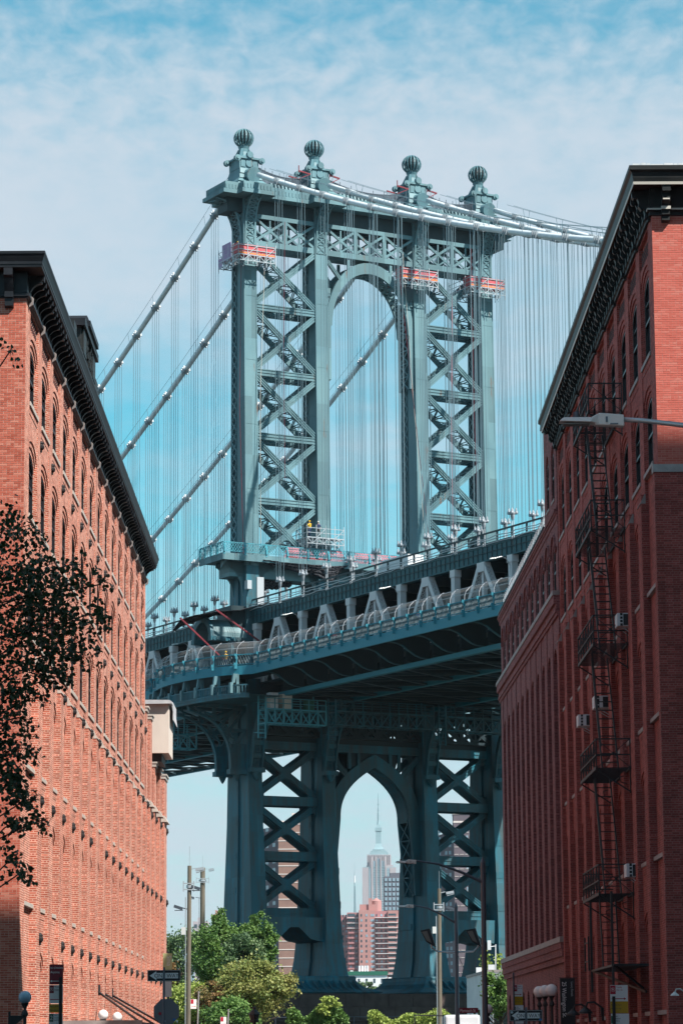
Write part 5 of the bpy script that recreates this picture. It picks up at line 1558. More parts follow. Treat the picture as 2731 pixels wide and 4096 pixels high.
# tarps
def cloth(name, label, pts_top, drop, mat, seed, group=None, rough=0.25):
    """sagging sheet: top edge points (u, v, z), hanging or spreading by 'drop' vectors"""
    rr = random.Random(seed); t_ = bthing(name, label, 'tarp', group)
    mb = MB(); n = len(pts_top) * 5; m_ = 6; G = []
    for i in range(n + 1):
        t = i / n * (len(pts_top) - 1); a = min(int(t), len(pts_top) - 2); f = t - a
        p = Vector(pts_top[a]).lerp(Vector(pts_top[a + 1]), f); d = Vector(drop[a]).lerp(Vector(drop[a + 1]), f)
        G.append([p + d * (j / m_) + Vector((0, rr.uniform(-1, 1), rr.uniform(-1, 1))) * rough * (0.3 + j / m_) * 0.5 for j in range(m_ + 1)])
    for i in range(n):
        for j in range(m_): mb.poly([G[i][j], G[i + 1][j], G[i + 1][j + 1], G[i][j + 1]])
    mb.smooth = True
    o = obj('sheet', mb, MAT[mat], t_)
    sd_ = o.modifiers.new('thickness', 'SOLIDIFY'); sd_.thickness = 0.03
    return t_
cloth('tarp', 'black tarp sagging under the tower platform right of the outer leg', [(-14.0, -2.9, 51.3), (-11.5, -2.9, 51.2), (-8.5, -2.9, 51.2), (-5.5, -2.9, 51.2), (-3.9, -2.9, 51.4)],
      [(0.3, 0.5, -0.15), (0.1, 0.6, -0.6), (0, 0.6, -1.0), (0, 0.5, -1.5), (-0.5, 0.4, -0.4)], 'black_tarp', 3)
cloth('tarp', 'torn dark net bag hanging under the portal beside the outer leg', [(-13.4, -0.5, 50.2), (-11.5, -0.5, 50.0), (-9.3, -0.5, 50.3)], [(0.2, 0, -1.9), (0, 0.2, -1.4), (-0.1, 0, -1.2)], 'black_tarp', 5)
cloth('tarp', 'black canopy tarp on red poles stretched over the footwalk hood', [(-23.4, -2.8, 44.5), (-21.5, -2.8, 45.1), (-19.4, -2.8, 45.55), (-16.5, -2.8, 45.9), (-14.6, -2.8, 46.5), (-12.8, -2.9, 46.9)],
      [(0.6, 3.6, -0.9), (0.4, 3.6, -0.6), (0.3, 3.4, -0.3), (0.3, 3.0, 0.1), (0.2, 2.5, 0.1), (0.1, 1.0, 0.1)], 'black_tarp', 7)
for i, (p, q) in enumerate((((-23.5, -2.9, 44.6), (-18.6, -3.0, 40.6)), ((-19.5, -3.0, 45.7), (-14.2, -3.6, 42.3)))):
    t_ = bthing('canopy_pole', ('dark red slanting pole at the left end of the black canopy', 'dark red slanting pole crossing the arched hood')[i], 'pole', 'red poles of the canopy')
    mb = MB(); mb.bar(p, q, 0.16, 0.16); obj('pole_bar', mb, MAT['red_pole'], t_)
# pink sheets stored on the platform
for i, (a, b, z) in enumerate(((-11.2, -7.3, 52.75), (-7.2, -3.6, 52.6), (-3.0, 3.9, 52.9))):
    t_ = bthing('barrier_stack', ('pink barriers stacked on the tower platform beside the outer brace', 'pink sheeting behind the railing below the silver scaffold', 'long pink barriers laid on the platform under the arch')[i], 'barrier', 'pink barriers on the tower platform')
    for k in range(5):
        mb = MB(); mb.box(a + 0.1 * k, b - 0.15 * k, -2.2 + 0.02 * k, -2.1 + 0.02 * k, 51.7 + 0.27 * k, 51.9 + 0.27 * k); obj('plank', mb, MAT['pink_sheet'], t_)
# maintenance travellers below the deck
def traveller(u0, u1, v, z, label, mat, n, boxes=()):
    t_ = bthing('inspection_gantry', label, 'gantry', 'inspection gantries under the deck')
    mb = MB()
    for y in (v, v + 1.6):
        lattice_run(mb, (u0, y, z), (u1, y, z), 1.4, n, 0.13)
        for h in (2.0, 2.5): mb.bar((u0, y, z + h), (u1, y, z + h), 0.07, 0.07)
    for i in range(n + 1):
        x = u0 + (u1 - u0) * i / n; mb.bar((x, v, z), (x, v + 1.6, z), 0.1, 0.1); mb.bar((x, v, z + 1.4), (x, v, z + 2.5), 0.09, 0.09)
    for i in range(5):
        a = u0 - 0.2 - i * 0.2; mb.bar((a, v, z - 1.0 + i * 0.0), (a, v + 0.8, z - 1.0), 0.05, 0.05)
    for x in (u0 - 0.9, u0 - 0.1):
        mb.bar((x, v, z - 1.6), (x, v, z + 2.6), 0.1, 0.1)
    for i in range(11): mb.bar((u0 - 0.9, v, z - 1.5 + i * 0.38), (u0 - 0.1, v, z - 1.5 + i * 0.38), 0.05, 0.05)
    for x in (u0 + 1, u1 - 1): mb.bar((x, v + 0.8, z + 1.4), (x, v + 0.8, 36.6), 0.14, 0.14)
    o = obj('gantry_frame', mb, MAT[mat], t_)
    d = MB(); d.box(u0, u1, v + 0.05, v + 1.55, z + 1.42, z + 1.5); obj('gantry_deck', d, MAT[mat], t_)
    for (a, b, c0, c1, mm) in boxes:
        q = MB(); q.box(a, b, v + 0.3, v + 1.1, z + 1.5 + c0, z + 1.5 + c1); obj('gear_box', q, MAT[mm], t_)
traveller(-17.2, -10.4, -9.6, 33.6, 'teal inspection gantry with stair and grey lockers beside the outer leg', 'traveller_teal', 7, ((-16.6, -15.7, 0, 1.6, 'truss_grey'), (-15.2, -14.1, 0, 1.5, 'stucco_cream'), (-12.4, -11.6, 0, 1.1, 'sign_green')))
traveller(-9.0, 2.5, -9.2, 33.8, 'dark inspection gantry under the deck above the pointed arch', 'bridge_steel_low', 11)
traveller(4.0, 14.0, -9.2, 33.8, 'dark inspection gantry under the deck near the right annex', 'bridge_steel_low', 9)
traveller(-20.2, -17.0, 6.4, 32.4, 'teal gantry with ladder left of the curved balcony bracket', 'traveller_teal', 3)
# box truck and other gear on the upper deck
tk = bthing('box_truck', 'white van body showing above the deck railing between hanger ropes', 'truck')
mb = MB(); mb.hexa([(-9.4, -24.5, 46.5), (-7.4, -24.5, 46.5), (-7.4, -19.0, 46.5), (-9.4, -19.0, 46.5), (-9.3, -24.3, 49.1), (-7.5, -24.3, 49.1), (-7.5, -19.3, 49.1), (-9.3, -19.3, 49.1)]); obj('van_body', mb, MAT['truck_white'], tk)
mb = MB(); mb.hexa([(-9.35, -19.0, 46.5), (-7.45, -19.0, 46.5), (-7.45, -17.2, 46.5), (-9.35, -17.2, 46.5), (-9.2, -19.0, 48.9), (-7.6, -19.0, 48.9), (-7.6, -18.2, 48.2), (-9.2, -18.2, 48.2)]); obj('cab', mb, MAT['truck_white'], tk)
mb = MB(); mb.hexa([(-9.2, -18.19, 47.6), (-7.6, -18.19, 47.6), (-7.6, -17.6, 47.5), (-9.2, -17.6, 47.5), (-9.15, -18.3, 48.15), (-7.65, -18.3, 48.15), (-7.65, -18.2, 48.1), (-9.15, -18.2, 48.1)]); obj('windscreen', mb, MAT['window_glass'], tk)
for y in (-23.5, -18.4):
    mb = MB(); mb.tube([(-9.42, y, 46.75), (-7.38, y, 46.75)], 0.35, 14); obj('wheel', mb, MAT['tyre'], tk)
mb = MB()
# ---------------------------------------------------------------- people
SKIN, _, _ = base_mat('skin', (0.45, 0.26, 0.19), 0.6)
def person(base, rz, shirt, trousers, label, arms='down', hat=None, lean=0.0, group=None, parent_rot=None):
    """one continuous skinned body with clothes as children"""
    p = thing('person', label, 'person', base, rz, group)
    V = [(0, 0, 0.95), (0, 0.0 + lean * 0.3, 1.18), (0, lean * 0.7, 1.40), (0, lean, 1.50), (0, lean + 0.02, 1.60), (0, lean + 0.02, 1.70)]
    Rr = [0.14, 0.12, 0.14, 0.055, 0.085, 0.075]
    E_ = [(0, 1), (1, 2), (2, 3), (3, 4), (4, 5)]
    def add(pt, r, frm):
        V.append(pt); Rr.append(r); E_.append((frm, len(V) - 1)); return len(V) - 1
    for s in (-1, 1):
        h = add((s * 0.09, 0, 0.88), 0.09, 0); k = add((s * 0.11, 0.05 + s * 0.06, 0.5), 0.06, h); a = add((s * 0.12, 0.0 + s * 0.08, 0.09), 0.04, k); add((s * 0.12, 0.14 + s * 0.08, 0.04), 0.035, a)
        sh = add((s * 0.19, lean * 0.7, 1.40), 0.05, 2)
        if arms == 'down': el = add((s * 0.24, lean * 0.6 - 0.02, 1.13), 0.04, sh); add((s * 0.23, lean * 0.5 + 0.1, 0.88), 0.028, el)
        else: el = add((s * 0.26, lean + 0.12, 1.18), 0.04, sh); add((s * 0.16, lean + 0.38, 1.22), 0.028, el)
    me = bpy.data.meshes.new('body'); me.from_pydata(V, E_, [])
    b = link('body', me, SKIN, p)
    sm = b.modifiers.new('skin', 'SKIN'); 
    for i, r in enumerate(Rr): me.skin_vertices[0].data[i].radius = (r, r)
    me.skin_vertices[0].data[0].use_root = True
    ss = b.modifiers.new('smooth', 'SUBSURF'); ss.levels = 1; ss.render_levels = 1
    sh = MB(); sh.smooth = True
    sh.lathe([(0.155, 0.92), (0.16, 1.0), (0.15, 1.15), (0.185, 1.35), (0.19, 1.42), (0.08, 1.49)], 0, lean * 0.5, 10)
    for s in (-1, 1): sh.tube([(s * 0.17, lean * 0.7, 1.41), (s * 0.245, lean * 0.6 if arms == 'down' else lean + 0.1, 1.16)], [0.075, 0.062], 8)
    obj('shirt', sh, MAT[shirt], p)
    tr_ = MB(); tr_.smooth = True
    tr_.lathe([(0.15, 0.82), (0.165, 0.9), (0.155, 0.98)], 0, 0, 10)
    for s in (-1, 1): tr_.tube([(s * 0.09, 0, 0.9), (s * 0.11, 0.05 + s * 0.06, 0.5), (s * 0.12, s * 0.08, 0.1)], [0.105, 0.08, 0.06], 8)
    obj('trousers', tr_, MAT[trousers], p)
    hr_ = MB(); hr_.smooth = True
    hr_.lathe([(0.10, 1.64), (0.11, 1.70), (0.09, 1.77), (0.03, 1.80)], 0, lean, 10)
    obj('helmet' if hat else 'hair', hr_, MAT[hat or 'iron_dark'], p)
    return p
def bw(u, v, z): return BT + Matrix.Rotation(BR, 3, 'Z') @ Vector((u, v, z))
base_mat('cloth_pink', (0.65, 0.12, 0.20), 0.8); base_mat('cloth_navy', (0.03, 0.05, 0.12), 0.8); base_mat('cloth_blue', (0.05, 0.18, 0.45), 0.8); base_mat('vest_yellow', (0.75, 0.45, 0.03), 0.7)
person(bw(-17.8, -24.9, 39.06), BR, 'cloth_pink', 'cloth_navy', 'person in a pink top walking on the fenced footwalk')
person(bw(-17.9, -40.6, 39.06), BR + 0.4, 'cloth_blue', 'cloth_navy', 'person in blue clothes walking on the footwalk near the right')
person(bw(-20.6, -7.4, 39.06), BR + 1.2, 'vest_yellow', 'cloth_navy', 'worker in an orange-yellow vest standing on the curved balcony walk', hat='vest_yellow')
person(bw(-15.9, -1.2, 83.6), BR + 1.0, 'iron_dark', 'cloth_navy', 'dark-clad worker on the leftmost red work platform', 'fwd', hat='vest_yellow', lean=0.08)
person(bw(-8.3, -2.6, 54.1), BR + 0.6, 'vest_yellow', 'cloth_navy', 'worker with yellow helmet on the silver scaffold', 'fwd', hat='vest_yellow', lean=0.05)
person(bw(-7.3, -2.6, 54.1), BR - 0.8, 'cloth_navy', 'iron_dark', 'worker in dark clothes on the silver scaffold beside the leg', hat='cream_trim')

# ================================================================ Manhattan skyline across the river
glz, _, _ = base_mat('far_glass', (0.10, 0.16, 0.20), 0.2, 0, 0.8)
mottled('far_lime', (0.40, 0.35, 0.37), (0.34, 0.30, 0.33), 0.02, rough=0.8)
mottled('far_metal', (0.26, 0.38, 0.42), (0.20, 0.31, 0.35), 0.05, rough=0.5)
mottled('far_brown', (0.27, 0.16, 0.13), (0.22, 0.13, 0.11), 0.3, rough=0.9)
mottled('far_dark_brick', (0.14, 0.11, 0.13), (0.11, 0.09, 0.11), 0.3, rough=0.9)
mottled('far_pink_brick', (0.36, 0.16, 0.17), (0.42, 0.20, 0.20), 0.1, rough=0.9)
mottled('far_orange_brick', (0.42, 0.22, 0.21), (0.38, 0.19, 0.18), 0.1, rough=0.9)
mottled('far_slate', (0.10, 0.10, 0.13), (0.12, 0.12, 0.15), 0.3, rough=0.7)
base_mat('far_band', (0.62, 0.55, 0.52), 0.8); base_mat('far_white', (0.70, 0.70, 0.72), 0.7); base_mat('far_window', (0.24, 0.33, 0.40), 0.25, 0, 0.6)
base_mat('far_window_dark', (0.05, 0.07, 0.09), 0.3, 0, 0.6)
def windows(parent, face, x0, x1, y0, y1, z0, z1, nx, nz, wf, hf, mat, name='window', depth_=0.3, jitter=None):
    """grid of windows; face 'y-' or 'x+/x-'; each pane set in its own shallow frame"""
    W_ = ((x1 - x0) if face == 'y-' else (y1 - y0)) / nx; H_ = (z1 - z0) / nz
    mb = MB()
    if face == 'y-': mb.box(0, W_ * wf, -0.06, depth_, 0, H_ * hf)
    else: mb.box(-0.06, 0.06, 0, W_ * wf, 0, H_ * hf)
    me = mb.mesh(name); me.materials.append(MAT[mat])
    out_ = []
    for j in range(nz):
        for i in range(nx):
            a = W_ * (i + (1 - wf) / 2); z = z0 + H_ * (j + (1 - hf) / 2)
            loc = (x0 + a, y0, z) if face == 'y-' else (x0, y0 + a, z)
            out_.append(link(name, me, None, parent, loc))
    return out_
# Empire-style setback tower
es = thing('skyscraper', 'pale stepped art deco skyscraper with tall antenna seen through the pointed arch', 'skyscraper', (57.6, 5050, 0), 0.0)
mb = MB()
for x0, x1, y0, y1, z0, z1 in ((-27.3, 29.0, 0, 50, 0, 268), (-25, 28, 2, 48, 268, 298), (-20, 24.2, 4, 46, 298, 302), (-19, 21.0, 6, 44, 302, 319)):
    mb.box(x0, x1, y0, y1, z0, z1)
for a, b in ((-27.3, -17), (-12.6, -9.4), (-4.6, -2.6), (2.6, 4.6), (10.6, 13.4), (18.6, 29.0)): mb.box(a, b, -1.6, 0.1, 0, 298 if abs(a) > 15 else 316)
for i in range(13): mb.box(-19 + i * 3.15, -17.7 + i * 3.15, 4.6, 6.1, 300, 320.2)
obj('shaft', mb, MAT['far_lime'], es)
mb = MB()
for x0, x1, z0, z1 in ((-16.5, 17.5, 319, 321), (-14, 16, 321, 324), (-12.5, 14, 324, 326.5), (-9.5, 11.0, 326.5, 329)): mb.box(x0, x1, 9, 40, z0, z1)
mb.taper((-7.5, 9.0, 14, 36, 329), (-4.3, 5.2, 18, 32, 339)); mb.taper((-4.3, 5.2, 18, 32, 339), (-3.6, 4.6, 19, 31, 362)); mb.box(-4.9, 5.9, 18, 32, 360, 366)
mb.taper((-3.2, 4.0, 19, 31, 366), (-2.4, 3.2, 20, 30, 371)); mb.lathe([(2.6, 371), (2.0, 375), (1.6, 378), (1.6, 390), (2.1, 390.3), (1.3, 391), (1.2, 400), (0.8, 401), (0.6, 413), (0.25, 424)], 0.6, 25, 10)
for z in (382, 386, 395, 405): mb.box(-1.6, 2.8, 24, 26, z, z + 0.7)
obj('mooring_mast', mb, MAT['far_metal'], es)
for x0, x1, y, z1 in ((-25.5, -19, -0.3, 296), (-16.6, -13.0, -0.3, 300), (-9.2, -4.8, 2.0, 312), (-2.4, 2.4, 1.0, 316), (4.8, 10.4, 2.0, 312), (13.6, 18.4, -0.3, 300), (20.5, 26.8, -0.3, 296)):
    n = max(1, int((x1 - x0) / 2.4)); w_ = (x1 - x0) / n
    for i in range(n):
        mb = MB(); mb.box(x0 + i * w_ + 0.45, x0 + (i + 1) * w_ - 0.45, y - 0.4 if y < 0.5 else -0.25, y + 3.5, 150, z1 - 3); obj('window_strip', mb, MAT['far_window'], es)
mb = MB()
for z in range(150, 300, 4): mb.box(-25.6, 26.9, -0.78, -0.70, z, z + 1.1)
obj('spandrel', mb, MAT['far_metal'], es)
# needle spire
sp_ = thing('antenna_spire', 'thin striped antenna spire left of the pale skyscraper', 'spire', (20.6, 6000, 0))
mb = MB(); mb.lathe([(2.6, 0), (2.4, 240), (2.0, 285), (1.2, 318), (0.9, 340), (0.4, 345), (0.25, 362)], 0, 0, 8); obj('mast', mb, MAT['far_metal'], sp_)
mb = MB()
for i in range(22): mb.box(-2.6 + i * 0.05, 2.6 - i * 0.05, -2.4, 2.4, 262 + i * 2.6, 263 + i * 2.6)
obj('mast_ring', mb, MAT['far_metal'], sp_)
mb = MB(); mb.lathe([(1.5, 324), (1.3, 338)], 0, 0, 8); obj('white_band', mb, MAT['far_white'], sp_)
# slate tower with grid of windows
gt = thing('apartment_tower', 'dark slate grid-windowed tower overlapping the pale skyscraper', 'tower block', (27.4, 2100, 0))
mb = MB(); mb.box(0, 22, 0, 20, 0, 118.6); mb.box(4.5, 14, 3, 15, 118.6, 121.2); obj('tower_wall', mb, MAT['far_slate'], gt)
for j in range(11):
    for i in range(6):
        o_ = MB(); 
        break
ws = windows(gt, 'y-', 0.2, 22, -0.35, 0, 68.0, 118.0, 8, 15, 0.62, 0.62, 'far_window')
# rose brick slab with balconies
pb = thing('apartment_block', 'pink and orange brick apartment block with white balconies and a water tank', 'apartment block', (0, 1700, 0))
mb = MB(); mb.box(-6, 2.2, 8, 26, 0, 75.2); mb.box(1.4, 8.0, 3.2, 24, 0, 76.4); mb.box(17.0, 32.5, 3, 22, 0, 77.2); obj('block_wall', mb, MAT['far_pink_brick'], pb)
mb = MB(); mb.box(8.01, 14.2, 0, 20, 0, 77.6); mb.box(14.2, 16.99, 1.6, 20, 0, 77.4); mb.box(24.4, 30.2, 0.9, 3.1, 0, 77.3); mb.box(8.6, 17.5, 6, 16, 77.4, 81.0); mb.box(13.6, 15.6, 5, 8, 77.4, 84.4); obj('stair_tower', mb, MAT['far_orange_brick'], pb)
mb = MB(); mb.tube([(18.0, 9, 77.3), (18.0, 9, 83.0)], 2.9, 14); mb.lathe([(2.95, 83.0), (0.1, 84.8)], 18.0, 9, 14); obj('water_tank', mb, MAT['far_orange_brick'], pb)
fl = 2.86
for j in range(14):
    z = 76.2 - (j + 1) * fl
    for x0, x1, y0, mt in ((17.2, 30.3, 0.6, 'far_white'), (30.3, 32.6, 2.6, 'far_white')) + (((1.3, 8.1, 2.5, 'far_white'),) if j < 3 else ((2.0, 7.4, 2.85, 'far_pink_brick'),)):
        b_ = MB(); b_.box(x0, x1, y0 - 0.7, y0 + 2.3, z - 0.12, z + 0.12 if mt != 'far_pink_brick' else z + 0.9); obj('balcony', b_, MAT[mt], pb)
    b_ = MB(); b_.box(24.3, 28.4, -0.1, 0.2, z + 0.13, z + 1.0); obj('balcony_front', b_, MAT['far_orange_brick'], pb)
def wmesh(w_, h_, mat):
    q = MB(); q.box(0, w_, -0.12, 0.1, 0, h_); me = q.mesh('window'); me.materials.append(MAT[mat]); return me
wa, wb, wc = wmesh(0.8, 1.3, 'far_window_dark'), wmesh(1.1, 1.3, 'far_window'), wmesh(4.2, 1.7, 'far_window_dark')
rr = random.Random(21)
for j in range(14):
    z = 76.2 - (j + 1) * fl + 0.75
    for x, y in ((9.0, 0), (11.8, 0), (2.8, 3.2), (6.0, 3.2), (17.6, 3), (20.2, 3), (-1.2, 8), (0.6, 8)):
        if x in (2.8, 6.0) and j < 3: continue
        link('window', rr.choice((wa, wb, wa)), None, pb, (x, y, z))
    link('window', wb, None, pb, (14.5, 1.6, z)); link('window', wb, None, pb, (15.7, 1.6, z))
    link('window', wc, None, pb, (24.7, 0.9, z - 0.2)); link('window', wa, None, pb, (22.6, 3, z)); link('window', wb, None, pb, (31.0, 3, z))
    if j < 3:
        link('window', wc, None, pb, (1.8, 3.2, z)); link('window', wa, None, pb, (6.6, 3.2, z))
# low roofs by the far shore
rr = random.Random(31)
lowl = [('low_building', 'white low building with green cornice below the pink block', 1.0, 11.2, 22.4, 'far_white', True), ('low_building', 'grey-white low rooftop with a shed under the pointed arch', 7.0, 5.5, 20.0, 'far_lime', False),
        ('low_building', 'white rooftop shed beside the right shoe of the arch', 12.2, 4.6, 20.6, 'far_white', False)]
for i, (n_, lb_, x, w_, h_, mt, green) in enumerate(lowl):
    t_ = thing(n_, lb_, 'low building', (x, 880 + i * 6, 0))
    mb = MB(); mb.box(0, w_, 0, 20, 0, h_); mb.box(0.5, 1.4, 1, 3, h_, h_ + 1.2); mb.box(w_ * 0.5, w_ * 0.5 + 1.2, 1, 3, h_, h_ + 0.8); obj('block_wall', mb, MAT[mt], t_)
    if green: mb = MB(); mb.box(-0.2, w_ + 0.2, -0.4, 1, h_ - 0.2, h_ + 0.9); obj('cornice', mb, MAT['sign_green'], t_)
    for k in range(5):
        mb = MB(); mb.box(0.5 + k * w_ / 5, 1.1 + k * w_ / 5, -0.08, 0.1, h_ - 2.4, h_ - 1.2); obj('window', mb, MAT['far_window_dark'], t_)
    for k in range(4):
        if i == 0: mb = MB(); mb.tube([(3.2 + k * 0.8, 4, h_), (3.2 + k * 0.8, 4, h_ + 2.6)], 0.28, 8); obj('chimney_pipe', mb, MAT['far_white'], t_)
# brown slab seen through the left lattice
def slab_tower(x, Y, w, d, h, wall, label, left_w, band, win_right):
    t_ = thing('apartment_tower', label, 'tower block', (x, Y, 0))
    mb = MB(); mb.box(0, w, 0, d, 0, h); obj('tower_wall', mb, MAT[wall], t_)
    return t_
bt_ = thing('apartment_tower', 'brown brick tower with cream bands and dark flank behind the left lattice', 'tower block', (-22.6, 1040, 0))
mb = MB(); mb.box(0, 16, 0, 14, 0, 78.2); obj('tower_wall', mb, MAT['far_brown'], bt_)
mb = MB(); mb.hexa([(-9, 22, 0), (-0.01, 0.0, 0), (-0.01, 14, 0), (-9, 30, 0), (-9, 22, 77.2), (-0.01, 0.0, 77.2), (-0.01, 14, 77.2), (-9, 30, 77.2)]); obj('flank_wall', mb, MAT['far_dark_brick'], bt_)
mb = MB(); mb.box(4.6, 8.0, 3, 8, 78.2, 81.8); mb.box(-1.0, 2.0, 3, 8, 78.2, 79.2); obj('roof_house', mb, MAT['far_band'], bt_)
for j in range(27):
    z = 77.6 - j * 2.86
    b_ = MB(); b_.box(-0.1, 16.1, -0.12, -0.005, z, z + 0.28); obj('band', b_, MAT['far_band'], bt_)
w1_, w2_ = wmesh(1.55, 1.35, 'far_window'), wmesh(1.5, 0.7, 'far_window_dark')
for j in range(26):
    z = 75.4 - j * 2.86 + 0.55
    for x in (8.0 - 0.0, 13.4): link('window', w1_, None, bt_, (x, 0, z)); link('air_vent', w2_, None, bt_, (x, 0, z - 0.85))
    for k in range(3):
        q = MB()
        a = 0.12 + 0.28 * k
        P0 = Vector((-0.03, -0.02, z)); P1 = Vector((-9, 22, z)); A = P0.lerp(P1, a); B = P0.lerp(P1, a + 0.12)
        q.poly([A + Vector((0, -0.12, 0)), B + Vector((0, -0.12, 0)), B + Vector((0, -0.12, 1.3)), A + Vector((0, -0.12, 1.3))]); obj('window', q, MAT['far_window'], bt_)
# charcoal tower through the right lattice
dt = thing('apartment_tower', 'charcoal brick tower with white window bands behind the right lattice', 'tower block', (43.0, 1180, 0))
mb = MB(); mb.box(0, 17, 0, 14, 0, 86.5); mb.box(0, 10, 2, 12, 86.5, 91.5)
mb.hexa([(-9, 12, 0), (-0.01, 0.0, 0), (-0.01, 14, 0), (-9, 26, 0), (-9, 12, 82), (-0.01, 0.0, 86), (-0.01, 14, 86), (-9, 26, 82)]); obj('tower_wall', mb, MAT['far_dark_brick'], dt)
mb = MB(); mb.box(-0.2, 10.2, 1.8, 12, 91.5, 92.6); mb.box(-0.1, 10.1, 1.9, 2.0, 88.2, 88.9); mb.box(-7.2, -4.6, 10, 16, 81.5, 84.2); obj('roof_house', mb, MAT['far_band'], dt)
w3_ = wmesh(0.75, 1.5, 'far_window')
for j in range(29):
    z = 84.4 - j * 2.86
    for k in range(7):
        x = k * 2.1
        b_ = MB(); b_.box(x + 0.1, x + 1.75, -0.16, -0.005, z - 0.2 - 0.0, z - 0.02); obj('band', b_, MAT['far_band'], dt) if k % 2 == 0 or j % 1 == 0 else None
    for x in (4.8, 6.2, 8.8, 10.0, 12.4, 13.6): link('window', w3_, None, dt, (x, 0, z))
    for a in (0.12, 0.28, 0.55, 0.72):
        P0 = Vector((-0.03, -0.02, z)); P1 = Vector((-9, 12, z)); A = P0.lerp(P1, a); B = P0.lerp(P1, a + 0.09)
        q = MB(); q.poly([A + Vector((0, -0.15, 0)), B + Vector((0, -0.15, 0)), B + Vector((0, -0.15, 1.4)), A + Vector((0, -0.15, 1.4))]); obj('window', q, MAT['far_window'], dt)
# pale towers far left beyond the trees
for i, (x, h_, w_, mt, lb_) in enumerate(((-81, 57.5, 6.5, 'far_window', 'pale glass office block far left beyond the trees'), (-75.5, 64, 7.5, 'far_lime', 'pale grey tower far left between the wooden poles'), (-67.0, 60, 5, 'far_white', 'white tower with curved edge right of the second wooden pole'), (-65.9, 68.3, 2.6, 'far_orange_brick', 'slim tan tower top beside the trees'), (-63.5, 56, 6, 'far_pink_brick', 'low pinkish block beside the tree crown'))):
    t_ = thing('distant_building', lb_, 'distant building', (x, 1500 + i * 8, 0))
    mb = MB(); mb.box(0, w_, 0, 12, 0, h_); mb.box(w_ * 0.3, w_ * 0.7, 2, 8, h_, h_ + 2); obj('block_wall', mb, MAT[mt], t_)
    ws = windows(t_, 'y-', 0.3, w_ - 0.3, -0.1, 0, h_ - 20, h_ - 0.6, 3, 6, 0.6, 0.5, 'far_window_dark')
# ================================================================ street furniture
def text(parent, body, size, loc, mat, align='LEFT', rot=(math.pi / 2, 0, 0), sx=1.0, name='lettering', ext=0.0015):
    c = bpy.data.curves.new(name, 'FONT'); c.body = body; c.size = size; c.align_x = align; c.extrude = ext
    c.materials.append(MAT[mat])
    tmp = bpy.data.objects.new(name, c); COL.objects.link(tmp)
    me = bpy.data.meshes.new_from_object(tmp.evaluated_get(bpy.context.evaluated_depsgraph_get()))
    bpy.data.objects.remove(tmp); bpy.data.curves.remove(c)
    if not me.materials: me.materials.append(MAT[mat])
    o = bpy.data.objects.new(name, me); COL.objects.link(o); o.parent = parent; o.location = loc; o.rotation_euler = rot; o.scale = (sx, 1, 1)
    return o
def plate(parent, name, x0, x1, z0, z1, y, mat, th=0.004):
    q = MB(); q.box(x0, x1, y, y + th, z0, z1); return obj(name, q, MAT[mat], parent)
def post(parent, x, y, z0, z1, r, mat, name='post', square=False):
    q = MB()
    if square: q.box(x - r, x + r, y - r, y + r, z0, z1)
    else: q.tube([(x, y, z0), (x, y, z1)], r, 10)
    return obj(name, q, MAT[mat], parent)
def one_way(loc, rz, label, pole_off=0.0, sticker=False):
    t = thing('one_way_sign', label, 'street sign', loc, rz, 'one way signs')
    plate(t, 'sign_panel', -0.46, 0.46, -0.155, 0.155, 0, 'sign_black')
    q = MB()
    for a, b, c_, d in ((-0.45, 0.45, 0.137, 0.143), (-0.45, 0.45, -0.143, -0.137), (-0.45, -0.444, -0.137, 0.137), (0.444, 0.45, -0.137, 0.137)): q.box(a, b, -0.003, -0.0005, c_, d)
    obj('border', q, MAT['sign_white'], t)
    q = MB(); q.prism([(-0.40, 0), (-0.21, 0.125), (-0.21, 0.075), (0.39, 0.075), (0.39, -0.075), (-0.21, -0.075), (-0.21, -0.125)], -0.004, -0.0006); obj('arrow', q, MAT['sign_white'], t)
    text(t, 'ONE', 0.15, (-0.27, -0.006, -0.052), 'sign_black', sx=0.95); text(t, 'WAY', 0.15, (0.075, -0.006, -0.052), 'sign_black', sx=0.95)
    if sticker:
        for x, z, m_ in ((-0.39, 0.09, 'banner_pale'), (-0.30, -0.09, 'banner_pale'), (0.40, -0.11, 'cloth_blue')):
            q = MB(); q.tube([(x, -0.0075, z), (x, -0.0045, z)], 0.035, 8); obj('sticker', q, MAT[m_], t)
    post(t, pole_off, -0.05, -loc[2] + 0.14, 0.23, 0.030, 'pole_grey')
    return t
one_way((-5.0, 84.0, 3.595), 0.03, 'one way arrow sign on the left, above the grey back of a stop sign')
one_way((4.98, 84.0, 2.43), 0.10, 'stickered one way arrow sign at the bottom right beside the three globe lamps', sticker=True)
t = thing('stop_sign', 'grey back of an octagonal stop sign with small round stickers below the left arrow sign', 'stop sign', (-5.02, 85.5, 2.626), 0.02)
q = MB(); q.prism([(0.385 * math.cos(math.pi / 8 + i * math.pi / 4), 0.385 * math.sin(math.pi / 8 + i * math.pi / 4)) for i in range(8)], 0, 0.004); obj('sign_panel', q, MAT['sign_grey'], t)
for x, z, r, m_ in ((-0.18, -0.05, 0.045, 'sign_red'), (0.22, -0.22, 0.04, 'cloth_blue'), (-0.05, -0.26, 0.03, 'banner_pale'), (0.30, -0.27, 0.03, 'sign_white')):
    q = MB(); q.tube([(x, -0.004, z), (x, -0.001, z)], r, 10); obj('sticker', q, MAT[m_], t)
post(t, 0.02, 0.04, -2.54, 0.2, 0.03, 'pole_grey')
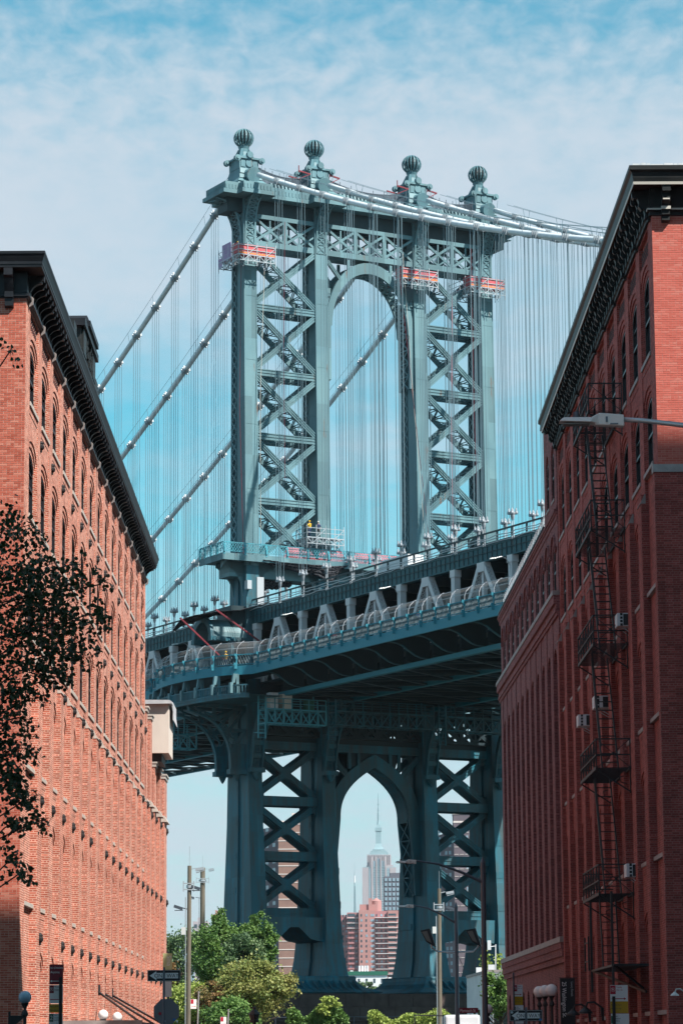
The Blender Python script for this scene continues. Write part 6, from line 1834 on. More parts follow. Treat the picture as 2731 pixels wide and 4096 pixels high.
# parking sign stacks
def no_parking_symbol(t, x, z, r, y):
    q = MB(); n = 20
    for i in range(n):
        a, b = 2 * math.pi * i / n, 2 * math.pi * (i + 1) / n
        q.bar((x + r * math.cos(a), y, z + r * math.sin(a)), (x + r * math.cos(b), y, z + r * math.sin(b)), 0.004, r * 0.22, (0, 1, 0))
    obj('symbol_ring', q, MAT['sign_white'], t)
    text(t, 'P', r * 1.5, (x - r * 0.42, y - 0.002, z - r * 0.52), 'sign_white')
    q = MB(); q.bar((x - r * 0.7, y - 0.003, z + r * 0.7), (x + r * 0.7, y - 0.003, z - r * 0.7), 0.004, r * 0.18, (0, 1, 0)); obj('symbol_bar', q, MAT['sign_white'], t)
def arrow(t, x0, x1, z, y, mat, left=True):
    q = MB(); q.box(x0, x1, y - 0.002, y, z - 0.008, z + 0.008)
    s = -1 if left else 1; e = x0 if left else x1
    q.prism([(e + s * 0.02, z), (e - s * 0.03, z + 0.028), (e - s * 0.03, z - 0.028)], y - 0.003, y - 0.0005); obj('arrow', q, MAT[mat], t)
t = thing('parking_sign', 'tall dark red and white parking sign stack reading NO STANDING Anytime at lower left', 'street sign', (-6.84, 72.0, 0), 0.22)
plate(t, 'sign_panel', -0.165, 0.165, 3.12, 3.59, 0, 'sign_dark_red'); text(t, 'NO STANDING', 0.062, (-0.15, -0.004, 3.49), 'sign_white', sx=0.78); text(t, 'Anytime', 0.075, (-0.14, -0.004, 3.385), 'sign_white', sx=0.85)
arrow(t, -0.13, 0.10, 3.20, -0.001, 'sign_white', True)
plate(t, 'sign_panel', -0.165, 0.165, 2.68, 3.11, 0, 'sign_white'); q = MB(); q.box(-0.16, -0.055, -0.002, 0, 2.92, 3.10); obj('symbol_panel', q, MAT['sign_dark_red'], t); no_parking_symbol(t, -0.107, 3.01, 0.042, -0.003)
text(t, 'Wednesday', 0.05, (-0.04, -0.003, 3.05), 'sign_dark_red', sx=0.8); text(t, '8:30am -', 0.05, (-0.04, -0.003, 2.98), 'sign_dark_red', sx=0.8); arrow(t, -0.14, 0.12, 2.77, -0.001, 'sign_red', False)
plate(t, 'sign_panel', -0.165, 0.165, 2.46, 2.665, 0, 'sign_yellow'); text(t, 'Meters Are Not', 0.045, (-0.155, -0.003, 2.595), 'sign_ink', sx=0.9); text(t, 'Effect Above T', 0.045, (-0.155, -0.003, 2.51), 'sign_ink', sx=0.9)
plate(t, 'sign_panel', -0.165, 0.165, 1.85, 2.445, 0, 'sign_white'); q = MB(); q.box(-0.16, -0.06, -0.002, 0, 2.25, 2.43); obj('symbol_panel', q, MAT['sign_green'], t)
text(t, '2', 0.15, (-0.145, -0.003, 2.29), 'sign_white'); 
for i, s_ in enumerate(('hour', 'metered', 'parking')): text(t, s_, 0.045, (-0.04, -0.003, 2.385 - i * 0.055), 'sign_ink', sx=0.9)
text(t, '9am - 7pm', 0.05, (-0.15, -0.003, 2.16), 'sign_ink'); text(t, 'Except Sunday', 0.05, (-0.15, -0.003, 2.09), 'sign_ink', sx=0.85)
post(t, 0.10, -0.05, 0.14, 3.29, 0.035, 'sign_black', square=True)
def small_parking(loc, rz, label, day, px, post_h, w=0.155, postm='pole_grey'):
    t = thing('parking_sign', label, 'street sign', loc, rz, 'parking signs on the right')
    plate(t, 'sign_panel', -w, w, -0.45, 0, 0, 'sign_white'); q = MB(); q.box(-w + 0.004, -w + 0.125, -0.002, 0, -0.2, -0.01); obj('symbol_panel', q, MAT['sign_red'], t); no_parking_symbol(t, -w + 0.064, -0.1, 0.045, -0.003)
    text(t, day, 0.048, (-w + 0.14, -0.003, -0.06), 'sign_red', sx=0.8); text(t, '8:30am - 10am', 0.04, (-w + 0.14, -0.003, -0.12), 'sign_red', sx=0.62); arrow(t, -w + 0.03, w - 0.06, -0.30, -0.001, 'sign_red', False)
    plate(t, 'sign_panel', -w, w, -0.62, -0.36, -0.004, 'sign_yellow', 0.003); text(t, 'Meters Are Not In', 0.037, (-w + 0.01, -0.007, -0.45), 'sign_ink', sx=0.85); text(t, 'Effect Above Times', 0.037, (-w + 0.01, -0.007, -0.53), 'sign_ink', sx=0.8)
    plate(t, 'sign_panel', -w + 0.005, w + 0.015, -1.2, -0.63, -0.001, 'sign_white'); q = MB(); q.box(-w + 0.008, -w + 0.06, -0.004, -0.002, -0.85, -0.68); obj('symbol_panel', q, MAT['sign_green'], t)
    for i, s_ in enumerate(('hour', 'metered', 'parking')): text(t, s_, 0.04, (-w + 0.08, -0.005, -0.70 - i * 0.05), 'sign_ink')
    text(t, '9am - 7pm', 0.045, (-w + 0.04, -0.005, -0.95), 'sign_ink'); text(t, 'Except Sunday', 0.045, (-w + 0.02, -0.005, -1.03), 'sign_ink', sx=0.9)
    post(t, px, -0.05, -loc[2] + 0.14, post_h, 0.03, postm, square=postm == 'sign_black')
small_parking((5.40, 95.0, 3.49), 0.35, 'narrow parking sign on a grey pole left of the three globe lamps', 'Tuesday', -0.17, 0.38)
small_parking((6.12, 68.0, 2.93), 0.08, 'large white and yellow parking sign on a black post before the right brick piers', 'Tuesday', -0.13, -0.25, 0.2, 'sign_black')
t = thing('street_sign', 'dark brown street name sign reading Plymouth St', 'street sign', (6.08, 150.0, 3.35), 0.02)
plate(t, 'sign_panel', -0.47, 0.47, -0.12, 0.13, 0, 'sign_dark_red', 0.01); text(t, 'Plymouth St', 0.2, (-0.43, -0.003, -0.065), 'sign_white', sx=0.78)
post(t, -0.52, 0.05, -3.2, 0.15, 0.03, 'pole_grey')
for i, (x, y, z, lb_) in enumerate(((-7.72, 155, 4.05, 'small red and white parking sign on a slanting pale pole behind the wooden pole'), (-6.2, 155, 3.15, 'small red and white parking sign low in front of the yellow-green tree'))):
    t = thing('parking_sign', lb_, 'street sign', (x, y, z), 0.1, 'small distant parking signs')
    plate(t, 'sign_panel', -0.15, 0.15, -0.45, 0.03, 0, 'sign_white'); q = MB(); q.box(-0.14, 0.0, -0.002, 0, -0.2, 0.02); obj('symbol_panel', q, MAT['sign_red'], t); arrow(t, -0.1, 0.1, -0.33, -0.001, 'sign_red', False)
    q = MB(); q.tube([(0.12, -0.04, -z + 0.14), (0.26, -0.04, 0.35)], 0.035, 8); q.tube([(0.26, -0.04, 0.35), (0.262, -0.04, 0.42)], 0.045, 8); obj('post', q, MAT['pole_light'], t)
# globe lamps
def globe_lamp(loc, label, mat, r=0.175, group=None, bracket=None, h=None):
    t = thing('globe_lamp', label, 'lamp', loc, 0, group)
    q = MB(); q.smooth = True; q.ball((0, 0, 0), r, 12); obj('globe', q, MAT[mat], t)
    q = MB(); q.lathe([(0.11, -r - 0.05), (0.12, -r + 0.02), (0.06, -r - 0.08), (0.04, -r - 0.14), (0.09, -r - 0.24), (0.10, -r - 0.30), (0.05, -r - 0.36), (0.04, -(h or loc[2]) + 0.14)][1:], 0, 0, 10); obj('lamp_post', q, MAT['iron_dark'], t)
    if bracket:
        q = MB(); q.bar((0, 0, -r - 0.34), (bracket, 0, -r - 0.34), 0.06, 0.05); q.bar((bracket, 0, -r - 0.20), (bracket, 0, -r - 0.9), 0.08, 0.06)
        q.prism([(0, -r - 0.36), (bracket, -r - 0.36), (bracket, -r - 0.7)], -0.03, 0.03); obj('bracket', q, MAT['iron_dark'], t)
    return t
globe_lamp((-8.84, 84.0, 3.03), 'globe lamp tinted blue for shade, on a black iron post at the shaded left corner', 'globe_shaded', 0.18, bracket=-0.42)
globe_lamp((-7.93, 99.75, 2.71), 'white globe lamp under the dark rods, left of the pair', 'globe_white', 0.17, 'white globe lamps of the left entrance')
globe_lamp((-7.94, 106.05, 2.70), 'white globe lamp under the dark rods, right of the pair', 'globe_white', 0.17, 'white globe lamps of the left entrance')
for i, (x, y, z) in enumerate(((7.31, 114.6, 3.61), (7.34, 111.7, 3.59), (7.37, 108.6, 3.56))):
    globe_lamp((x, y, z), ('white globe lamp farthest and leftmost of the row before the annex', 'white globe lamp in the middle of the row before the annex', 'white globe lamp nearest the camera and rightmost of the row, beside the black banner')[i], 'globe_white', 0.22, 'row of three globe lamps before the annex')
globe_lamp((6.2, 132.0, 3.2), 'pale globe lamp half hidden behind the narrow parking sign', 'globe_white', 0.2)
# canopy rods on the left wall
t = thing('canopy', 'dark iron rods and thin canopy frame over the left entrance', 'canopy', (-9.27, 112.0, 0))
q = MB()
for s, e in ((2.5, -11.0), (5.0, -6.0), (9.0, -2.5)):
    q.bar((0.0, s, 3.72), (2.6, s + e - 2, 2.36), 0.06, 0.06); q.box(-0.02, 0.05, s - 0.1, s + 0.1, 3.6, 4.0)
obj('support_rod', q, MAT['iron_dark'], t)
q = MB(); q.box(0.1, 2.7, -13.5, 6.0, 2.36, 2.46); q.box(0.1, 2.72, -13.7, -13.5, 2.3, 2.52); obj('canopy_frame', q, MAT['dark_stone'], t)
# black hanging banner
t = thing('banner', 'black vertical banner reading 25 Washington St. on the right wall', 'banner', (8.12, 114.5, 0), 0.0)
q = MB(); q.box(-0.03, 0.53, -0.02, 0.02, 1.9, 4.1); obj('banner_cloth', q, MAT['sign_black'], t)
q = MB(); q.bar((-0.05, 0, 4.12), (0.62, 0, 4.12), 0.03, 0.03); q.bar((-0.05, 0, 1.88), (0.62, 0, 1.88), 0.03, 0.03); obj('banner_rod', q, MAT['iron_dark'], t)
text(t, '25 Washington St.', 0.23, (0.05, -0.024, 3.98), 'sign_white', rot=(math.pi / 2, math.pi / 2, 0), sx=0.78)
text(t, 'Luxury Rentals', 0.12, (0.38, -0.024, 3.98), 'banner_pale', rot=(math.pi / 2, math.pi / 2, 0), sx=0.75)
q = MB()
for x in (0.17, 0.30):
    for z in (2.20, 2.12): q.tube([(x, -0.024, z), (x, -0.021, z)], 0.04, 6)
obj('emblem', q, MAT['sign_grey'], t)
# hanging signs / pale banners left
t = thing('banner', 'pale lime and blue street banner on a lamp post behind the left arrow sign', 'banner', (-6.19, 106.0, 0.16))
plate(t, 'banner_cloth', -0.16, 0.16, 3.95, 4.73, 0, 'banner_lime'); plate(t, 'banner_cloth', -0.17, 0.15, 3.22, 3.93, 0.001, 'banner_pale'); text(t, 'Sma', 0.22, (-0.02, -0.003, 4.65), 'sign_white', rot=(math.pi / 2, math.pi / 2, 0))
post(t, 0.02, 0.06, 0.14, 4.8, 0.04, 'pole_grey')
# gooseneck lamps
def goose(loc, label, mat, s=1, group=None, sc=1.0):
    t = thing('gooseneck_lamp', label, 'wall lamp', loc, 0, group)
    q = MB(); q.tube([(0.28 * sc, 0, -0.15 * sc), (0.27 * sc, 0, 0.0), (0.15 * sc, 0, 0.09 * sc), (0.04 * sc, 0, 0.08 * sc), (0, 0, -0.02 * sc)], 0.02 * sc, 6); q.bar((0.29 * sc, 0, -0.22 * sc), (0.29 * sc, 0, 0.0), 0.03, 0.08); obj('lamp_arm', q, MAT[mat], t)
    q = MB(); q.lathe([(0.12 * sc, -0.10 * sc), (0.115 * sc, -0.07 * sc), (0.05 * sc, -0.02 * sc), (0.03 * sc, 0.01 * sc)], 0, 0, 10); obj('lamp_shade', q, MAT[mat], t)
goose((8.98, 82.9, 3.02), 'white gooseneck lamp on the right wall near the picture edge', 'lamp_head')
goose((7.99, 106.8, 2.85), 'dark broad-shaded gooseneck lamp beside the banner, left of the pair', 'iron_dark', group='dark wall lamps by the banner', sc=2.0)
goose((8.04, 102.0, 2.86), 'dark broad-shaded gooseneck lamp beside the banner, right of the pair', 'iron_dark', group='dark wall lamps by the banner', sc=2.0)
# LED street lights
def cobra(base, head, r0, label, k=1.0, extra=None, group='arched street lights'):
    """pole at base, luminaire tip at head"""
    t = thing('street_light', label, 'street light', base, 0, group)
    hx, hz = head[0] - base[0], head[1]
    q = MB(); q.tube([(0, 0, 0.0), (0, 0, hz * 0.5), (0, 0, hz - 1.0 + 0.9)], [r0 * 1.5, r0 * 1.15, r0], 10); q.lathe([(r0 * 1.2, hz - 0.1), (r0 * 0.5, hz + 0.05), (0.03, hz + 0.14)], 0, 0, 8); obj('lamp_pole', q, MAT['pole_grey'], t)
    q = MB(); L_ = hx + 0.75 * k
    q.tube([(0, 0, hz - extra_drop(k)), (L_ * 0.3, 0, hz - extra_drop(k) * 0.55), (L_ * 0.65, 0, hz - 0.14), (L_, 0, hz + 0.02)], [r0 * 0.7, r0 * 0.6, r0 * 0.5, 0.03 * k], 8); obj('lamp_arm', q, MAT['pole_grey'], t)
    lamp_head(t, hx, hz, k)
    return t
def extra_drop(k): return 0.95
def lamp_head(t, hx, hz, k=1.0, y=0.0):
    q = MB()
    q.hexa([(hx + 0.44 * k, -0.07 * k, hz - 0.10 * k), (hx + 0.82 * k, -0.07 * k, hz - 0.12 * k), (hx + 0.82 * k, 0.07 * k, hz - 0.12 * k), (hx + 0.44 * k, 0.07 * k, hz - 0.10 * k),
            (hx + 0.50 * k, -0.06 * k, hz + 0.055 * k), (hx + 0.82 * k, -0.06 * k, hz + 0.03 * k), (hx + 0.82 * k, 0.06 * k, hz + 0.03 * k), (hx + 0.50 * k, 0.06 * k, hz + 0.055 * k)])
    q.hexa([(hx + 0.40 * k, -0.12 * k, hz - 0.075 * k), (hx + 0.50 * k, -0.07 * k, hz - 0.09 * k), (hx + 0.50 * k, 0.07 * k, hz - 0.09 * k), (hx + 0.40 * k, 0.12 * k, hz - 0.075 * k),
            (hx + 0.40 * k, -0.10 * k, hz - 0.01 * k), (hx + 0.50 * k, -0.06 * k, hz + 0.05 * k), (hx + 0.50 * k, 0.06 * k, hz + 0.05 * k), (hx + 0.40 * k, 0.10 * k, hz - 0.01 * k)])
    q.hexa([(hx, -0.10 * k, hz - 0.055 * k), (hx + 0.41 * k, -0.16 * k, hz - 0.08 * k), (hx + 0.41 * k, 0.16 * k, hz - 0.08 * k), (hx, 0.10 * k, hz - 0.055 * k),
            (hx + 0.06 * k, -0.07 * k, hz + 0.0 * k), (hx + 0.41 * k, -0.10 * k, hz - 0.008 * k), (hx + 0.41 * k, 0.10 * k, hz - 0.008 * k), (hx + 0.06 * k, 0.07 * k, hz + 0.0 * k)])
    o = obj('luminaire', q, MAT['lamp_head'], t)
    bv = o.modifiers.new('bevel', 'BEVEL'); bv.width = 0.015 * k; bv.segments = 2
    q = MB(); q.tube([(hx + 0.22 * k, 0, hz), (hx + 0.22 * k, 0, hz + 0.075 * k)], 0.04 * k, 12); obj('photocell', q, MAT['pole_grey'], t)
    q = MB(); q.box(hx + 0.05 * k, hx + 0.38 * k, -0.09 * k, 0.09 * k, hz - 0.092 * k, hz - 0.083 * k); obj('lens', q, MAT['lamp_lens'], t)
    q = MB(); q.box(hx + 0.585 * k, hx + 0.61 * k, -0.085 * k, -0.07 * k, hz - 0.07 * k, hz + 0.0 * k); q.box(hx + 0.64 * k, hx + 0.74 * k, -0.085 * k, -0.07 * k, hz - 0.1 * k, hz - 0.085 * k); obj('latch', q, MAT['pole_grey'], t)
t = thing('street_light', 'large grey LED street light head reaching in from the right edge', 'street light', (7.2, 37.0, 0))
lamp_head(t, 2.74 - 7.2, 9.385, 1.0)
q = MB(); q.tube([(0, 0, 0.14), (0, 0, 5), (0, 0, 8.9)], [0.11, 0.09, 0.075], 12); obj('lamp_pole', q, MAT['pole_grey'], t)
q = MB(); q.smooth = True; q.tube([(0, 0, 8.35), (-0.9, 0, 8.85), (-1.9, 0, 9.12), (-2.8, 0, 9.27), (-3.4, 0, 9.345), (-3.66, 0, 9.36)], [0.045, 0.04, 0.036, 0.033, 0.03, 0.03], 10); obj('lamp_arm', q, MAT['pole_light'], t)
cobra((5.97, 130.0, 0), (2.2, 9.5), 0.10, 'upper arched street light with a dark pole before the right lattice', 1.1)
c2 = cobra((5.89, 160.0, 0), (2.75, 8.98), 0.095, 'lower arched street light on a pole carrying two black floodlights', 1.1)
q = MB(); q.tube([(-1.35, 0, 7.0), (-1.3, 0, 6.75), (-1.0, 0, 6.55), (0, 0, 6.5), (0.9, 0, 6.55), (1.15, 0, 6.8), (1.2, 0, 7.2)], 0.045, 7); obj('floodlight_arm', q, MAT['pole_light'], c2)
for x, s in ((-1.45, -1), (0.95, -1)):
    q = MB(); q.hexa([(x - 0.15, -0.25, 7.05), (x + 0.35, -0.2, 6.75), (x + 0.4, 0.2, 6.8), (x - 0.1, 0.2, 7.1), (x - 0.45, -0.25, 7.65), (x + 0.05, -0.2, 7.75), (x + 0.1, 0.2, 7.75), (x - 0.4, 0.2, 7.65)]); f = obj('floodlight', q, MAT['iron_dark'], c2)
    q = MB(); q.poly([(x - 0.12, -0.262, 7.12), (x + 0.14, -0.238, 6.98), (x - 0.1, -0.24, 7.62), (x - 0.38, -0.262, 7.58)]); obj('lens', q, MAT['lamp_lens'], f)
q = MB(); q.tube([(0, -0.1, 6.5), (0.4, -0.15, 5.6), (0.9, -0.1, 5.5), (1.2, 0, 6.6)], 0.02, 5); obj('wire', q, MAT['pole_grey'], c2)
# wooden poles with floodlights
def wood_pole(x, y, h, r, label, lights, box=None, group='wooden poles with floodlights'):
    t = thing('wooden_pole', label, 'pole', (x, y, 0), 0.0, group)
    q = MB(); q.tube([(0, 0, 0), (0.04, 0, h * 0.5), (0.08, 0, h)], [r * 1.15, r * 1.05, r * 0.95], 10); obj('pole_shaft', q, MAT['pole_wood'], t)
    q = MB(); q.tube([(0.08, 0, h), (0.08, 0, h + 1.1)], 0.012, 4); q.tube([(-r * 1.2, -0.1, 0), (-r * 1.1, -0.1, h * 0.85)], 0.03, 6); obj('wire', q, MAT['pole_light'], t)
    q = MB(); z = h - 1.15
    q.tube([(0.08, 0, z - 0.1), (0.08, 0, z + 0.06)], r * 1.5, 10); q.box(-r * 2.2, r * 2.9, -r * 1.4, -r * 1.2, z - 0.22, z - 0.16); q.box(-r * 2.2, r * 2.9, -r * 1.4, -r * 1.2, z + 0.12, z + 0.18)
    for a in (-2.1, 2.7): q.box(r * a - 0.03, r * a + 0.03, -r * 1.42, -r * 1.2, z - 0.3, z + 0.28)
    obj('clamp', q, MAT['scaffold'], t)
    for (lx, lz, s) in lights:
        q = MB(); q.bar((0.06, 0, lz - 0.1), (lx * 0.6, 0, lz), 0.05, 0.05)
        q.bar((lx - 0.24, 0, lz - 0.10 * s), (lx + 0.24, 0, lz + 0.02 * s - 0.04), 0.34, 0.16); q.bar((lx - 0.2, 0, lz - 0.20 - 0.06 * s), (lx + 0.26, 0, lz - 0.14 - 0.0 * s), 0.40, 0.03)
        obj('floodlight', q, MAT['pole_grey'] if s < 0 else MAT['scaffold'], t)
    if box:
        q = MB(); q.box(-r - 0.25, -r - 0.02, -0.15, 0.1, box, box + 0.42); obj('junction_box', q, MAT['lamp_head'], t)
    return t
wood_pole(-8.78, 170.0, 11.75, 0.122, 'nearer wooden pole with floodlights standing in front of the trees', ((0.65, 11.62, 1), (0.42, 10.5, -1), (-0.55, 9.4, -1)), 7.9)
wood_pole(-13.0, 276.0, 17.9, 0.235, 'farther wooden pole with floodlights, rising behind the trees right of the taller one', ((0.85, 17.8, 1), (-0.95, 15.2, -1)), None)
wood_pole(5.88, 190.0, 11.4, 0.125, 'weathered wooden pole in front of the right bridge legs', ((0.75, 11.2, 1), (0.75, 10.15, -1)), 8.6)
q = MB()
# white building with reflecting glass
wb = thing('white_building', 'low white building with slit windows and a glass side at lower right', 'building', (8.0, 200.0, 0))
q = MB(); q.hexa([(0, 0, 0), (1.1, -6, 0), (9, -6, 0), (9, 8, 0), (0, 8, 0)][:4] + [(0, 0, 6.05), (1.1, -6, 6.25), (9, -6, 6.25), (9, 8, 6.05)]); obj('building_wall', q, MAT['white_render'], wb)
q = MB(); q.hexa([(-0.06, -0.1, 6.051), (1.05, -6.15, 6.251), (9.1, -6.15, 6.251), (9.1, 8, 6.051), (-0.06, -0.1, 6.2), (1.05, -6.15, 6.42), (9.1, -6.15, 6.42), (9.1, 8, 6.2)]); obj('coping', q, MAT['dark_stone'], wb)
for i in range(4):
    t0, t1 = 0.12 + i * 0.21, 0.20 + i * 0.21
    a, b = Vector((0, 0, 0)).lerp(Vector((1.1, -6, 0)), t0), Vector((0, 0, 0)).lerp(Vector((1.1, -6, 0)), t1)
    q = MB(); q.hexa([(a.x - 0.03, a.y, 1.5), (b.x - 0.03, b.y, 1.5), (b.x + 0.2, b.y, 1.5), (a.x + 0.2, a.y, 1.5), (a.x - 0.03, a.y, 3.7 + i * 0.12), (b.x - 0.03, b.y, 3.7 + i * 0.12), (b.x + 0.2, b.y, 3.7 + i * 0.12), (a.x + 0.2, a.y, 3.7 + i * 0.12)]); obj('slit_window', q, MAT['window_glass'], wb)
q = MB(); q.box(1.45, 3.6, -6.1, -6.03, 1.0, 5.85)
gm, tt, bb = base_mat('mirror_glass', (0.10, 0.17, 0.18), 0.03, 0.9, 0.8); obj('glass_pane', q, MAT['mirror_glass'], wb)
q = MB(); q.box(1.35, 3.7, -6.14, -6.02, 5.86, 6.24); q.box(1.37, 1.45, -6.13, -6.02, 0, 5.85); q.box(2.75, 2.81, -6.13, -6.1, 1.0, 5.85); obj('glass_frame', q, MAT['pole_light'], wb)
q = MB(); q.box(0.5, 0.85, -3.2, -2.8, 6.2, 6.65); q.box(1.15, 1.6, -6.0, -5.6, 6.43, 6.75); obj('roof_vent', q, MAT['truck_white'], wb)
cam_t = thing('security_camera', 'white box camera on a thin mast above the low white building', 'camera', (9.62, 194.0, 6.43))
q = MB(); q.bar((0, 0, 0), (0.03, 0, 1.6), 0.06, 0.06); q.bar((0.02, 0, 1.5), (-0.35, 0, 1.45), 0.05, 0.05); obj('mast', q, MAT['truck_white'], cam_t)
q = MB(); q.box(-0.5, -0.28, -0.2, 0.2, 1.25, 1.85); obj('camera_head', q, MAT['truck_white'], cam_t)
# truck whose roof shows at the bottom edge
tk2 = thing('box_truck', 'white truck roof showing at the bottom edge below the Plymouth St sign', 'truck', (6.1, 165.0, 0))
q = MB(); q.box(-0.72, 1.2, 0, 5, 0.9, 3.3); o = obj('truck_body', q, MAT['truck_white'], tk2); bv = o.modifiers.new('bevel', 'BEVEL'); bv.width = 0.14; bv.segments = 3
q = MB(); q.box(-0.68, 1.15, -1.6, -0.02, 0.6, 2.4); o = obj('cab', q, MAT['truck_white'], tk2); bv = o.modifiers.new('bevel', 'BEVEL'); bv.width = 0.15; bv.segments = 2
q = MB(); q.box(-0.55, 1.02, -1.62, -1.58, 1.5, 2.2); obj('windscreen', q, MAT['window_glass'], tk2)
for y in (-0.9, 4.0):
    for x in (-0.6, 1.08):
        q = MB(); q.tube([(x - 0.12, y, 0.45), (x + 0.12, y, 0.45)], 0.44, 16); obj('wheel', q, MAT['tyre'], tk2)
rk = thing('ladder_rack', 'thin dark rack frame beside the white truck roof', 'rack', (4.6, 165.0, 0))
q = MB(); q.bar((-0.9, 0, 3.3), (0.75, 0, 3.25), 0.05, 0.06); q.bar((0.7, 0, 0), (0.7, 0, 3.3), 0.05, 0.05); q.bar((-0.85, 0, 0), (-0.85, 0, 3.3), 0.05, 0.05); obj('rack_frame', q, MAT['iron_dark'], rk)
q = thing('lantern', 'small dark iron lantern cap poking up before the autumn tree', 'lantern', (-4.48, 150.0, 0))
l = MB(); l.tube([(0, 0, 0), (0, 0, 2.85)], 0.09, 8); l.lathe([(0.22, 2.85), (0.24, 2.95), (0.2, 3.0), (0.26, 3.2), (0.30, 3.24), (0.16, 3.42), (0.08, 3.48), (0.09, 3.56), (0.02, 3.62)], 0, 0, 8); obj('lantern_post', l, MAT['iron_dark'], q)

# ================================================================ fire escape on the right building
fe = thing('fire_escape', 'black iron fire escape zigzagging down the shaded right brick wall', 'fire escape', (9.24, 86.0, 0), 0.0102)
ZP = [21.85, 18.0, 14.25, 10.28, 6.31]
NI, NO = -0.05, -1.12
for k, z in enumerate(ZP):
    s0, s1 = 9.2, 14.8
    d = MB(); d.bar((NO, s0, z), (NO, s1, z), 0.06, 0.1); d.bar((NI, s0, z), (NI, s1, z), 0.06, 0.1)
    for i in range(24): y = s0 + (s1 - s0) * i / 23; d.box(NO, NI, y - 0.03, y + 0.03, z - 0.008, z + 0.008)
    pf = obj('platform', d, MAT['iron_dark'], fe)
    r = MB()
    for h in (0.42, 0.92): r.bar((NO, s0, z + h), (NO, s1, z + h), 0.04, 0.04); r.bar((NO, s0, z + h), (NI, s0, z + h), 0.04, 0.04); r.bar((NO, s1, z + h), (NI, s1, z + h), 0.04, 0.04)
    for i in range(7): y = s0 + (s1 - s0) * i / 6; r.bar((NO, y, z), (NO, y, z + 0.92), 0.035, 0.035)
    for i in range(6):
        y, y2 = s0 + (s1 - s0) * i / 6, s0 + (s1 - s0) * (i + 1) / 6
        r.bar((NO, y, z), (NO, y2, z + 0.92), 0.02, 0.02); r.bar((NO, y2, z), (NO, y, z + 0.92), 0.02, 0.02)
    for y in (s0, s1):
        r.bar((NO, y, z), (NI, y, z + 0.92), 0.02, 0.02); r.bar((NI, y, z), (NO, y, z + 0.92), 0.02, 0.02); r.bar((NI, y, z), (NI, y, z + 0.95), 0.035, 0.035)
        r.lathe([(0.05, z + 0.42), (0.05, z + 0.5)], (NO + NI) / 2, y, 6)
    obj('guard_rail', r, MAT['iron_dark'], fe)
    b_ = MB()
    for y in (s0 + 0.1, s1 - 0.1):
        b_.bar((NO, y, z - 0.05), (NI, y, z - 0.75), 0.04, 0.04); b_.bar((NI, y, z), (NI, y, z - 0.8), 0.04, 0.04)
        b_.tube([(NI - 0.1, y, z - 0.5), (NI - 0.3, y, z - 0.45), (NI - 0.35, y, z - 0.3), (NI - 0.2, y, z - 0.25)], 0.015, 4)
    obj('support_bracket', b_, MAT['iron_dark'], fe)
    zn = ZP[k + 1] if k < 4 else 4.0
    L_ = MB(); st = (13.3, 10.4) if k < 4 else (12.4, 11.6)
    for x in (-0.30, -0.82): L_.bar((x, st[0], z), (x, st[1], zn), 0.04, 0.13, (0, 1, 1)); 
    L_.bar((-0.84, st[0], z + 0.8), (-0.84, st[1], zn + 0.8), 0.03, 0.03)
    n = 13 if k < 4 else 9
    for i in range(1, n):
        t = i / n; y, zz_ = st[0] + (st[1] - st[0]) * t, z + (zn - z) * t
        L_.box(-0.82, -0.30, y - 0.07, y + 0.07, zz_ - 0.012, zz_ + 0.012)
    obj('stair', L_, MAT['iron_dark'], fe)
d = MB(); d.box(NO, NI, 5.2, 12.6, 3.95, 4.02); d.bar((NO, 5.2, 4.0), (NI - 0.1, 6, 3.3), 0.05, 0.06); d.bar((NO, 12.4, 4.0), (NI, 6.2, 3.2), 0.06, 0.07)
for y in (5.4, 12.4): d.bar((NO, y, 3.3), (NO, y, 6.2), 0.07, 0.07)
for h in (0.3, 0.9): d.bar((NO - 0.08, 12.5, 4.0 + h), (NO - 0.08, 13.8, 4.0 + h), 0.04, 0.04)
d.bar((NO - 0.08, 12.5, 4.0), (NO - 0.08, 12.5, 5.1), 0.05, 0.05); d.bar((NO - 0.08, 13.8, 4.0), (NO - 0.08, 13.8, 5.1), 0.05, 0.05)
obj('lower_landing', d, MAT['iron_dark'], fe)
# window air conditioners
for (s, z, lb_) in ((9.0, 14.95, 'white window air conditioner right of the fire escape, the highest one'), (16.3, 13.15, 'white window air conditioner seen behind the fire escape stair'), (22.6, 13.2, 'white window air conditioner with black louvres left of the fire escape'), (8.0, 6.95, 'white window air conditioner low on the wall right of the fire escape')):
    t = thing('air_conditioner', lb_, 'air conditioner', (9.24 - 0.0102 * s, 86.0 + s, z), 0.0102, 'window air conditioners on the right wall')
    x0 = -0.52 if s > 12 else -0.42
    q = MB(); q.box(x0, 0.15, -0.35, 0.35, -0.21, 0.21); o = obj('casing', q, MAT['truck_white'], t); bv = o.modifiers.new('bevel', 'BEVEL'); bv.width = 0.02; bv.segments = 2
    q = MB(); q.box(-0.22, 0.1, -0.356, -0.345, -0.18, 0.18); obj('louvre', q, MAT['iron_dark'], t); q = MB()
    for i in range(4): q.box(x0 + 0.1, x0 + 0.18, -0.356, -0.345, -0.2 + i * 0.11, -0.12 + i * 0.11)
    obj('vent_slots', q, MAT['iron_dark'], t, kind='stuff')
    q = MB(); q.bar((x0 + 0.2, -0.3, -0.25), (0.1, -0.3, -0.5), 0.025, 0.025); q.bar((x0 + 0.2, 0.3, -0.25), (0.1, 0.3, -0.5), 0.025, 0.025); obj('bracket', q, MAT['pole_light'], t)

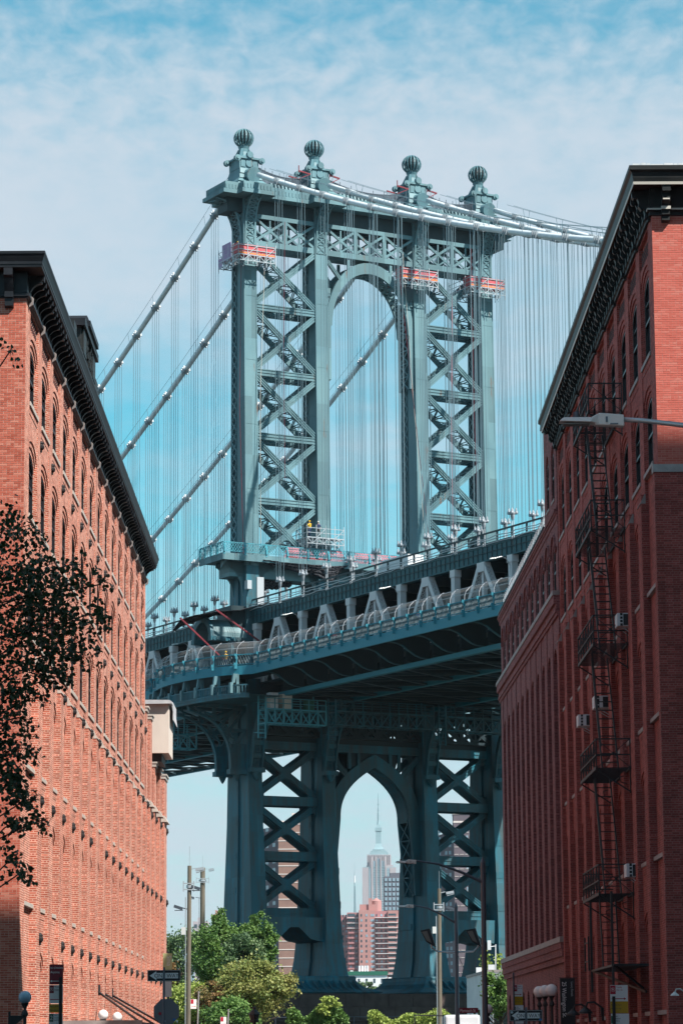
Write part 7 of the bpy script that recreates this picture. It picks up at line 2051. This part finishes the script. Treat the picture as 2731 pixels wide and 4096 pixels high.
# ================================================================ vegetation
LEAF = [(0, 0), (0.42, 0.30), (0.38, 0.66), (0, 1.0), (-0.38, 0.66), (-0.42, 0.30)]
def add_leaf(mb, p, size, r, c, droop=True, wide=1.0):
    d = Vector((r.uniform(-1, 1), r.uniform(-1, 1), r.uniform(-1.2, 0.3) if droop else r.uniform(-1, 1))).normalized()
    a = d.cross(Vector((r.uniform(-1, 1), r.uniform(-1, 1), r.uniform(-1, 1)))).normalized()
    n = d.cross(a)
    pts = [p + a * (x * size * wide) + d * (y * size) + n * (abs(x) * size * 0.25) for x, y in LEAF]
    mb.poly(pts, c)
def crown(cx, cy, cz, rx, ry, rz, n, size, r, clumps=40, shell=0.55):
    n = int(n * 1.9); size *= 0.70
    mb = MB(); C_ = []
    for i in range(clumps):
        while True:
            v = Vector((r.uniform(-1, 1), r.uniform(-1, 1), r.uniform(-1, 1)))
            if shell < v.length < 1: break
        C_.append((v, r.uniform(0.16, 0.36), r.random()))
    for i in range(n):
        v, cr, ct = C_[r.randrange(clumps)]
        o = Vector((r.gauss(0, 1), r.gauss(0, 1), r.gauss(0, 0.75))) * cr * 0.55
        p = Vector((cx + (v.x + o.x) * rx, cy + (v.y + o.y) * ry, cz + (v.z + o.z) * rz))
        add_leaf(mb, p, size * r.uniform(0.6, 1.25), r, min(1, max(0, ct * 0.6 + r.random() * 0.4)))
    return mb
def tree(label, x, y, z, rx, rz, n, size, mat, seed, group='trees before the bridge', extra=()):
    r = random.Random(seed)
    t = thing('leafy_tree', label, 'tree', (x, y, 0), 0, group)
    h = z
    q = MB(); q.tube([(0, 0, 0), (0.05, 0, h * 0.4), (-0.05, 0.05, h * 0.8), (0, 0, z + rz * 0.4)], [0.2, 0.16, 0.11, 0.03], 8)
    for i in range(9):
        a = r.uniform(0, 6.28); b = r.uniform(0.4, 0.85)
        q.tube([(0, 0, h * b), (math.cos(a) * rx * 0.4, math.sin(a) * rx * 0.4, h * b + rz * 0.3), (math.cos(a) * rx * 0.85, math.sin(a) * rx * 0.85, h * b + rz * 0.55)], [0.07, 0.045, 0.015], 5)
    obj('trunk', q, MAT['bark'], t)
    obj('crown', crown(0, 0, z, rx, rx, rz, n, size, r, clumps=max(14, int(26 * rx))), MAT[mat], t)
    for (dx, dz, ax, az, nn) in extra:
        obj('crown', crown(dx, 0, z + dz, ax, ax, az, nn, size, r, clumps=14, shell=0.2), MAT[mat], t)
    return t
K = 0.0205     # metres per photo pixel at 250 m
def TX(px): return (px - 1384) * K
def TZ(py): return 1.6 + (4190 - py) * K
tree('bluish-green tree at the left beside the brick wall behind the wooden poles', TX(690), 262, TZ(3850), 2.0, 3.2, 3600, 0.30, 'leaf_blue', 1, extra=((0.9, 2.0, 0.8, 0.9, 500),))
tree('dense green tree whose crown rises highest just left of the outer bridge leg', TX(905), 250, TZ(3840), 2.8, 3.2, 9800, 0.27, 'leaf_green', 2, extra=((-0.5, 3.2, 0.65, 1.0, 800), (1.6, 1.8, 1.2, 1.0, 900)))
tree('narrow green tree top standing in front of the outer bridge leg', TX(1045), 248, TZ(3790), 1.1, 2.4, 2600, 0.26, 'leaf_green', 3, extra=((-0.1, 2.3, 0.6, 0.75, 700), (1.0, 0.0, 0.7, 1.3, 700)))
tree('grey-green tree in the middle of the group', TX(985), 244, TZ(3850), 1.6, 2.2, 3800, 0.27, 'leaf_blue', 4)
tree('yellowing tree in front of the brown granite pier', TX(1030), 238, TZ(3975), 3.0, 2.4, 9500, 0.27, 'leaf_yellow', 5, extra=((1.9, 0.4, 0.9, 1.2, 900),))
tree('small autumn-coloured tree by the left brick wall behind the pale banner', TX(665), 250, TZ(3920), 0.9, 1.9, 1500, 0.26, 'leaf_autumn', 6)
tree('orange-tinted small tree among the green ones right of the wooden poles', TX(880), 236, TZ(3990), 1.3, 1.0, 1800, 0.25, 'leaf_autumn', 16)
tree('low bright green tree behind the left sign poles', TX(800), 240, TZ(4040), 2.7, 1.9, 5200, 0.29, 'leaf_lime', 7)
tree('deep green low tree at the bottom before the yellowing one', TX(960), 232, TZ(4070), 1.9, 1.3, 3400, 0.28, 'leaf_green', 8)
tree('green tree right of the low white building beside the annex', 11.2, 222, 5.0, 1.3, 3.4, 2600, 0.28, 'leaf_lime', 9, 'trees before the bridge')
tree('dark green tree across the street from the glass front', 9.0, 176, 4.4, 1.0, 1.5, 1500, 0.24, 'leaf_green', 10, 'trees before the bridge')

def hedge(label, x0, x1, y, z, h, n, mat, seed):
    r = random.Random(seed); t = thing('hedge', label, 'hedge', ((x0 + x1) / 2, y, 0))
    mb = MB(); w = (x1 - x0) / 2
    for i in range(n * 2):
        a = r.uniform(-1, 1); top = z + h * (0.25 * math.sin(a * 9 + seed) + 0.3 * math.sin(a * 4.1)) * 0.8
        p = Vector((a * w, r.uniform(-1.3, 1.3), top - abs(r.gauss(0, 0.5)) * 1.3)); add_leaf(mb, p, 0.18 * r.uniform(0.6, 1.2), r, r.random(), False)
    obj('foliage', mb, MAT[mat], t)
    q = MB()
    for i in range(8): a = r.uniform(-w, w); q.tube([(a, 0, 0), (a + 0.2, 0, z * 0.8)], 0.05, 5)
    obj('stem', q, MAT['bark'], t)
hedge('green hedge in front of the granite pier below the left shoe', TX(1160), TX(1395), 240, TZ(4052), 1.2, 3800, 'leaf_green', 2)
hedge('lime-green hedge in front of the granite pier below the right legs', TX(1475), TX(1830), 240, TZ(4068), 1.1, 4600, 'leaf_lime', 3)
t = thing('shrub', 'bright lime shoot rising from the green hedge', 'shrub', (TX(1310), 238.5, 0)); r = random.Random(3); obj('foliage', crown(0, 0, TZ(4035), 0.9, 0.7, 0.75, 900, 0.27, r, 10, 0.1), MAT['leaf_lime'], t)
for i, (x, y, z, rx, lb_) in enumerate(((6.0, 868, 17.5, 3.6, 'dark green tree clump on the far shore left under the arch'), (12.5, 866, 17.0, 3.2, 'dark green tree clump on the far shore right under the arch'))):
    t = thing('leafy_tree', lb_, 'tree', (x, y, 0), 0, 'far shore trees'); r = random.Random(40 + i)
    q = MB(); q.tube([(0, 0, 0), (0, 0, 17)], [0.4, 0.15], 6); obj('trunk', q, MAT['bark'], t)
    obj('crown', crown(0, 0, z, rx, 2.5, 3.0, 2200, 0.8, r, 22), MAT['leaf_blue'], t)
# foreground branches on the left (in the shade of the corner building)
ft = thing('street_tree', 'dark shaded tree branches with broad leaves hanging in from the left edge', 'tree', (-9.4, 66.0, 0))
K2 = 0.00546
def FP(px, py, dy=0.0): return Vector(((px - 1384) * K2 * 0.992 + 9.4, dy, 1.6 + (4190 - py) * K2))
BL = [(40, 2090, 100, 80, 0.8), (90, 2270, 150, 95, 0.9), (250, 2330, 90, 55, 0.8), (290, 2240, 45, 40, 0.7), (400, 2310, 42, 32, 0.9), (130, 2400, 130, 80, 1.0), (240, 2470, 160, 75, 1.0), (400, 2450, 48, 38, 1.0), (90, 2540, 120, 90, 1.1), (260, 2600, 110, 60, 0.9),
      (120, 2680, 130, 60, 0.9), (235, 2700, 45, 32, 0.8), (50, 2770, 80, 60, 0.9), (140, 2780, 60, 35, 0.6), (60, 2870, 75, 50, 0.8), (60, 2990, 70, 70, 1.0), (40, 3120, 80, 80, 1.1), (110, 3200, 60, 50, 0.9), (150, 3290, 60, 32, 0.8), (50, 3290, 70, 50, 0.8), (45, 3450, 55, 55, 1.0), (90, 3490, 35, 28, 0.8), (8, 1345, 22, 26, 0.7), (-120, 2300, 160, 300, 0.9), (-120, 2900, 150, 300, 0.9)]
r = random.Random(77); leaves = MB(); nl = 0
lm_ = []
for k in range(3):
    q = MB(); rr = random.Random(k); d = Vector((0, 0, -1)); a = Vector((1, 0, 0)).lerp(Vector((0, 1, 0)), 0.3 * k).normalized()
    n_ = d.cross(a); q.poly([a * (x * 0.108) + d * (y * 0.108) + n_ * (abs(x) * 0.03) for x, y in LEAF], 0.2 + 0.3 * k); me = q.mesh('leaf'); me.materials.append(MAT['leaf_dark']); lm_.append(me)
for (px, py, ax, ay, dens) in BL:
    n = int(math.pi * ax * ay / 72 * dens)
    cl = [(r.gauss(0, 0.52), r.gauss(0, 0.52)) for _ in range(max(5, n // 12))]
    for i in range(n):
        c0 = cl[r.randrange(len(cl))]
        x = px + ax * max(-1.1, min(1.1, c0[0] + r.gauss(0, 0.15))); y = py + ay * max(-1.1, min(1.1, c0[1] + r.gauss(0, 0.18)))
        p = FP(x, y, r.uniform(-1.6, 1.6))
        if nl < 290 and ax < 50 and px > 0 and r.random() < 0.9:
            o = link('leaf', lm_[r.randrange(3)], None, ft, p); o.rotation_euler = (r.uniform(-0.9, 0.9), r.uniform(-1.2, 1.2), r.uniform(0, 6.28)); nl += 1
        else: add_leaf(leaves, p, 0.108 * r.uniform(0.7, 1.2), r, r.random(), True, 1.0)
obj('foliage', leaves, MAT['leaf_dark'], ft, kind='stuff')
q = MB()
q.tube([(0, 0, 0), (0.05, 0, 4), (0.1, 0.1, 8), (0.05, 0, 12), (0.1, 0, 15.5)], [0.2, 0.17, 0.13, 0.09, 0.03], 10)
obj('trunk', q, MAT['bark'], ft)
q = MB()
def limb(pts, r0=0.05):
    P = [Vector(pts[0])] + [FP(a, b, r.uniform(-0.3, 0.3)) for a, b in pts[1:]]
    q.tube(P, [r0 * (1 - i / len(P)) + 0.006 for i in range(len(P))], 5)
for (px, py, ax, ay, dens) in BL:
    z0 = 1.6 + (4190 - py) * K2 - 0.9
    st = (0.08, 0, max(2.5, min(z0, 14)))
    limb([st, (-60, py + 90), (max(-20, px - ax * 0.5), py + r.uniform(-0.1, 0.5) * ay), (px, py), (px + ax * 0.7, py + r.uniform(-0.5, 0.3) * ay)], 0.016)
    for _ in range(4):
        a0 = (px + r.uniform(-0.6, 0.4) * ax, py + r.uniform(-0.2, 0.2) * ay)
        P = [FP(*a0, 0), FP(a0[0] + r.uniform(0.1, 0.5) * ax, a0[1] + r.uniform(-0.5, 0.5) * ay, r.uniform(-0.4, 0.4)), FP(a0[0] + r.uniform(0.4, 0.9) * ax, a0[1] + r.uniform(-0.9, 0.9) * ay, r.uniform(-0.6, 0.6))]
        q.tube(P, [0.011, 0.008, 0.004], 4)
obj('branch', q, MAT['bark'], ft)
# ivy-free chain fence behind the hedge
t = thing('chain_fence', 'thin grey fence posts in front of the granite pier', 'fence', (2.0, 262, 0))
q = MB()
for i in range(9): q.bar((-8 + i * 1.35, 0, 0), (-8 + i * 1.35, 0, 4.2), 0.05, 0.05)
q.bar((-8, 0, 4.2), (2.8, 0, 4.2), 0.05, 0.05); obj('fence_post', q, MAT['pole_grey'], t)

# ---------------------------------------------------------------- air
hz = MB(); hz.box(-700, 700, -450, 6300, -13.5, 440); hm_ = bpy.data.materials.new('haze'); hm_.use_nodes = True
t = hm_.node_tree; t.nodes.clear(); pv = N(t, 'ShaderNodeVolumePrincipled'); om = N(t, 'ShaderNodeOutputMaterial')
pv.inputs['Density'].default_value = 0.000042; pv.inputs['Color'].default_value = (0.86, 0.93, 1.0, 1); pv.inputs['Anisotropy'].default_value = 0.3
t.links.new(pv.outputs[0], om.inputs['Volume'])
obj('haze', hz, hm_, None, kind='stuff')
